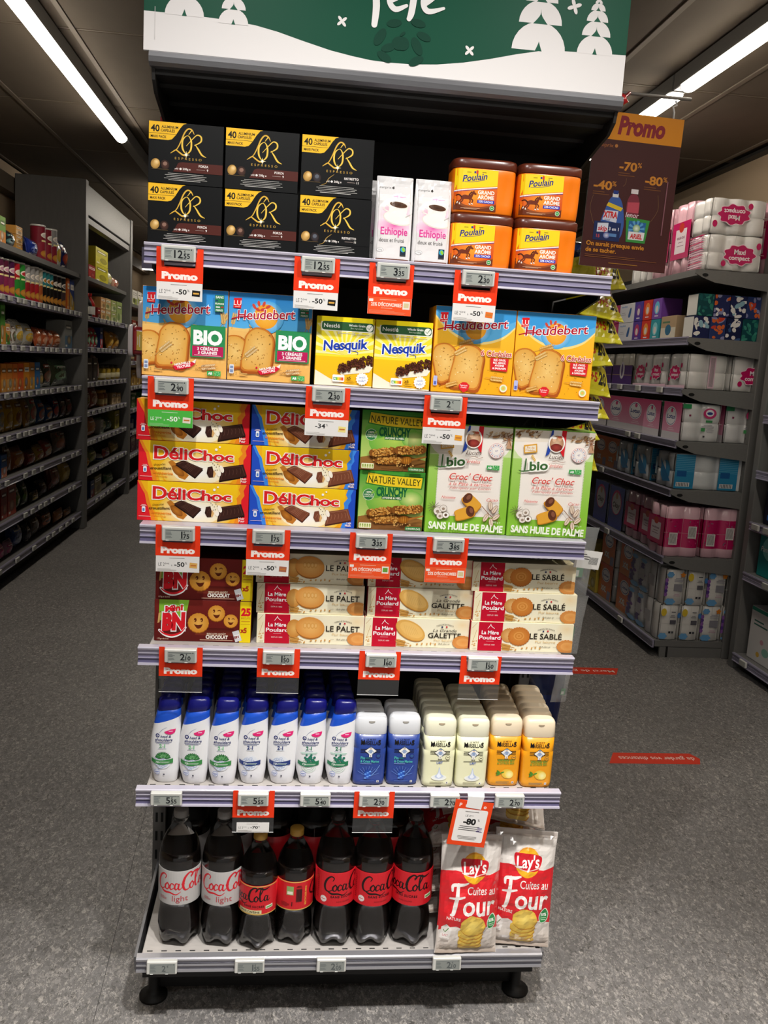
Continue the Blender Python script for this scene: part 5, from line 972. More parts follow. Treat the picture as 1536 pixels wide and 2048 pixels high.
def art_cola(kind):
    a = Art(130, 79); 
    if kind == 'light':
        a.grad(0, 0, 130, 79, '#b9b6b4', '#c2bfbd'); script_cola(a, 10, 30, 1.3, '#d3202e'); a.text('light', 66, 9, 13, '#b8434c', 'c', w=34); a.bars(18, 16, 20, 3, 2.4, .9, '#c46068', al='l'); a.rect(116, 28, 5, 12, '#eceaea')
    elif kind == 'back':
        a.rect(0, 0, 130, 79, '#cf1f28'); a.rect(0, 76.5, 130, 2.5, '#d9b35a'); a.rect(0, 0, 130, 2.5, '#d9b35a'); a.rect(44, 42, 18, 24, '#8fae6a'); a.rect(46, 44, 14, 8, '#e8e4d0'); a.rect(68, 22, 16, 38, '#8a1c1c'); 
        for i in range(14): a.rect(69 + i * 1.05, 24, .5 + .3 * (i % 3), 34, '#1a0a0a')
        a.bars(68, 66, 16, 2, 3, 1.4, '#1a0a0a'); a.text('RECYCLEZ-MOI', 96, 12, 4.4, '#f0b84a', rot=90, w=52, b=.03); script_cola(a, 104, 34, 1.15, '#170a0a'); a.rect(58, 12, 2, 12, '#1a0a0a'); a.bars(30, 20, 24, 4, 3, .9, '#3a0c0e', al='l')
    else:
        a.rect(0, 0, 130, 79, '#d21f2a'); script_cola(a, 22 if kind == 'zero' else -8, 31, 1.28, '#170a0a'); a.text('SANS SUCRES', 66 if kind != 'zeror' else 52, 20, 5.2, '#3a0a0e', 'c', w=52, b=.03, sp=1.2); a.text('SANS CALORIE', 68 if kind != 'zeror' else 52, 9, 3, '#7a1016', 'c', w=30)
        if kind == 'zero': a.ell(24, 15, 7.5, 7.5, '#e9e0dc'); a.rect(19, 14, 10, 1.6, '#d0444a'); a.bars(6, 66, 6, 12, 4.6, 1.2, '#7a1016', al='l')
        if kind in ('zeror', 'caf'): a.rect(96, 15, 20, 9, '#e3e6d2', rot=4); a.rect(98, 17, 16, 4, '#6aa64a', rot=4)
        if kind == 'caf': a.rect(24, 3, 62, 10, '#d9cf9e'); a.text('SANS CAFÉINE', 55, 5.2, 4.6, '#3a2a12', 'c', w=52, b=.03); a.rect(0, 76.5, 130, 2.5, '#d9b35a'); a.rect(0, 0, 130, 2.5, '#d9b35a')
    return a
COLA = {}
for big in (1, 0):
    pr = cola_prof(big); k = 1 if big else .93; kz = 1 if big else .86
    zs0, zs1, rr = .107 * kz, .186 * kz, .0452 * k
    COLA[big] = dict(shell=MB().loft(petal(pr)).mesh('cola_bottle', 'pet'), drink=MB().loft(petal(pr, .0009, .2225 * kz)).mesh('drink', 'cola'), zb=zs0, h=zs1 - zs0, r=rr, top=.2925 * kz, ct=.306 * kz)
def cola_cap(big, c):
    q = COLA[big]; return MB().lathe([(.0150, q['top'] - .0005), (.0155, q['top'] + .0005), (.0155, q['ct'] + .0015), (.0140, q['ct'] + .0035), (.006, q['ct'] + .004)], 28, c).mesh('cap', 'plastic')
CAPS = {(1, 'g'): cola_cap(1, '#8d8a88'), (1, 'k'): cola_cap(1, '#201d1d'), (0, 'y'): cola_cap(0, '#b98d3a')}
def cola_label(big, kind):
    q = COLA[big]; r = q['r']; base = {'light': '#bdbab8'}.get(kind, '#d21f2a')
    band = MB().lathe([(r, q['zb']), (r + .0002, q['zb'] + .0001), (r + .0002, q['zb'] + q['h'] - .0001), (r, q['zb'] + q['h'])], 48, base, cap=False).mesh('label', 'plastic')
    k = q['h'] * 1000 / 79
    pr = art_cola(kind).mesh('label_print', 'plastic', warp=lambda u, v, o: ((r + .0008 + o) * math.sin((u - 65) / 1000 * k / r), -(r + .0008 + o) * math.cos((u - 65) / 1000 * k / r), q['zb'] + v / 1000 * k), step=6)
    return band, pr
CL = {k: cola_label(*k) for k in ((1, 'light'), (1, 'zero'), (1, 'zeror'), (0, 'caf'), (0, 'back'))}
g = 'cola bottles on the base deck'
def cola(x, y, big, kind, cap, label, rz=0.0, prn=True):
    q = COLA[big]; o = setp(link('cola_bottle', q['shell'], None, (x, y, ZB - .0018), (0, 0, rz)), label, 'cola bottle', g)
    link('drink', q['drink'], o); link('cap', CAPS[(big, cap)], o); l = link('label', CL[(big, kind)][0], o)
    if prn: link('label_print', CL[(big, kind)][1], l)
cola(-.369, .064, 1, 'light', 'g', 'cola bottle with silver light label, leftmost in front row', .12); cola(-.275, .060, 1, 'light', 'g', 'cola bottle with silver light label, second in front row', .14)
cola(-.1945, .046, 0, 'caf', 'y', 'shorter cola bottle with red and cream caffeine-free label behind promo tag', -.22); cola(-.1145, .062, 0, 'back', 'y', 'shorter gold-capped cola bottle with barcode side of red label showing', .0)
cola(-.0245, .056, 1, 'zero', 'k', 'black-capped cola bottle with red label beside the gold-capped bottle', .30); cola(.060, .055, 1, 'zero', 'k', 'black-capped cola bottle with red label, middle of three', .28); cola(.151, .056, 1, 'zeror', 'k', 'black-capped cola bottle with red label beside the crisp bags', -.15)
for i, (x, k, c) in enumerate(((-.362, 'light', 'g'), (-.262, 'light', 'g'), (-.165, 'zero', 'k'), (-.070, 'zero', 'k'), (.022, 'zero', 'k'), (.115, 'zero', 'k'))):
    cola(x, .205, 1, k, c, f'cola bottle in the dark second row, {ORD[i]} from its left end', .3 * i, False)

# --- crisp bags
def bag_point(u, v, W, H, T, side, seed, o=0.0):
    """u,v in 0..1; side -1 front, +1 back"""
    e = (math.sin(PI * min(1, max(0, u))) ** .55) * (math.sin(PI * min(1, max(0, (v - .04) / .92))) ** .5 if .04 < v < .96 else 0)
    pinch = 1 - .055 * math.sin(PI * v) ** .7
    x = (u - .5) * W * pinch; z = v * H
    w = .0058 * mnoise.noise(Vector((u * 5 + seed, v * 8, seed))) + .0036 * mnoise.noise(Vector((u * 13, v * 16 + seed, 2.0)))
    w += .0022 * math.sin(u * 34 + 3 * mnoise.noise(Vector((u * 3, seed, 1)))) * max(0, 1 - abs(v - (0.93 if v > .5 else .07)) / .13)
    return (x, side * (T * e + .0006) + w * (.35 + .65 * e) + side * o, z)
def bag_mesh(name, W, H, T, seed, col, cols=None, m='film', nu=22, nv=30):
    mb = MB()
    for side in (-1, 1):
        vs = [bag_point(i / nu, j / nv, W, H, T, side, seed) for j in range(nv + 1) for i in range(nu + 1)]; n0 = len(mb.v); mb.v += vs
        for j in range(nv):
            for i in range(nu):
                q = [n0 + j * (nu + 1) + i, n0 + j * (nu + 1) + i + 1, n0 + (j + 1) * (nu + 1) + i + 1, n0 + (j + 1) * (nu + 1) + i]
                mb.f.append(q if side < 0 else q[::-1]); c = col
                if cols:
                    for lim, cc in cols:
                        if j / nv >= lim: c = cc
                mb.c.append(hx(c)); mb.sm.append(True)
    return mb.mesh(name, m)
def bag_art(a, name, W, H, T, seed, m='film', step=8):
    return a.mesh(name, m, warp=lambda u, v, o: bag_point(.012 + .976 * u / a.W, .006 + .988 * v / a.H, W, H, T, -1, seed, o + .0012), step=step)
def art_crisps():
    a = Art(150, 262); a.rect(0, 0, 150, 262, '#d9d2cc'); a.grad(0, 0, 150, 70, '#cdbfb3', '#e2dbd5')
    a.poly([(0, 52), (20, 62), (40, 66), (60, 58), (90, 60), (120, 66), (150, 58), (150, 186), (120, 180), (75, 184), (30, 190), (0, 186)], '#d3252d')
    a.ell(78, 196, 32, 33, '#f2c231', '#e8a824'); a.stroke([(50, 214, .5), (70, 226, 3), (100, 224, .5)], 3, '#d9902a'); a.poly(crom([(44, 214), (60, 216), (96, 214), (114, 208), (112, 190), (100, 178), (60, 180), (46, 190)], True), '#c81e2a'); a.stroke([(46, 186), (74, 178), (112, 186)], 2.2, '#e8c0b8')
    a.text("Lay's", 79, 185, 25, '#f6f1ee', 'c', w=60, b=.02, sh=.1, rot=3)
    a.stroke([(24, 146, 5), (26, 158, 7), (48, 160, 7), (62, 164, 4)], 6, '#efe8e4'); a.stroke([(38, 160, 8), (36, 130, 9), (30, 96, 9), (24, 92, 5)], 8, '#efe8e4'); a.stroke([(20, 128, 4), (38, 130, 6), (54, 134, 4)], 5, '#efe8e4')
    a.text('Cuites au', 62, 139, 18, '#efe8e4', w=74, b=.006, sh=.1, rot=-1); a.text('our', 52, 93, 43, '#efe8e4', w=88, b=.02, sh=.05)
    a.text('NATURE', 14, 82, 6.4, '#efd9d4', w=34, b=.02, rot=-4)
    for (x, y, r, h_) in ((80, 20, 30, 13), (78, 30, 30, 13), (80, 40, 30, 14), (78, 50, 32, 15), (82, 68, 32, 24)): a.ell(x + 1, y - 2.5, r, h_, '#c48a2c', n=18, wob=.03, lobes=7); a.ell(x, y, r, h_, '#f0d672', '#e0b848', n=18, wob=.03, lobes=7)
    a.poly(crom([(124, 60), (140, 64), (145, 80), (136, 94), (124, 88), (118, 74)], True), '#dfe9d8'); a.poly(crom([(125, 62), (139, 66), (143, 80), (135, 92), (125, 86), (120, 74)], True), '#2f8a4a'); a.text('50%', 131, 76, 6.5, '#eef4ea', 'c', b=.03); a.rect(123, 71, 16, 1.4, '#cfe4cc'); a.rect(124, 67, 14, 1.4, '#cfe4cc')
    a.poly([(4, 36), (26, 34), (30, 60), (16, 70), (6, 62)], '#e9e3de'); a.stroke([(11, 56), (15, 51), (22, 60)], 2, '#5a8a4a', smooth=False); a.text('LAIT', 16, 42, 4.6, '#c8868a', 'c', b=.02); a.bars(6, 36, 20, 3, 3, 1, '#b0a49c')
    a.bars(6, 18, 40, 3, 3, .9, '#b5a99e', al='l'); a.grad(0, 250, 150, 12, '#b9aea6', '#c8bdb5'); a.grad(0, 0, 150, 9, '#b09f92', '#c4b6aa'); return a
ac = art_crisps(); CRB, CRA = [], []
for sd in (1.3, 7.9):
    CRB.append(bag_mesh('crisp_bag', .143, .262, .030, sd, '#cfc5bd', [(.22, '#d3252d'), (.70, '#d9d2cc')])); CRA.append(bag_art(ac, 'printed_front', .143, .262, .030, sd))
g = 'white and red crisp bags on the base deck'
for k, loc, rot, lab in ((0, (.2715, -.008, ZB + .002), (-.20, math.radians(2.5), .06), 'red and white crisp bag leaning beside the cola bottles'), (1, (.398, .016, ZB + .002), (-.20, math.radians(2.0), -.10), 'red and white crisp bag leaning at the deck right end'),
        (0, (.290, .100, ZB + .285), (-1.30, -.06, .12), 'crisp bag lying on top behind the tilted orange leaflet'), (1, (.385, .085, ZB + .262), (-1.25, .10, -.22), 'pale crisp bag lying on top at the right rear of the deck')) + tuple(
        (j % 2, (.270 if i == 0 else .395, .088, ZB + .034 + .057 * j), (-PI / 2, 0, .03 * (j - 1)), f'crisp bag lying flat, {ORD[j]} from the deck in the {("left", "right")[i]} hidden pile') for i in (0, 1) for j in range(4)):
    t = setp(link('crisp_bag', CRB[k], None, loc, rot), lab, 'crisp bag', g); link('printed_front', CRA[k], t)
# ================================================================ racks along the side aisles
_bk = {}
def hexmix(c, k): 
    c = c.lstrip('#'); return '#' + ''.join('%02x' % max(0, min(255, int(int(c[i:i + 2], 16) * k))) for i in (0, 2, 4))
def art_bg(w, h, c0, c1, c2, seed, kind):
    """front of a small far package: ground, coloured field, picture and title bars"""
    R = random.Random(seed); W, H = w * 1000, h * 1000; a = Art(W, H, c0); t = R.random()
    if kind == 'tube':
        a.rect(0, 0, W, H * .42, c1); a.poly([(0, H * .42), (W, H * .42), (W, H * .5), (W / 2, H * .62), (0, H * .5)], c1)
        a.ell(W / 2, H * .76, W * .34, H * .085, '#f0e6d8'); a.ell(W / 2, H * .75, W * .26, H * .055, c2); a.rect(W * .2, H * .56, W * .6, H * .05, '#f2e3a0'); a.ell(W * .5, H * .2, W * .36, H * .11, '#e0a94a', '#b5742c')
    elif kind == 'bag':
        a.ell(W * .5, H * .34, W * .38, H * .2, c2, c1); a.rect(W * .16, H * .62, W * .68, H * .13, c1, r=H * .03); a.rect(W * .24, H * .66, W * .52, H * .05, '#f3ece0'); a.rect(0, H * .93, W, H * .05, hexmix(c0, .75)); a.rect(W * .1, H * .08, W * .3, H * .04, '#eee6da')
    else:
        if t < .5: a.rect(0, 0, W, H * .45, c1)
        else: a.poly([(0, 0), (W, 0), (W, H * .3), (0, H * .62)], c1)
        a.ell(W * (.35 + .3 * R.random()), H * .3, W * .3, H * .18, c2, hexmix(c1, .7)); a.rect(W * .1, H * .68, W * .8, H * .17, hexmix(c0, .7) if t < .6 else '#f2ece2', r=H * .02); a.rect(W * .18, H * .73, W * .6, H * .06, '#f4efe4' if t < .6 else c2); a.rect(W * .08, H * .06, W * .22, H * .07, '#efe9dc')
    return a
def bg_item(name, cat, kind, w, h, d, c0, c1, c2, loc, rz, label, group, art=None, side=None, lean=0.0, fold=0):
    """local front is -y; origin at the middle of the front lower edge"""
    seed = hash((c0, c1, c2, round(w * 60))) % 997 if False else (sum(ord(q) for q in c0 + c1 + c2) + int(w * 300))
    pr = None; extra = []
    if kind in ('box', 'jarbox'):
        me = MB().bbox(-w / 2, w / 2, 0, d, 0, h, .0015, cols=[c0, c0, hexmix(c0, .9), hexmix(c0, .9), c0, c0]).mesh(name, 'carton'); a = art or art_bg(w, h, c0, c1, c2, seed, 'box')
        pr = a.mesh('printed_front', 'carton', warp=lambda u, v, o: ((u / a.W - .5) * w * .98, -o, (.01 + v / a.H * .98) * h))
    elif kind == 'tube':
        r = min(w, .10) / 2 * .97
        me = MB().lathe([(r * .97, 0), (r, .003), (r, h - .012), (r * .98, h - .011)], 20, c0, cy=r).mesh(name, 'carton'); a = art or art_bg(r * 2.6, h * .93, c0, c1, c2, seed, 'tube')
        extra.append(('lid', MB().lathe([(r * 1.03, h - .012), (r * 1.04, h - .002), (r * .96, h), (r * .5, h - .001)], 20, '#d9d6d0', cy=r).mesh('lid', 'plastic')))
        pr = a.mesh('printed_front', 'carton', warp=lambda u, v, o: ((r + o + .0004) * math.sin((u / a.W - .5) * 2.6), r - (r + o + .0004) * math.cos((u / a.W - .5) * 2.6), .003 + v / a.H * h * .92), step=9)
    elif kind == 'bag':
        T = min(d, w, h) * .36
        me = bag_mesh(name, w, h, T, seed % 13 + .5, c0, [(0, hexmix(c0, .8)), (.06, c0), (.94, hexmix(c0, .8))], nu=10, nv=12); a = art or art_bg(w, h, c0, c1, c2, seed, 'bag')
        pr = a.mesh('printed_front', 'film', warp=lambda u, v, o: bag_point(.02 + .96 * u / a.W, .01 + .98 * v / a.H, w, h, T, -1, seed % 13 + .5, o + .002), step=max(12, w * 110))
    elif kind in ('jar', 'bottle'):
        r = w / 2 * .96
        pf = [(r * .9, 0), (r, .006), (r, h * .72), (r * .8, h * .8), (r * .72, h * .82)] if kind == 'jar' else [(r * .9, 0), (r, .006), (r, h * .5), (r * .75, h * .66), (r * .36, h * .8), (r * .34, h * .88)]
        me = MB().lathe(pf, 18, c0, cy=r).mesh(name, 'plastic')
        lr = r * (.8 if kind == 'jar' else .42); z0 = h * (.81 if kind == 'jar' else .86)
        extra.append(('lid', MB().lathe([(lr, z0), (lr, h - .002), (lr * .9, h)], 16, c2, cy=r).mesh('lid', 'plastic')))
        extra.append(('label', MB().lathe([(r * 1.005, h * .14), (r * 1.01, h * .145), (r * 1.01, h * .46), (r * 1.005, h * .465)], 18, c1, cy=r, cap=False).mesh('label', 'carton')))
    o = setp(link(name, me, None, loc, (lean, 0, rz)), label, cat, group)
    if lean: o.rotation_euler = (Matrix.Rotation(rz, 3, 'Z') @ Matrix.Rotation(lean, 3, 'X')).to_euler()
    if pr: link('printed_front', pr, o)
    for n_, m_ in extra: link(n_, m_, o)
    return o
tagm = MB().bbox(-.0325, .0325, -.006, .006, -.030, 0, .002, cols=['#a9aaa4', '#bbb', '#cfcec8', '#cfcec8', '#d6d5cf', '#bbb']).mesh('price_tag', 'carton')
def rack(name, label, x, sgn, y0, y1, levels, depth, ztop, rails=True, tags=(), back='dark', posts=(), first_bare=True, shelfmat='gon', mid=None):
    """a wall rack; sgn = +1 when its front faces +x. Each shelf, rail, tag and post is a piece."""
    r = empty(name, (x, (y0 + y1) / 2, 0), label, 'shelf rack'); oy_ = -(y0 + y1) / 2; bx = -sgn * depth
    def piece(mb, n_, m_, p=r): return mb.build(n_, M[m_], p)
    L0, L1 = y0 + oy_, y1 + oy_; xs = lambda a, b: (min(a, b), max(a, b))
    piece(MB().box(*xs(bx - sgn * .02, bx), L0, L1, .03, ztop), 'back_panel', back)
    piece(MB().box(*xs(-sgn * .07, -sgn * .08), L0, L1, 0, levels[-1] - .03), 'kick_plate', 'black')
    for k, z in enumerate(levels):
        for (a_, b_, dz) in ([(L0, L1, 0)] if not mid or k == 0 else [(L0, mid + oy_, mid_dz[k % len(mid_dz)]), (mid + oy_, L1, 0)]):
            s_ = piece(MB().box(*xs(bx, -sgn * .004), a_ + .004, b_ - .004, z + dz - .032, z + dz), 'shelf', shelfmat if k or not first_bare else shelfmat)
            if first_bare and k == 0: continue
            rl = MB().prism([(q, w_) for q, w_ in ((.0, .004), (.012, .004), (.014, -.002), (.009, -.005), (.009, -.016), (.011, -.018), (.009, -.020), (.009, -.033), (.013, -.036), (.012, -.039), (0, -.039))], a_ + .004, b_ - .004, '#8f8ba0')
            ro = rl.build('price_rail', M['plastic'], s_, (0, 0, z + dz), (0, 0, PI / 2 if sgn < 0 else -PI / 2))
            ro.rotation_euler = (0, 0, 0); ro.matrix_local = Matrix.Translation((0, 0, z + dz)) @ Matrix(((0, sgn, 0, 0), (1, 0, 0, 0), (0, 0, 1, 0), (0, 0, 0, 1))) if sgn > 0 else Matrix.Translation((0, 0, z + dz)) @ Matrix(((0, -1, 0, 0), (1, 0, 0, 0), (0, 0, 1, 0), (0, 0, 0, 1)))
            R = random.Random(k * 7 + int(y0 * 10)); yy = a_ + .06
            while yy < b_ - .05:
                if tags and R.random() < tags[k % len(tags)]:
                    link('price_tag', tagm, ro, (yy, .0195, .001), (0, 0, PI))
                yy += .105 + .1 * R.random()
    for (py, w_, x0, x1, zt, m_) in posts: piece(MB().bbox(*xs(-sgn * x0, -sgn * x1), py - w_ / 2 + oy_, py + w_ / 2 + oy_, 0, zt, .003), 'end_frame', m_)
    return r
mid_dz = [0]
# ---- left aisle, near rack
LV1 = [2.03, 1.735, 1.45, 1.17, .92, .655, .40, .145]
rack('snack_rack', 'near dark snack rack along the left aisle, eight shelves high', -1.85, 1, 1.6, 5.52, LV1, .50, 2.2, tags=(0, .95, .95, .95, .8, .8, .55, .55), posts=((5.585, .09, -.03, .50, 2.75, 'gon'), (1.56, .05, 0, .5, 2.2, 'gon')))
LV2 = [2.04, 1.72, 1.47, 1.185, .945, .70, .45, .17]
gr2 = rack('grocery_rack', 'second dark grocery rack down the left aisle under a grey fascia', -1.85, 1, 5.64, 7.44, LV2, .50, 2.4, tags=(0, .9, .8, .95, .95, .95, .9, .6), posts=((7.50, .09, -.03, .50, 2.74, 'gon'),))
MB().bbox(-.05, .02, -.90, .92, 2.50, 2.73, .004).build('fascia', M['gon'], gr2); MB().box(-.045, .015, -.90, .92, 2.44, 2.485).build('lower_fascia', M['gon'], gr2)
LV3 = [1.95, 1.62, 1.36, 1.10, .86, .62, .38, .14]
rack('far_rack', 'farthest rack at the end of the left aisle', -1.85, 1, 7.58, 10.4, LV3, .50, 2.1, tags=(0, .9, .9, .9, .9, .9, .9, .9))
SHELFW = ['top', 'second', 'third', 'fourth', 'fifth', 'sixth', 'seventh', 'lowest']
def fill(rows, levels, xf, rz, rackword, group, dflt_d=.14):
    for k, items in enumerate(rows):
        seen = {}
        tot = {}
        for it in items: tot[it[7]] = tot.get(it[7], 0) + 1
        for it in items:
            y0, y1, h, kind, c0, c1, c2, ph = it[:8]; zo = it[8] if len(it) > 8 else 0; xo = it[9] if len(it) > 9 else 0
            seen[ph] = seen.get(ph, 0) + 1; n = seen[ph]
            lab = (f'{ORD[n - 1]} ' if tot[ph] > 1 else '') + f'{ph}, {SHELFW[k]} shelf, {rackword}' + (' from near' if tot[ph] > 1 else '')
            w = y1 - y0 - .004; cat, nm = {'box': ('carton', 'food_carton'), 'tube': ('snack tube', 'snack_tube'), 'bag': ('snack bag', 'snack_bag'), 'jar': ('jar', 'food_jar'), 'bottle': ('bottle', 'sauce_bottle')}[kind]
            dd = min(dflt_d, max(.05, w * .7)) if kind in ('box', 'bag') else w
            yy = (y0 + y1) / 2; bagin = .36 * min(dd, w, h) if kind == 'bag' else 0
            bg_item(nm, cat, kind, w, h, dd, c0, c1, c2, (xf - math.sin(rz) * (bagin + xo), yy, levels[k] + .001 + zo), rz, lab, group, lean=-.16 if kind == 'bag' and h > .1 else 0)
T_, B_, X_ = 'tube', 'bag', 'box'
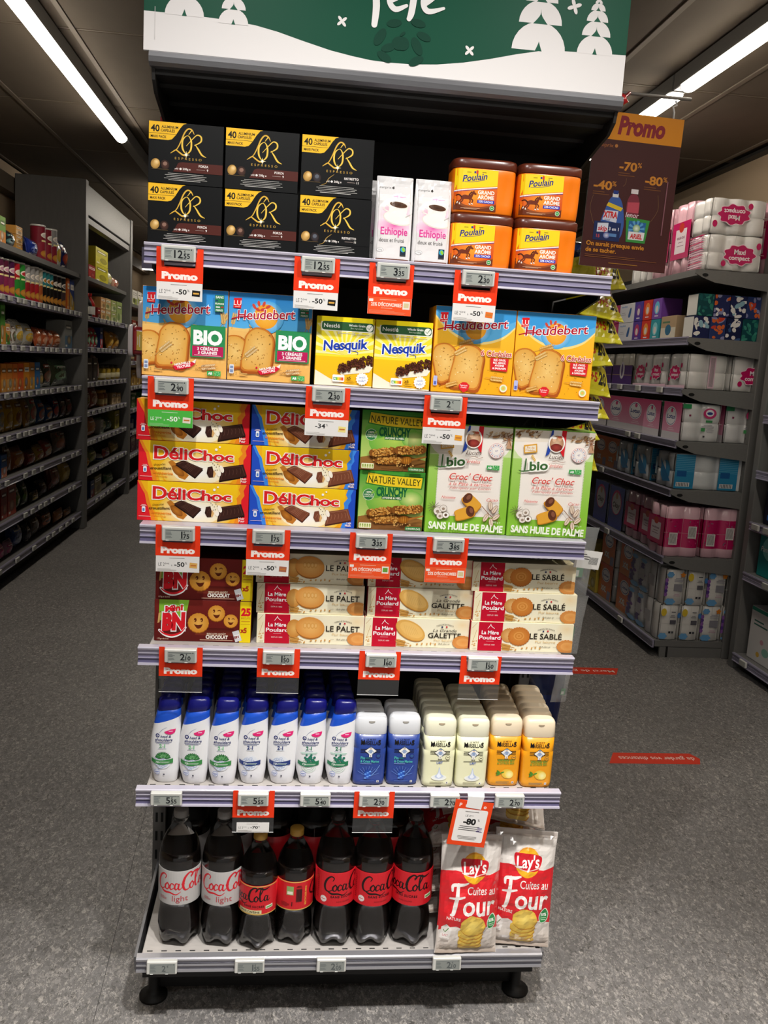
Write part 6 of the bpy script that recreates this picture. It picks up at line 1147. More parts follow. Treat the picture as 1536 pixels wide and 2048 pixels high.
rows = [
 [(3.70, 3.81, .155, X_, '#6f9a3c', '#d98a34', '#e9e2cc', 'green and orange carton'), (3.83, 4.04, .10, B_, '#20262a', '#2f6a6a', '#b8c4c4', 'black and teal bag')] + [(3.84 + .01 * (i % 2), 4.12 + .006 * (i % 2), .046, X_, '#c79a58', '#dcb67c', '#8a5f2c', 'tan biscuit tray in a pile of four', .048 * i, .1) for i in range(4)] + [(4.135, 4.27, .052, X_, '#cf9a4c', '#e2bd84', '#94652e', 'tan biscuit tray in a pile of three', .054 * i, .04) for i in range(3)] + [(4.285, 4.50, .115, B_, '#1d2f7c', '#3450b4', '#c8d4f0', 'navy blue bag', 0, -.02), (4.38, 4.56, .195, 'jar', '#8f9290', '#74202c', '#8a8a8a', 'silver and crimson canister', 0, .12), (4.565, 4.72, .235, T_, '#7a1d2c', '#8a2434', '#cfc6c0', 'crimson tube with white top'), (4.74, 4.86, .235, T_, '#7a1d2c', '#8a2434', '#cfc6c0', 'crimson tube with white top'), (4.885, 5.0, .25, T_, '#8e8c8a', '#8a2434', '#cfc6c0', 'silver and red tube'), (5.01, 5.18, .24, B_, '#cfd0c8', '#c9b23c', '#e7a23a', 'white and yellow bag'), (5.19, 5.38, .22, B_, '#1a2358', '#7a2430', '#e06a2a', 'dark navy and red bag')],
 [(3.71, 3.80, .22, T_, '#5e2240', '#7a2c54', '#d9a0b4', 'purple snack tube'), (3.80, 3.90, .222, T_, '#5a1d36', '#8a2a50', '#d9a0b4', 'purple snack tube'), (3.905, 4.015, .227, T_, '#4c1a44', '#8c2c54', '#d9a0b4', 'purple snack tube'), (4.02, 4.11, .228, T_, '#b5222c', '#2f8a34', '#e2d8b0', 'red and green snack tube'), (4.13, 4.225, .232, T_, '#2f8a34', '#2a8030', '#c8323a', 'red and green snack tube'), (4.235, 4.33, .23, T_, '#9c9a98', '#9a1f26', '#c9c2ba', 'crimson tube with white drips'), (4.34, 4.43, .23, T_, '#9c9a98', '#9a1f26', '#c9c2ba', 'crimson tube with white drips'), (4.44, 4.53, .238, T_, '#a09e9a', '#a8232c', '#c9c2ba', 'crimson tube with white drips'), (4.54, 4.61, .238, T_, '#b0a894', '#a8562c', '#c9c2ba', 'slim beige and red tube'), (4.62, 4.70, .235, T_, '#2f7f84', '#1d1a16', '#d08a2c', 'teal-topped black tube'), (4.71, 4.79, .235, T_, '#2f7f84', '#1d1a16', '#d08a2c', 'teal-topped black tube'), (4.80, 4.88, .234, T_, '#2f7f84', '#1d1a16', '#d08a2c', 'teal-topped black tube'), (4.90, 5.0, .234, T_, '#1d1616', '#1a1416', '#d8d2c8', 'black tube with pale figure'), (5.01, 5.11, .236, T_, '#1d1616', '#1a1416', '#d8d2c8', 'black tube with pale figure'), (5.13, 5.23, .237, T_, '#25252b', '#4a3a3c', '#8a8a86', 'charcoal tube'), (5.24, 5.31, .237, X_, '#c8652c', '#d98a2c', '#e6b04a', 'slim orange carton'), (5.32, 5.45, .236, X_, '#263c7c', '#c9a02c', '#d9d2c0', 'blue and yellow carton')],
 [(3.70, 3.785, .246, X_, '#4d8a3a', '#c98a3a', '#e0d8b8', 'green and orange carton'), (3.79, 3.87, .126, X_, '#cf9a52', '#4d8a3a', '#b0542c', 'small orange carton'), (3.88, 3.95, .15, B_, '#b9b4ac', '#8a5a4a', '#5a8a6a', 'pale patterned bag'), (3.955, 4.05, .157, B_, '#c2beb6', '#7a5a48', '#6a9a7a', 'pale patterned bag'), (4.055, 4.24, .165, B_, '#b4b0a4', '#cfa63c', '#e6c456', 'clear bag of yellow crisps'), (4.245, 4.475, .15, B_, '#a8a69c', '#c59a3a', '#dcb84e', 'clear bag of yellow crisps'), (4.49, 4.62, .132, B_, '#a4502c', '#d9906a', '#e9c0a0', 'copper snack bag'), (4.63, 4.77, .128, B_, '#a4502c', '#d9906a', '#e9c0a0', 'copper snack bag'), (4.78, 4.93, .127, B_, '#9a4628', '#d98a60', '#e9c0a0', 'copper snack bag'), (4.94, 5.16, .126, B_, '#a8562e', '#d9906a', '#e9c0a0', 'copper snack bag'), (5.17, 5.39, .21, X_, '#8b8d88', '#5a7a94', '#c0a060', 'grey display carton')],
 [(3.70, 3.80, .168, X_, '#c9782c', '#d89a44', '#b9b0a0', 'orange cracker carton'), (3.805, 3.915, .168, X_, '#c4742c', '#d2a05a', '#9aa8a0', 'orange cracker carton'), (3.92, 4.015, .168, X_, '#cc6a26', '#d88a3c', '#b8a890', 'orange cracker carton'), (4.02, 4.14, .17, X_, '#c8501f', '#d9622c', '#d9a05a', 'orange cracker carton'), (4.145, 4.27, .173, X_, '#d98a24', '#c9842c', '#6a86a0', 'orange cracker carton'), (4.275, 4.384, .177, X_, '#b5702c', '#d9a23c', '#8a98a4', 'orange cracker carton'), (4.395, 4.51, .177, X_, '#2a6aa4', '#2f78b4', '#d9822c', 'blue cracker carton'), (4.525, 4.68, .16, B_, '#a8aaa0', '#6a6a5a', '#c9a24a', 'white snack bag'), (4.69, 4.93, .21, B_, '#2c3024', '#8a4a3c', '#a8a08c', 'dark green bag with red print'), (4.94, 5.44, .20, B_, '#3a4a34', '#6a9a72', '#a9c8a8', 'clear bag with mint green pieces')],
 [(3.69, 3.85, .23, B_, '#c9982a', '#8a94a4', '#e0b83a', 'yellow crisp bag'), (3.855, 4.03, .225, B_, '#d9a81f', '#b07a2c', '#e9c64c', 'yellow crisp bag'), (4.035, 4.22, .22, B_, '#d2a024', '#8a5a3a', '#b5662c', 'yellow crisp bag'), (4.225, 4.355, .198, B_, '#b98a3c', '#7a3a34', '#c9a25a', 'tan and maroon bag'), (4.36, 4.54, .235, B_, '#8f9078', '#b8303a', '#d4d2b4', 'white and red ribbon bag'), (4.55, 4.745, .184, B_, '#3f6a9c', '#c9622c', '#7fa8cc', 'blue and orange bag'), (4.75, 4.93, .135, B_, '#2f5c94', '#d98a3a', '#9ab8d0', 'blue and orange bag'), (4.94, 5.12, .187, B_, '#2a2a5c', '#b5242c', '#d9545a', 'navy bag with red dots'), (5.13, 5.31, .181, B_, '#15182c', '#4a1a2c', '#5a2434', 'dark navy bag'), (5.32, 5.50, .19, B_, '#3a0f14', '#7a1a1f', '#9a2a2c', 'dark red bag')],
 [(3.68, 3.79, .14, X_, '#2f68a8', '#d98a6a', '#cfd8e0', 'blue carton with white top'), (3.80, 3.98, .215, B_, '#2a1a14', '#5a2c1c', '#a8562c', 'dark brown bag'), (3.99, 4.26, .15, B_, '#a8602c', '#c9843c', '#d9a45a', 'orange pretzel bag'), (4.265, 4.49, .105, B_, '#7a1a1f', '#a8242c', '#d9a0a0', 'shiny red bag'), (4.50, 4.69, .12, B_, '#c9a24a', '#b5502c', '#e6dab0', 'pale yellow bag'), (4.70, 4.93, .136, B_, '#b04a34', '#d9d2c4', '#e0b04a', 'red and white bag'), (4.98, 5.38, .21, B_, '#3a2018', '#8a3a1c', '#d0642c', 'brown bag with orange print')],
 [(3.67, 3.79, .195, X_, '#8a2a20', '#b5402c', '#d9a07a', 'dark red carton'), (3.80, 3.965, .205, X_, '#96301f', '#b9482c', '#d9a884', 'dark red carton'), (3.98, 4.14, .18, B_, '#2a3a20', '#4a6a2c', '#8a9a4a', 'dark green bag'), (4.15, 4.30, .177, B_, '#26381f', '#4a6a2c', '#7a9a3c', 'dark green bag'), (4.32, 4.51, .07, B_, '#3a3420', '#c9a83a', '#e0d060', 'small black and yellow bag'), (4.57, 4.77, .118, B_, '#241a20', '#3a2a34', '#5a4a54', 'black bag'), (4.86, 5.19, .197, B_, '#5a1416', '#7a1a1a', '#b5602c', 'dark red corn chip bag'), (5.20, 5.49, .19, B_, '#b5962c', '#c9a83c', '#e0c86a', 'yellow crisp bag')],
 [(3.66, 3.785, .11, B_, '#9a5a72', '#c93a7c', '#c9a0ac', 'pink bag'), (3.79, 3.93, .10, B_, '#94687a', '#b8306c', '#c9a0ac', 'pink bag'), (3.95, 4.21, .17, B_, '#24386a', '#3a5490', '#b0bcd0', 'dark blue bag'), (4.22, 4.345, .12, B_, '#2a2a30', '#3c3a40', '#6a6870', 'grey black bag'), (4.35, 4.60, .15, B_, '#2a211c', '#3a2a20', '#5a4a3a', 'dark brown bag'), (4.61, 4.93, .14, B_, '#4a261a', '#b04a24', '#d9843c', 'brown and orange bag'), (4.94, 5.19, .09, B_, '#9a5a20', '#c9782c', '#d9a04a', 'small orange bag'), (5.20, 5.41, .06, B_, '#8a5a24', '#b5742c', '#d9a04a', 'low amber bag')]]
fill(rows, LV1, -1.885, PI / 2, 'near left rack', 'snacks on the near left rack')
J_, S_ = 'jar', 'bottle'
rows2 = [
 [(5.74, 5.92, .09, X_, '#b9b4ac', '#c8302c', '#d9d2c8', 'white and red carton'), (5.93, 6.18, .11, X_, '#a82420', '#c2302a', '#d9605a', 'red carton'), (6.19, 6.70, .145, X_, '#c9c02c', '#d2c83a', '#a89a20', 'tall yellow crate in a pile of two'), (6.19, 6.69, .14, X_, '#c4bb28', '#d2c83a', '#a89a20', 'tall yellow crate in a pile of two', .146), (6.76, 7.03, .155, B_, '#c8c8a8', '#c9c04a', '#d9d4c4', 'clear yellow and white bag'), (7.05, 7.33, .11, B_, '#b08a74', '#b5402c', '#d9c4b0', 'red and white bag')],
 [(5.87, 6.0, .18, S_, '#2a3024', '#d9d4c4', '#5a4a2c', 'dark green bottle'), (6.02, 6.12, .20, S_, '#14120f', '#d9d6d0', '#c8221f', 'black sauce bottle with red cap'), (6.13, 6.23, .21, S_, '#a81c1a', '#d9d6d0', '#c8221f', 'red sauce bottle'), (6.28, 6.40, .10, X_, '#8a2420', '#1f1a1a', '#c9a08a', 'red and black carton'), (6.41, 6.60, .098, X_, '#c8955c', '#d9b07a', '#8a6a3c', 'tan noodle cup carton'), (6.41, 6.60, .098, X_, '#c8955c', '#d9b07a', '#8a6a3c', 'upper tan noodle cup carton', .1), (6.61, 6.84, .10, X_, '#c2a06a', '#c9c48a', '#7a8a4a', 'beige noodle carton'), (6.61, 6.84, .10, X_, '#c2a06a', '#c9c48a', '#7a8a4a', 'upper beige noodle carton', .102), (6.86, 7.10, .10, X_, '#a8b06a', '#c2c89a', '#6a8a3a', 'green noodle carton'), (6.86, 7.10, .10, X_, '#a8b06a', '#c2c89a', '#6a8a3a', 'upper green noodle carton', .102), (7.12, 7.38, .205, X_, '#9cae68', '#b8c48a', '#6a8a3a', 'tall green noodle carton')],
 [(5.76, 5.86, .13, B_, '#8a1f24', '#b5302c', '#e0c8b8', 'red soup sachet'), (5.87, 5.97, .15, B_, '#8f2228', '#3a8a5a', '#d9d2c4', 'red and green soup sachet'), (5.98, 6.10, .17, B_, '#8a1f28', '#3a8a5a', '#d9d2c4', 'red and green soup sachet'), (6.11, 6.24, .18, B_, '#94242c', '#4a9a6a', '#d9d2c4', 'red and green soup sachet'), (6.25, 6.38, .18, B_, '#9a2a30', '#3a8a5a', '#e0d8c8', 'red and green soup sachet'), (6.39, 6.50, .18, X_, '#24386a', '#b5303a', '#d4dae4', 'navy and red carton'), (6.90, 7.12, .17, B_, '#c2862c', '#d9a43c', '#e6c46a', 'golden bag'), (7.14, 7.42, .17, B_, '#b87c28', '#d99c34', '#e6c46a', 'golden bag')],
 [(5.88, 6.10, .20, X_, '#1f1c1c', '#2a2626', '#4a4444', 'black carton'), (6.12, 6.30, .20, X_, '#241f1f', '#302a2a', '#5a5454', 'black carton'), (6.32, 6.50, .24, B_, '#9a7a6a', '#a82a28', '#d9c8b8', 'tall red and white bag')] + [(6.54 + .22 * i, 6.72 + .22 * i, .135, J_, '#a88a2c' if i % 2 else '#8a7424', '#d9cfa8', '#2a2a26', 'mustard jar with pale label') for i in range(4)],
 [(5.94, 6.15, .19, B_, '#a89c90', '#8a2a34', '#5a8a3a', 'clear vegetable bag'), (6.17, 6.48, .20, B_, '#9a3a2c', '#c9a08a', '#e0d4c4', 'red and white packet'), (6.51, 6.62, .15, J_, '#a86a1c', '#e0c88a', '#c9962c', 'amber honey jar'), (6.64, 6.78, .15, J_, '#8a4a1c', '#d9c48a', '#b5822c', 'brown jar'), (6.93, 7.13, .11, X_, '#b59468', '#cfb48a', '#7a5a34', 'kraft carton'), (7.15, 7.36, .10, X_, '#b08e60', '#cfb48a', '#7a5a34', 'kraft carton')],
 [(5.89, 6.03, .14, B_, '#d9b45a', '#e0d8c0', '#c9822c', 'pale yellow bag'), (6.04, 6.43, .18, B_, '#b9702c', '#c8601f', '#e0983a', 'orange bag'), (6.44, 6.56, .13, X_, '#c9c8c0', '#8a9a8a', '#3a4a3a', 'white carton'), (6.57, 6.78, .14, B_, '#4a7a44', '#7aa45a', '#c9c4a4', 'green bag'), (6.79, 7.06, .12, B_, '#2a5c54', '#3a7a6a', '#9ab8ac', 'teal bag'), (7.08, 7.30, .175, X_, '#a8a03a', '#b9b24a', '#8a7a2c', 'tall yellow carton')],
 [(5.90, 6.04, .09, B_, '#c98a1f', '#d9a42c', '#f0cc5a', 'yellow bag'), (6.09, 6.44, .14, B_, '#5c6a2c', '#8a9a3c', '#c9c46a', 'olive green bag'), (6.46, 6.60, .06, J_, '#d0cec8', '#2a3a7a', '#c9c6c0', 'white and navy jar'), (6.64, 6.92, .09, B_, '#9a2a34', '#2a4a8a', '#d9a0a4', 'red and blue bag'), (7.06, 7.42, .12, B_, '#8a7434', '#a88a3c', '#c9ac5a', 'golden brown bag')],
 [(6.05, 6.20, .15, X_, '#1f3a7a', '#8a2430', '#c9ccd4', 'navy carton'), (6.21, 6.49, .165, X_, '#8f8458', '#a89a68', '#6a5f3c', 'khaki carton'), (6.53, 6.77, .05, B_, '#b9b4a8', '#9a948a', '#d9d4c8', 'low pale bag'), (6.80, 7.18, .11, B_, '#2f6a44', '#3f8a54', '#c9d2b8', 'green and clear bag')]]
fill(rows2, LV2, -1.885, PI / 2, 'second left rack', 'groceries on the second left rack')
rows3 = []
R3 = random.Random(11); PAL = [('#d9d6cc', '#9aa45a', '#3a3a3a', 'white'), ('#8a3a2c', '#c9b08a', '#d9c8b0', 'brown red'), ('#b58a3a', '#c9a45a', '#8a5a2c', 'ochre'), ('#3f7a48', '#6a9a5a', '#c9d2b0', 'green'), ('#2f4a8a', '#c9ccd8', '#8a9ac0', 'blue'), ('#a88494', '#8a5a74', '#d9c4cc', 'mauve')]
for k in range(8):
    c = PAL[[0, 1, 1, 2, 3, 4, 5, 5][k]]
    if k == 7: rows3.append([]); continue
    rows3.append([(7.66 + .3 * i, 7.88 + .3 * i + .04 * R3.random(), .13 + .05 * R3.random(), X_ if (k + i) % 3 else J_, c[0], c[1], c[2], f'{c[3]} packet') for i in range(5)])
fill(rows3, LV3, -1.885, PI / 2, 'far left rack', 'packets on the far left rack')
# ================================================================ paper goods racks along the right aisle
LR = [2.04, 1.70, 1.44, 1.17, .915, .553, .09]
rr_ = rack('paper_rack', 'grey paper goods rack on the right, its bracketed end facing the camera', 1.83, -1, 2.62, 6.4, LR, .46, 2.2, tags=(0, .5, .25, .25, .25, .25, .25), posts=((2.65, .07, .385, .455, 2.2, 'gon'),))
eb = MB()
for z in LR[:-1]:
    b_ = MB().prism([(-.008, -.004), (-.008, -.022), (.03, -.040), (.10, -.062), (.38, -.088), (.40, -.10), (.40, -.004)], -.004, .004).build('end_bracket', M['gon'], rr_)
    b_.matrix_local = Matrix.Translation((0, 2.622 - 4.51, z)) @ Matrix(((0, 1, 0, 0), (1, 0, 0, 0), (0, 0, 1, 0), (0, 0, 0, 1)))
    MB().lathe([(.0085, 0), (.0085, .001)], 12, '#111').build('bracket_hole', M['slot'], b_, (-.0052, .045, -.028), (0, PI / 2, 0)).scale = (1, 1.9, 1)
def pack_mesh(name, nx, ny, r, rh, nz, c, bands=None):
    """shrink-wrapped block of upright rolls: scalloped outline, creased between layers; local front is -y"""
    W, D = nx * 2 * r, ny * 2 * r; out = []
    def side(n, f):
        for i in range(n):
            for q in range(8):
                t = (q + .5) / 8; out.append(f((i + t) * 2 * r, -.48 * r * (1 - math.sin(PI * t) ** .6)))
    side(nx, lambda s, d: (-W / 2 + s, -d)); side(ny, lambda s, d: (W / 2 + d, s)); side(nx, lambda s, d: (W / 2 - s, D + d)); side(ny, lambda s, d: (-W / 2 - d, D - s))
    rings, cols = [], []
    prof = []
    for k in range(nz): prof += [(k * rh + .0, .965 if k else .93), (k * rh + .005, .992), (k * rh + rh * .3, 1.0), (k * rh + rh * .7, 1.0), (k * rh + rh - .005, .992), (k * rh + rh - .001, .965)]
    prof = prof[:-1] + [(nz * rh, .9)]
    if bands: prof = sorted(prof + [(z, 1.0) for z, _ in bands if z > 0] + [(z - .0008, 1.0) for z, _ in bands if z > 0])
    for z, k in prof:
        rings.append([(x * k if abs(x) < W * .4 else x - math.copysign((1 - k) * .1, x), (y - D / 2) * k + D / 2, z) for x, y in out])
        cc = c
        if bands:
            for zz, bc in bands:
                if z >= zz - .0001: cc = bc
        cols.append(cc)
    return MB().loft(rings, cols=cols).mesh(name, 'glossy'), W, D, nz * rh
def pack(key, nx, ny, r, rh, nz, c, front=None, end=None, bands=None, name='roll_pack'):
    me, W, D, H = pack_mesh(name, nx, ny, r, rh, nz, c, bands); F = E_ = None
    def seamed(w_):
        a = Art(w_ * 1000, H * 1000); a.rect(0, H * 480, w_ * 1000, 1.4, hexmix(c, .93)); a.rect(w_ * 480, 0, 1.4, H * 1000, hexmix(c, .93)); a.rect(w_ * 60, 0, 1.2, H * 1000, hexmix(c, .93)); a.rect(w_ * 930, 0, 1.2, H * 1000, hexmix(c, .93)); return a
    if front: F = front(seamed(W)).mesh('wrap_print', 'glossy', warp=lambda u, v, o: (u / 1000 - W / 2, -.0012 - o, v / 1000))
    if end: E_ = end(seamed(D)).mesh('wrap_print', 'glossy', warp=lambda u, v, o: (W / 2 + .0012 + o, u / 1000, v / 1000))
    PK[key] = (me, F, E_, W, D, H)
PK = {}
def putpack(key, x, y, z, label, group='paper packs on the right rack', cat='paper pack', name='roll_pack', rz=-PI / 2, ry=0, flip=False):
    me, F, E_, W, D, H = PK[key]
    o = setp(link(name, me, None, (x, y, z + (H if flip else 0)), (0, 0, rz)), label, cat, group)
    if flip: o.rotation_euler = (Matrix.Rotation(rz, 3, 'Z') @ Matrix.Translation((0, D / 2, 0)).to_3x3() @ Matrix.Rotation(PI, 3, 'X')).to_euler(); o.location = Vector((x, y, z + H)) + Matrix.Rotation(rz, 3, 'Z') @ Vector((0, D, 0))
    if F: link('wrap_print', F, o)
    if E_: link('wrap_print', E_, o)
    return o
PINK, MAG = '#e0a8c0', '#c2185f'
def maxi(a, cx, cy, s):
    a.cloud(cx, cy, 46 * s, 27 * s, '#f4d8e4', 9); a.cloud(cx, cy, 43 * s, 25 * s, MAG, 9); a.text('Maxi', cx, cy + 2 * s, 12 * s, '#f6e6ee', 'c', b=.03); a.text('compact', cx, cy - 13 * s, 11 * s, '#f6e6ee', 'c', w=60 * s, b=.03); a.ell(cx + 52 * s, cy + 26 * s, 7 * s, 9 * s, MAG); a.ell(cx - 44 * s, cy - 24 * s, 7 * s, 8 * s, MAG); return a
def f_pinkend(a):
    for i in range(16): a.poly([(10, a.H * (i / 16)), (a.W - 20, a.H * (i / 16) + 6), (a.W * .7, a.H * (i / 16) + 11), (14, a.H * (i / 16) + 5)], PINK if i % 3 else MAG)
    return a
def f_maxi_front(a): a.poly([(0, 0), (a.W, 0), (a.W, 18), (0, 12)], '#ecc8d8'); return maxi(a, a.W * .42, a.H * .45, a.W / 160)
def f_bar(a):
    a.rect(a.W * .52, 8, 34, a.H - 16, '#dcb8c8')
    for i in range(11): a.rect(a.W * .52 + 6 + i * 2.1, 16, 1.0 + .5 * (i % 3 == 0), a.H - 32, '#77736e')
    return a
def f_lotus(a):
    a.grad(0, 0, a.W, a.H, '#e8b4cc', '#d4477f'); a.ell(a.W * .45, a.H * .62, a.W * .30, a.H * .26, '#f3eef4'); a.ell(a.W * .45, a.H * .62, a.W * .27, a.H * .235, '#2c3f8a'); a.ell(a.W * .45, a.H * .62, a.W * .255, a.H * .22, '#f1eef2'); a.text('Lotus', a.W * .45, a.H * .56, a.H * .11, '#26397e', 'c', w=a.W * .44, b=.03, sh=.15); a.ell(a.W * .48, a.H * .78, a.W * .06, a.H * .06, '#d4477f'); a.rect(0, 0, a.W, a.H * .2, '#d9d6da'); a.bars(a.W * .3, a.H * .3, a.W * .4, 2, a.H * .05, 3, '#f2dce6'); return a
def f_lotus_end(a):
    a.rect(a.W * .02, a.H * .86, a.W * .2, a.H * .12, '#2f8a54'); a.ell(a.W * .68, a.H * .76, a.W * .16, a.H * .14, '#c2386f'); a.ell(a.W * .68, a.H * .77, a.W * .10, a.H * .09, '#e9e6ec'); a.ell(a.W * .68, a.H * .76, a.W * .07, a.H * .04, '#2c3f8a'); a.rect(a.W * .6, a.H * .52, a.W * .16, a.H * .06, '#3f8a54'); a.bars(a.W * .5, a.H * .44, a.W * .32, 3, a.H * .035, 2.4, '#8a8794'); a.rect(a.W * .5, a.H * .28, a.W * .1, a.H * .09, '#4a9a5a'); a.bars(a.W * .62, a.H * .34, a.W * .2, 4, a.H * .03, 2, '#a9a6ae'); a.rect(a.W * .56, a.H * .12, a.W * .05, a.H * .05, '#4a464e'); a.rect(a.W * .18, a.H * .66, a.W * .05, a.H * .05, '#8a3a5a'); return a
def f_purple(a): a.rect(0, 0, a.W, a.H * .62, '#4a2a78'); a.rect(0, a.H * .30, a.W, 2.5, '#c9a86a'); a.rect(0, a.H * .62, a.W, 3, '#c9b88a'); a.ell(a.W * .5, a.H * .46, a.W * .12, a.H * .28, '#dcd8e0'); a.ell(a.W * .5, a.H * .46, a.W * .05, a.H * .2, '#6a5a8a'); return a
def f_orange(a): a.grad(0, 0, a.W, a.H, '#d9803a', '#d2481f'); a.ell(a.W * .5, a.H * .68, a.W * .32, a.H * .2, '#f0ece8'); a.ell(a.W * .5, a.H * .68, a.W * .28, a.H * .17, '#2c3f8a'); a.ell(a.W * .5, a.H * .68, a.W * .25, a.H * .15, '#eeeaf0'); a.text('Lotus', a.W * .5, a.H * .64, a.H * .07, '#26397e', 'c', w=a.W * .4, b=.03); a.text('XXL', a.W * .42, a.H * .2, a.H * .14, '#f4ecdc', 'c', b=.05, out=('#2c3f8a', 1.5)); a.rect(a.W * .7, 4, a.W * .25, a.H * .25, '#8a8aa8'); return a
def f_blue(a): a.ell(a.W * .6, a.H * .46, a.W * .24, a.H * .3, '#3a9ad0'); a.ell(a.W * .52, a.H * .5, a.W * .1, a.H * .24, '#d9e6ee'); a.poly([(a.W * .3, a.H * .8), (a.W * .5, a.H * .6), (a.W * .9, a.H * .2), (a.W * .5, a.H * .15)], '#2f84bc'); a.rect(a.W * .06, a.H * .3, a.W * .1, a.H * .5, '#9ab0bc'); return a
def f_blueend(a):
    for i in range(2):
        x = a.W * (.02 + .5 * i); w = a.W * .22; a.rect(x, 4, w, a.H - 8, '#2f86b0')
        for q in range(9): a.rect(x, a.H * (.5 + .05 * q), w, 2, '#6ab0d0')
        a.rect(x + w * .1, a.H * .36, w * .5, a.H * .16, '#1f5a94'); a.rect(x + w * .1, a.H * .08, w * .7, a.H * .12, '#d9dcdc')
        for q in range(8): a.rect(x + w * .14 + q * w * .08, a.H * .09, w * .035, a.H * .1, '#33302e')
    return a
def f_okay(a): a.grad(0, 0, a.W, a.H, '#2a3f9a', '#3f62c4'); a.ell(a.W * .5, a.H * .62, a.W * .36, a.H * .3, '#d9307a'); a.ell(a.W * .5, a.H * .6, a.W * .31, a.H * .26, '#e4e2e8'); a.text('Okay', a.W * .5, a.H * .5, a.H * .12, '#3a3a44', 'c', w=a.W * .5, b=.03, sh=.2); a.ell(a.W * .5, a.H * .78, a.W * .08, a.H * .08, '#c9a27a'); return a
def f_towel(a): a.rect(0, a.H * .22, a.W, a.H * .52, MAG); a.rect(a.W * .2, a.H * .3, a.W * .6, a.H * .34, '#ead9e0', r=3); a.ell(a.W * .5, a.H * .66, a.W * .14, a.H * .07, '#c8382c'); a.text('essuie-tout', a.W * .5, a.H * .5, a.H * .045, '#7a3050', 'c', w=a.W * .44, b=.02); a.bars(a.W * .3, a.H * .45, a.W * .4, 2, a.H * .05, 3, '#8a5a6e'); return a
def towel_end(a, n, seed):
    R = random.Random(seed); s = a.W / n
    for i in range(n):
        for q in range(14): a.ell(s * (i + .2 + .6 * R.random()), a.H * (.24 + .5 * R.random()), 5, 3, R.choice(['#a8124e', '#d04a84', '#8a6a80']), rot=R.random() * 180, n=8)
        x = s * (i + .3); z = a.H * (.24 if i % 3 == 0 else .38); a.rect(x, z, s * .45, a.H * .24, '#e4dcda')
        for q in range(9): a.rect(x + s * .05 + q * s * .04, z + 6, s * .018, a.H * .2, '#4a4644')
    return a
def f_cloud(a):
    s = a.W; a.ell(s * .24, a.H * .12, s * .2, a.H * .09, '#6aa4d4', n=24, wob=.1, lobes=6); a.ell(s * .2, a.H * .8, s * .13, a.H * .11, '#e6c63a'); a.bars(s * .5, a.H * .8, s * .3, 1, 6, 4, '#3a3a44'); a.rect(s * .52, a.H * .46, s * .28, a.H * .12, '#5a5860'); a.bars(s * .5, a.H * .7, s * .26, 2, 8, 3, '#6a6870'); a.rect(s * .5, a.H * .2, s * .1, a.H * .06, '#2a2a30'); a.rect(s * .64, a.H * .2, s * .1, a.H * .06, '#4a4a50'); a.ell(s * .92, a.H * .72, s * .08, a.H * .08, '#3f78b8'); return a
def f_cloud2(a):
    s = a.W; a.ell(s * .3, a.H * .1, s * .24, a.H * .09, '#6aa4d4', n=24, wob=.1, lobes=6); a.ell(s * .22, a.H * .86, s * .16, a.H * .08, '#6aa4d4', n=24, wob=.1, lobes=6); a.star(s * .8, a.H * .86, s * .14, 5, '#d9842c', .6); a.rect(s * .42, a.H * .4, s * .4, a.H * .2, '#8a8890'); a.bars(s * .4, a.H * .75, s * .44, 3, 8, 3, '#9a98a8'); a.bars(s * .42, a.H * .3, s * .36, 2, 8, 3, '#d0a8bc')
    for i in range(5): a.ell(s * .06, a.H * (.3 + .1 * i), s * .09, a.H * .06, '#5a3a8a' if i % 2 else '#8a5aa4', n=8)
    return a
def f_draw(a): 
    R = random.Random(3)
    for i in range(9): a.ell(a.W * (.15 + .2 * R.random()), a.H * (.2 + .07 * i), a.W * .1, a.H * .05, R.choice(['#5a3a8a', '#7a4a9a', '#4a3a7a']), n=9)
    a.ell(a.W * .4, a.H * .1, a.W * .24, a.H * .07, '#6aa4d4', n=24, wob=.1, lobes=6); a.ell(a.W * .3, a.H * .88, a.W * .16, a.H * .06, '#6aa4d4', n=24, wob=.1, lobes=6); a.rect(a.W * .62, a.H * .35, a.W * .3, a.H * .3, '#b9b6ba'); return a
WHT = '#dedbd8'
pack('maxi', 2, 3, .051, .0865, 2, WHT, f_pinkend, lambda a: maxi(a, a.W * .58, a.H * .45, a.W / 165)); pack('maxi_long', 2, 3, .060, .09, 2, WHT, f_maxi_front, f_bar); pack('maxi_bar', 2, 2, .058, .09, 2, WHT, f_maxi_front, f_bar); pack('maxi_deep', 2, 2, .060, .09, 2, WHT, None, lambda a: maxi(a, a.W * .55, a.H * .46, a.W / 135))
pack('pink', 2, 3, .055, .185, 2, '#dfb0bc', f_towel, lambda a: towel_end(a, 3, 2)); pack('purple', 3, 2, .055, .094, 2, '#d8d2c4', f_purple)
pack('lotus', 2, 2, .056, .098, 2, '#d9d8d8', f_lotus, f_lotus_end); pack('lotus_wide', 3, 2, .054, .098, 2, '#d9d8d8', f_lotus, f_lotus_end); pack('orange', 2, 2, .060, .094, 2, '#dad6d2', f_orange); pack('blue', 2, 4, .060, .094, 2, '#d4d7d8', f_blue, f_blueend)
pack('okay', 2, 2, .058, .13, 2, '#c4c8d4', f_okay); pack('towel', 2, 2, .0515, .27, 1, '#dfb2be', f_towel, lambda a: towel_end(a, 2, 5), [(0, '#dfb2be'), (.05, MAG), (.205, '#e2b8c2')]); pack('towel3', 2, 3, .0515, .27, 1, '#dfb2be', f_towel, lambda a: towel_end(a, 3, 8), [(0, '#dfb2be'), (.05, MAG), (.205, '#e2b8c2')])
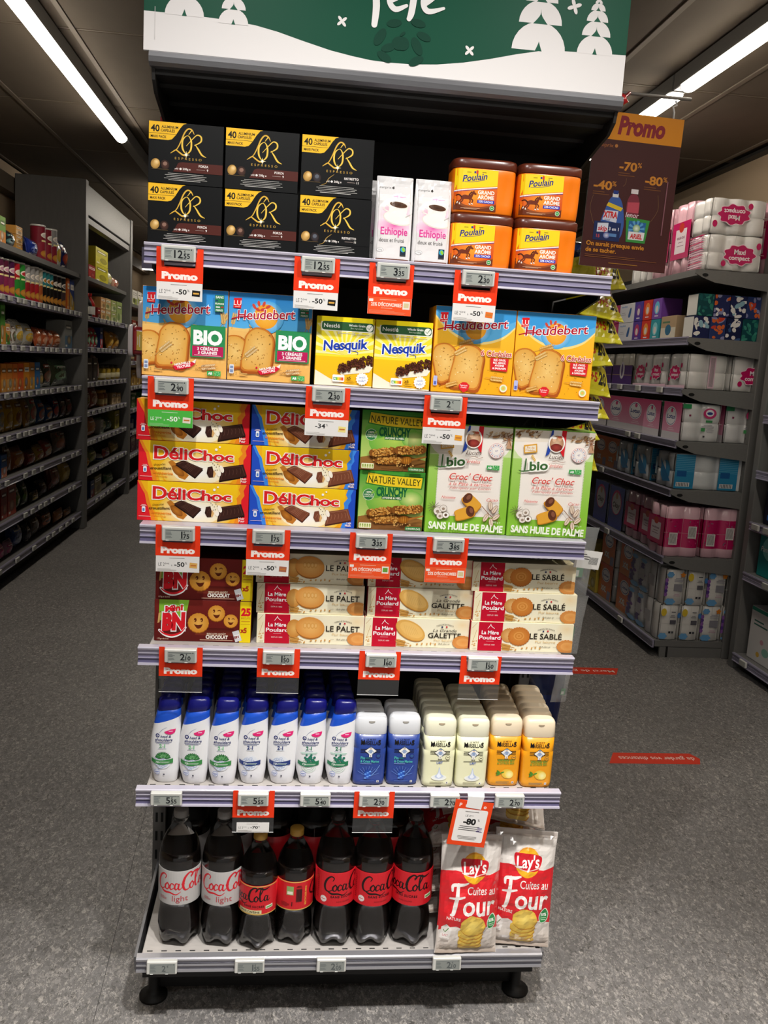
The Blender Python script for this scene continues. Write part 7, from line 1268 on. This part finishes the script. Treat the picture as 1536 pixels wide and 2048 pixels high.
pack('roll_a', 1, 1, .060, .195, 1, '#dcd9d4', None, f_cloud); pack('roll_b', 1, 1, .060, .195, 1, '#dcd9d4', None, f_cloud2); pack('draw', 2, 1, .062, .20, 1, '#d6d4d2', f_draw); pack('plain', 2, 2, .058, .10, 1, '#dcdad6'); pack('lotusor', 2, 2, .056, .11, 2, '#dad6d0', f_orange)
e = .001; XR = 1.862
putpack('maxi', XR, 2.715, LR[0] + e, 'white maxi compact roll pack, lower of two at top shelf end'); putpack('maxi', XR - .004, 2.715, LR[0] + .176, 'upside-down white maxi compact roll pack, upper of two at top shelf end', flip=True)
putpack('pink', XR, 2.93, LR[0] + e, 'pink and magenta towel pack on top shelf behind the poster'); putpack('pink', XR, 3.19, LR[0] + e, 'pink and magenta towel pack farther along the top shelf'); putpack('plain', XR, 3.50, LR[0] + e, 'low plain white roll pack on the far top shelf'); putpack('pink', 2.215, 2.78, LR[0] + e, 'magenta towel pack at the right rear of the top shelf')
def tissue(a, kind):
    if kind == 'white': a.text('mouchoirs', a.W * .12, a.H * .8, a.H * .1, '#2a78c0', w=a.W * .4, b=.02); a.poly(crom([(a.W * .62, a.H * .3), (a.W * .72, a.H * .72), (a.W * .82, a.H * .7), (a.W * .76, a.H * .28)], True), '#2f5f9c'); a.bars(a.W * .1, a.H * .5, a.W * .36, 2, a.H * .1, 4, '#a9a9b4')
    elif kind == 'nature': a.rect(0, 0, a.W, a.H * .5, '#d9d2c0'); a.ell(a.W * .5, a.H * .4, a.W * .2, a.H * .24, '#2f6a8a'); a.rect(a.W * .1, a.H * .7, a.W * .5, a.H * .08, '#5a7a5a')
    else: a.ell(a.W * .5, a.H * .55, a.W * .28, a.H * .32, kind[1]); a.ell(a.W * .5, a.H * .48, a.W * .15, a.H * .18, '#e8dcd8'); a.rect(a.W * .3, a.H * .12, a.W * .4, a.H * .06, '#e9e2ea')
    return a
g = 'tissue cartons on the right rack'
def tbox(y0, y1, h, z, c, art, lab, x=XR, d=.12): bg_item('tissue_carton', 'tissue carton', 'box', y1 - y0 - .004, h, d, c, c, c, (x, (y0 + y1) / 2, z), -PI / 2, lab, g, art=art)
for k in (0, 1):
    z = LR[1] + e + k * .1165; ul = ('lower', 'upper')[k]
    tbox(3.49, 3.73, .115, z, '#dcdce0', tissue(Art(236, 115, '#dcdce0'), 'white'), f'{ul} white tissue carton with blue tissue picture, second shelf right rack'); tbox(3.735, 3.83, .115, z, '#b8306a', tissue(Art(90, 115, '#b8306a'), ('x', '#e8a0c0')), f'{ul} pink tissue cube half hidden beside white tissue cartons')
    for i, (c, c2) in enumerate(((('#4a3a9c', '#7a3a9c'), ('#d2301f', '#f08a3a'), ('#7a4aa8', '#6ac0e0')), (('#5a3a9a', '#c23a6a'), ('#d8321f', '#f09a3a'), ('#2f9aa8', '#8ad4dc')))[1 - k]): 
        nm = (('purple and lilac', 'red', 'violet'), ('purple and pink', 'bright red', 'teal'))[1 - k][i]; tbox(3.355 - .135 * i, 3.485 - .135 * i, .115, z, c, tissue(Art(126, 115, c), ('x', c2)), f'{nm} tissue cube in the {ul} row of the right rack')
tbox(2.87, 3.07, .125, LR[1] + e, '#b59a78', tissue(Art(196, 125, '#b59a78'), 'nature'), 'kraft brown tissue carton beside the patterned tissue boxes', d=.11)
def pat(a, seed, base, spots):
    R = random.Random(seed); a.rect(0, 0, a.W, a.H, base)
    for i in range(16): a.ell(a.W * R.random(), a.H * R.random(), a.W * (.06 + .09 * R.random()), a.H * (.06 + .13 * R.random()), R.choice(spots), rot=R.random() * 180, n=14)
    return a
for k in (0, 1):
    for i in range(5 - k):
        base, sp = [('#1f2550', ['#e4e0dc', '#1f2550', '#8ab0c0', '#e4e0dc']), ('#2c3a6a', ['#d2642c', '#8a8ab0', '#c2402c']), ('#171f44', ['#e4e0dc', '#171f44', '#3a5a8a']), ('#14454a', ['#2f7a6a', '#1a5a5a', '#3f8a7a']), ('#232a58', ['#e4e0dc', '#d2642c', '#8a8ab0'])][(i + 3 * k) % 5]
        w_ = .088; x = XR + .002 + w_ * (i + .5); 
        o = bg_item('tissue_carton', 'tissue carton', 'box', w_ - .003, .112, .12, base, base, base, (x + .01 * k, 2.665, LR[1] + e + .1135 * k), 0, f'{("navy and white", "slate and orange", "midnight blue", "dark teal", "navy and orange")[(i + 3 * k) % 5]} patterned tissue carton, {ORD[i]} in the {("lower", "upper")[k]} end row', g, art=pat(Art(85, 112), i * 3 + k, base, sp))
        if i == 0: MB().box(-.0008, 0, .004, .116, .004, .108, '#dcdad4').build('white_side', M['carton'], o, (-w_ / 2 + .001, 0, 0))
for i, y in enumerate((3.93, 3.585)): putpack('purple', XR, y, LR[2] + e, f'purple and white roll pack, {("farther", "nearer")[i]} of two on the third shelf')
for i, y in enumerate((3.27, 3.02)): putpack('maxi_long', XR if i == 0 else XR - .01, y, LR[2] + e, f'white roll pack with magenta cloud facing the aisle, {("farther", "nearer")[i]} one')
putpack('maxi_bar', XR - .012, 2.77, LR[2] + e, 'white roll pack with grey barcode strip at third shelf end')
putpack('maxi_deep', XR + .228, 2.77, LR[2] + e, 'white maxi compact roll pack deeper in the third shelf end', rz=-PI / 2)
for i, y in enumerate((3.92, 3.61, 3.29)): putpack('lotus_wide', XR, y, LR[3] + e, f'pink flowered roll pack with blue oval on fourth shelf, {ORD[i]} from the far side')
for i, y in enumerate((3.01, 2.745)): putpack('lotus', XR - .02, y, LR[3] + e, ('pink flowered roll pack beside the fourth shelf end', 'white and pink roll pack with flower emblem at fourth shelf end')[i])
putpack('lotus', XR + .225, 2.765, LR[3] + e, 'white roll pack with flower emblem deeper in fourth shelf end')
for i, y in enumerate((3.82, 3.61)): putpack('orange', XR, y, LR[4] + e, f'orange XXL roll pack, {("farther", "nearer")[i]} of two on the fifth shelf')
for i, y in enumerate((3.36, 3.08, 2.765)): putpack('blue', XR - .025, y, LR[4] + e, (f'white and blue roll pack on the fifth shelf, {("farthest", "middle")[i]} one' if i < 2 else 'white and blue roll pack with barcodes at fifth shelf end'))
for i, y in enumerate((3.73, 3.45)): putpack('okay', XR, y, LR[5] + e, f'blue towel pack with pink ring, {("farther", "nearer")[i]} of two on the sixth shelf')
for i, y in enumerate((3.17, 2.94)): putpack('towel', XR - .01, y, LR[5] + e, f'pink and magenta paper towel pack on the sixth shelf, {("farther", "nearer")[i]} one')
putpack('towel', XR - .045, 2.735, LR[5] + e, 'pink and magenta paper towel pack at sixth shelf end'); putpack('towel3', XR + .165, 2.735, LR[5] + e, 'pink and magenta paper towel pack deeper in sixth shelf end')
bg_item('napkin_pack', 'napkin pack', 'box', .16, .30, .16, '#b9a858', '#c9bc6a', '#d9d0a0', (XR, 3.86, LR[6] + e), -PI / 2, 'tall pale yellow pack at the far end of the lowest shelf', 'paper packs on the right rack'); bg_item('napkin_pack', 'napkin pack', 'box', .14, .19, .16, '#b9a03c', '#d2bc5a', '#d9d0a0', (XR - .02, 3.69, LR[6] + e), -PI / 2, 'short yellow pack on the far lowest shelf', 'paper packs on the right rack')
for k in (0, 1):
    for i, y in enumerate((3.50, 3.30)): putpack('lotusor', XR, y - .12 * i, LR[6] + e + k * .2215, f'orange labelled roll pack on the lowest shelf, {("lower", "upper")[k]} {("far", "near")[i]} one')
    for i, y in enumerate((2.985, 2.852)): putpack('draw', XR - .015, y, LR[6] + e + k * .201, f'white roll pack with purple drawings, {("lower", "upper")[k]} {("far", "near")[i]} one')
    for i in range(4): putpack(('roll_a', 'roll_b')[(i + i // 2 + k * (1 if i < 2 else 0)) % 2 if k else (0, 0, 1, 1)[i]], XR - .015 + .118 * i + .012 * k, 2.695, LR[6] + e + k * .1965, f'white paper towel roll with cloud print, {ORD[i]} in the {("lower", "upper")[k]} end row', 'paper towel rolls at the rack end', 'paper roll', 'paper_towel_roll')
MB().box(.035, .43, -1.885, -1.87, .0, .055).build('end_plinth', M['gon'], rr_)
# ---- second right rack: nappies
LN = [1.33, 1.05, .785, .52, .085]
nr = rack('nappy_rack', 'nappy rack at the right edge, nearer than the paper rack', 2.205, -1, .9, 2.47, LN, .34, 1.9, tags=(.8, .8, .8, .8, .9), first_bare=False, posts=((2.50, .05, .0, .34, 2.1, 'gon'),))
g = 'nappy packs on the right edge rack'
def f_night(a): a.text('DryNites', a.W * .92, a.H * .76, a.H * .10, '#e6e6ee', 'r', w=a.W * .62, b=.03); a.ell(a.W * .6, a.H * .4, a.W * .2, a.H * .2, '#6a4a3c'); a.ell(a.W * .2, a.H * .55, a.W * .08, a.H * .08, '#b8b8d0'); a.rect(a.W * .1, a.H * .1, a.W * .5, a.H * .12, '#2a7ad0', r=4); return a
def f_teal(a): a.ell(a.W * .4, a.H * .7, a.W * .3, a.H * .3, '#7ad0c8'); a.text('Pampers', a.W * .3, a.H * .6, a.H * .12, '#e4f2ee', 'c', w=a.W * .5, b=.02, sh=.2); a.ell(a.W * .68, a.H * .24, a.W * .2, a.H * .24, '#c9946e', '#a87450'); a.ell(a.W * .68, a.H * .38, a.W * .16, a.H * .08, '#6a4a34'); a.ell(a.W * .62, a.H * .26, 3, 3, '#2a1c18'); a.ell(a.W * .75, a.H * .26, 3, 3, '#2a1c18'); return a
def f_bio(a): a.rect(0, a.H * .93, a.W, a.H * .07, '#1f8a70'); a.rect(a.W * .94, 0, a.W * .06, a.H, '#1f8a70'); a.bars(a.W * .12, a.H * .74, a.W * .5, 2, a.H * .07, a.H * .03, '#3a6a60', al='l'); a.ell(a.W * .78, a.H * .62, a.W * .12, a.H * .1, '#c2307a'); a.text('5', a.W * .78, a.H * .57, a.H * .08, '#f4eef2', 'c', b=.03); a.ell(a.W * .45, a.H * .4, a.W * .06, a.H * .05, '#d09aa8'); a.ell(a.W * .6, a.H * .24, a.W * .12, a.H * .08, '#8abaa8'); a.ell(a.W * .36, a.H * .14, a.W * .06, a.H * .05, '#d9b04a'); return a
for (y0, y1, h, z, c, f, lab) in ((2.05, 2.42, .24, LN[0], '#2f9a92', f_teal, 'teal nappy pack on the highest visible nappy shelf'), (2.20, 2.44, .20, LN[1], '#7ab0a4', f_teal, 'pale teal nappy pack on the second nappy shelf'), (2.13, 2.43, .225, LN[2], '#16182c', f_night, 'dark navy nappy pack with white lettering'), (1.80, 2.11, .225, LN[2], '#16182c', f_night, 'dark navy nappy pack nearer the frame edge'), (2.14, 2.43, .215, LN[3], '#1f8a88', f_teal, 'teal nappy pack picturing a baby face'), (1.82, 2.12, .215, LN[3], '#1f8a88', f_teal, 'teal nappy pack picturing a baby, nearer the frame edge'),
        (2.14, 2.42, .275, LN[4], '#d8d6d4', f_bio, 'white and green nappy pack on the lowest nappy shelf'), (1.86, 2.12, .25, LN[4], '#d8d6d4', f_bio, 'second white and green nappy pack, cut by the frame edge')):
    bg_item('nappy_pack', 'nappy pack', 'box', y1 - y0, h, .17, c, c, c, (2.245, (y0 + y1) / 2, z + .001), -PI / 2, lab, g, art=f(Art((y1 - y0) * 1000, h * 1000, c)))

# ================================================================ central rack behind the display, poster and hanging goods
cr = empty('central_rack', (0, 2.5, 0), 'long double rack running back from behind the display', 'shelf rack')
MB().box(-.02, .02, -2.08, 2.9, .05, 1.95).build('back_panel', M['black'], cr)
for z in (.12, .45, .8, 1.15, 1.5, 1.85): MB().box(-.47, .47, -2.06, 2.9, z - .03, z).build('shelf', M['dark'], cr)
MB().box(-.48, .48, -2.09, -2.07, .03, 1.95).build('end_panel', M['black'], cr)
for (y_, z_) in ((.80, 1.552), (.72, 1.485), (.82, 1.425)): MB().box(-.56, -.46, y_ - 2.503, y_ - 2.497, z_ - .003, z_ + .003, '#999').build('peg', M['grey'], cr)
# hanging refill bags on the right side of the display
MB_ = MB()
def f_refill(a):
    a.rect(0, 0, a.W, a.H, '#0f1930'); a.rect(0, 0, a.W, a.H * .5, '#b4a91c'); a.rect(0, 0, a.W, a.H * .06, '#cfc62c'); a.text('15+5', a.W * .66, a.H * .18, a.H * .15, '#9c2c1a', 'c', b=.04, sh=.2, w=a.W * .26); a.text('20', a.W * .88, a.H * .16, a.H * .2, '#1a1a14', 'c', b=.05, sh=.25, w=a.W * .17); a.rect(a.W * .78, a.H * .24, a.W * .03, 1.6, '#9c2c1a'); a.ell(a.W * .3, a.H * .75, a.W * .2, a.H * .1, '#1f3a7a'); return a
g = 'yellow-topped dark blue bags hung on the display side'
rfm = bag_mesh('refill_bag', .18, .165, .030, 4.4, '#0f1930', [(0, '#b4a91c'), (.5, '#0f1930')], nu=14, nv=14); rfa = f_refill(Art(180, 165)).mesh('printed_front', 'film', warp=lambda u, v, o: bag_point(.01 + .98 * u / 180, .005 + .99 * v / 165, .18, .165, .030, -1, 4.4, o + .0012), step=10)
strip = MB().box(-.012, .012, -.001, .001, -.62, .02, '#c9c9c9').mesh('clip_strip', 'clear')
cs = empty('clip_strip', (.585, .575, 1.93), 'clear clip strip carrying the yellow-topped bags beside the display', 'clip strip'); link('strip', strip, cs)
for i in range(8):
    z = 1.675 - .0635 * i
    rot = Matrix.Rotation(.10 * ((i * 5) % 3 - 1), 3, 'Y') @ Matrix.Rotation(.15, 3, 'Z') @ Matrix.Rotation(-.78 - .08 * ((i * 3) % 4 - 1.5), 3, 'X')
    o = setp(link('refill_bag', rfm, None, (.576 + .007 * ((i * 7) % 3 - 1) - .005 * i, .43, z), rot.to_euler()), f'yellow-topped dark blue bag hung beside the display, {ORD[i]} from the top', 'refill bag', g); link('printed_front', rfa, o)
bl = bag_mesh('blue_bag', .10, .29, .026, 2.2, '#101d4c', [(.0, '#0c1638'), (.1, '#132560'), (.45, '#0f1c48'), (.8, '#0b1434')], nu=12, nv=16)
for (x, z, lab) in ((.468, .455, 'dark blue glossy bag hanging at the right of the gel shelf'),):
    o = setp(link('blue_bag', bl, None, (x, .262, z), (.05, .06, .2)), lab, 'refill bag'); 
def clearpouch(x, y, z, w, h, lab, rz=.2):
    o = setp(link('clear_pouch', bag_mesh('clear_pouch', w, h, .012, 3.1 + x, '#b9bcbc', nu=8, nv=10), None, (x, y, z), (.1, .05, rz)), lab, 'clear pouch', 'clear pouches hung on the display side'); o.data.materials[0] = M['pouchfilm']
    a = Art(w * 300, h * 200, '#7f9a86'); a.rect(2, 2, w * 160, h * 90, '#c9ccc6'); a.mesh('x', 'film'); link('header_print', a.mesh('header_print', 'film', warp=lambda u, v, o_: ((u / 1000 - w * .15), -.0135 - o_, h * .3 + v / 1000)), o); return o
M['pouchfilm'] = mat('clear_pouch_film', '#d5d8d8', .12, alpha=.22, coat=.5)
for (x, y, z, w, h, lab) in ((.505, .20, .95, .085, .17, 'clear pouch with green print hung beside the third shelf'), (.507, .22, .80, .08, .15, 'clear pouch hung beside the sable biscuit cartons'), (.500, .20, .685, .042, .085, 'small clear pouch with green print hung beside the gels')): clearpouch(x, y, z, w, h, lab)
a = Art(62, 40, '#e6e4e0'); a.bars(6, 30, 30, 3, 5, 2, '#5a5856', al='l'); 
for i in range(12): a.rect(34 + i * 1.8, 10, .9, 16, '#2a2a2a')
o = setp(MB().box(-.031, .031, -.0004, .0004, 0, .040, '#e6e4e0').build('barcode_ticket', M['carton'], None, (.475, .03, 1.055), (.1, .12, .2)), 'white barcode ticket dangling right of the lime cereal cartons', 'ticket'); a.build('ticket_print', 'carton', o, (0, -.0004, 0))
# red nut tubs hung on the left side
tubr = [sell(.040 * k, .030 * k, 4, 28, 0, 0, z) for z, k in ((0, .78), (.004, .82), (.06, .96), (.075, 1.0))]
for (x, y, z, lab) in ((-.590, .80, 1.552, 'red tub with white lid hung on display left side, topmost'), (-.602, .72, 1.485, 'red tub with white lid and emblem hung on display left side, middle'), (-.596, .82, 1.425, 'dark red tub with white lid hung on display left side, lowest')):
    o = setp(link('snack_tub', MB().loft(tubr, '#8c1f26').mesh('snack_tub', 'plastic'), None, (x + .075, y, z), (0, -PI / 2, 0)), lab, 'snack tub', 'red snack tubs hung on the display left side')
    link('lid', MB().loft([sell(.043, .033, 4, 28, 0, 0, .070), sell(.0435, .0335, 4, 28, 0, 0, .074), sell(.0425, .0325, 4, 28, 0, 0, .082), sell(.037, .027, 4, 28, 0, 0, .0835)], '#d3c9c8').mesh('lid', 'plastic'), o)
    a = Art(50, 60, '#a8262c'); a.rect(0, 40, 50, 14, '#d9b84a'); a.ell(25, 24, 15, 15, '#d9c9a8'); a.ell(25, 24, 12.5, 12.5, '#7a3a24'); a.ell(25, 26, 5, 8, '#e0c080'); a.bars(8, 50, 34, 2, 5, 2, '#f0e2cc')
    link('label', a.mesh('label', 'plastic', warp=lambda u, v, o_: ((u - 25) / 1000, -.0300 - o_, .006 + v / 1000)), o)
# hanging poster
PW, PH = 208, 343
a = Art(PW, PH, '#45211f'); a.rect(0, 283, PW, 60, '#d98a1c'); a.text('Promo', 54, 298, 36, '#8a2430', w=112, b=.05, sh=.16)
a.text('franprix', 6, 266, 8, '#a8642a', w=42); a.ell(55, 270, 3.6, 3.8, '#b8763a'); og = '#c9822c'
a.text('-70', 68, 219, 18, og, w=42, b=.03); a.text('%', 111, 228, 10.5, og, b=.01); a.text('-40', 12, 173, 18, og, w=44, b=.03); a.text('%', 56, 182, 10.5, og, b=.01); a.text('-80', 133, 194, 18, og, w=42, b=.03); a.text('%', 176, 203, 10.5, og, b=.01)
for (x, y, w_) in ((67, 212, 42), (12, 166, 42), (132, 187, 44)): a.bars(x, y, w_, 2, 5, 1.6, '#7a4a24', al='l')
a.stroke([(14, 158), (10, 130), (22, 96)], .8, '#7a5a3a'); a.stroke([(168, 172), (172, 140), (158, 112)], .8, '#7a5a3a'); a.stroke([(88, 202), (87, 190), (82, 184)], .8, '#7a5a3a')
a.poly(crom([(46, 130), (54, 152), (62, 160), (74, 160), (84, 148), (92, 120), (94, 90), (84, 66), (40, 70), (38, 100)], True), '#3a5aa0'); a.rect(60, 158, 14, 9, '#d9d6d4'); a.rect(61, 165, 12, 8, '#243a80'); a.poly([(48, 138), (84, 128), (88, 136), (52, 146)], '#d9b82c'); a.poly([(42, 106), (76, 102), (78, 128), (46, 128)], '#cfd0dc'); a.text('XTRA', 60, 112, 13, '#c92a2c', 'c', w=34, b=.05); a.text('total', 54, 105, 5, '#3a4a8a', 'c', sh=.2)
a.poly(crom([(96, 122), (96, 150), (104, 168), (118, 168), (126, 150), (126, 120)]) + [(126, 110), (96, 110)], '#7a2f3c'); a.rect(103, 170, 17, 10, '#dcd2d2'); a.poly([(98, 128), (126, 128), (126, 152), (98, 150)], '#b84a58'); a.text('lenor', 112, 117, 11, '#ece0e2', 'c', w=32, sh=.2)
a.rect(24, 60, 64, 42, '#1f2c58'); a.poly([(32, 78), (58, 80), (58, 100), (32, 98)], '#d3d6e2'); a.text('skip', 45, 82, 10, '#c9242c', 'c', w=22, b=.03, sh=.15); a.text('3 en 1', 60, 84, 7, '#e4e4ee', w=24, b=.02); a.ell(56, 72, 8, 7, '#cfd0e0', '#4a5a9a'); a.rect(62, 70, 18, 7, '#5a84b8'); a.text('15', 32, 66, 7, '#c94a50', b=.02)
a.poly([(98, 118), (156, 114), (150, 62), (104, 62)], '#3a8a3f'); a.poly([(106, 110), (148, 108), (146, 76), (107, 76)], '#2a5f9a'); 
a.burst(126, 92, 20, '#5a9ac8', 10); a.ell(126, 94, 9, 9, '#e2ead8', '#7aa06a'); a.poly([(108, 68), (146, 68), (147, 86), (108, 86)], '#dad8d8'); a.text('ARIEL', 127, 71, 10, '#c42a2c', 'c', w=30, b=.04, sh=.1)
a.rect(186, 84, 2.4, 120, '#8a5a62'); a.text('On aurait presque envie', 10, 47, 9.5, og, w=140, b=.03); a.text('de se tacher.', 10, 33, 9.5, og, w=74, b=.03); a.bars(10, 25, 186, 2, 4, 1.4, '#7a4a2c', al='l'); a.bars(50, 10, 108, 1, 3, 1.4, '#9a6a2c')
po = empty('hanging_poster', (.597, .305, 2.058), 'hanging brown and yellow promo poster at right of the display', 'poster', None, (0, math.radians(1.4), .0))
MB().box(-.104, .104, -.0022, .0022, -.343, 0, cols=['#4a2420', '#ddd', '#e9e6e2', '#e9e6e2', '#d9932a', '#ddd']).build('board', M['carton'], po); a.build('printed_face', 'carton', po, (0, -.0022, -.343))
MB().tube([(.078, 0, -.006), (.078, 0, .014), (.074, 0, .026), (.082, 0, .030), (.078, 0, .040)], .0022, '#e2e2e0').build('hook', M['plastic'], po)
po2 = empty('hanger_rail', (.52, .30, 2.096), 'thin grey hanger rail holding the brown poster', 'hanger'); MB().box(-.08, .185, -.012, .012, 0, .010, '#8f8c88').build('bar', M['clear'], po2); MB().tube([(-.085, 0, .004), (.19, 0, .004)], .004, '#77736e').build('rod', M['plastic'], po2)
rb = setp(MB().tube([(.462, .12, 2.022), (.470, .12, 2.036), (.478, .125, 2.027), (.487, .13, 2.035), (.494, .13, 2.024)], .011, '#a81c20', 7).tube([(.440, .10, 1.990), (.470, .13, 2.022), (.53, .24, 2.07), (.56, .29, 2.098)], .004, '#a81c20', 6).build('red_ribbon', M['film']), 'crumpled red ribbon tied at the canopy right end', 'ribbon')
rb2 = setp(MB().box(-.476, -.464, .30, .312, 1.80, 1.96, '#b01c22').build('red_ribbon', M['film']), 'red ribbon strip behind the canopy left end', 'ribbon')
ds = setp(MB().box(-.12, .12, -.004, .004, -.2, 0, cols=['#5a5870', '#5a5870', '#999', '#999', '#999', '#999']).build('aisle_sign', M['carton'], None, (-1.55, 7.2, 2.46)), 'small violet grey sign hanging in the left aisle', 'sign')
MB().box(-.001, .001, -.001, .001, 0, .385, '#888').build('wire', M['matte'], ds)
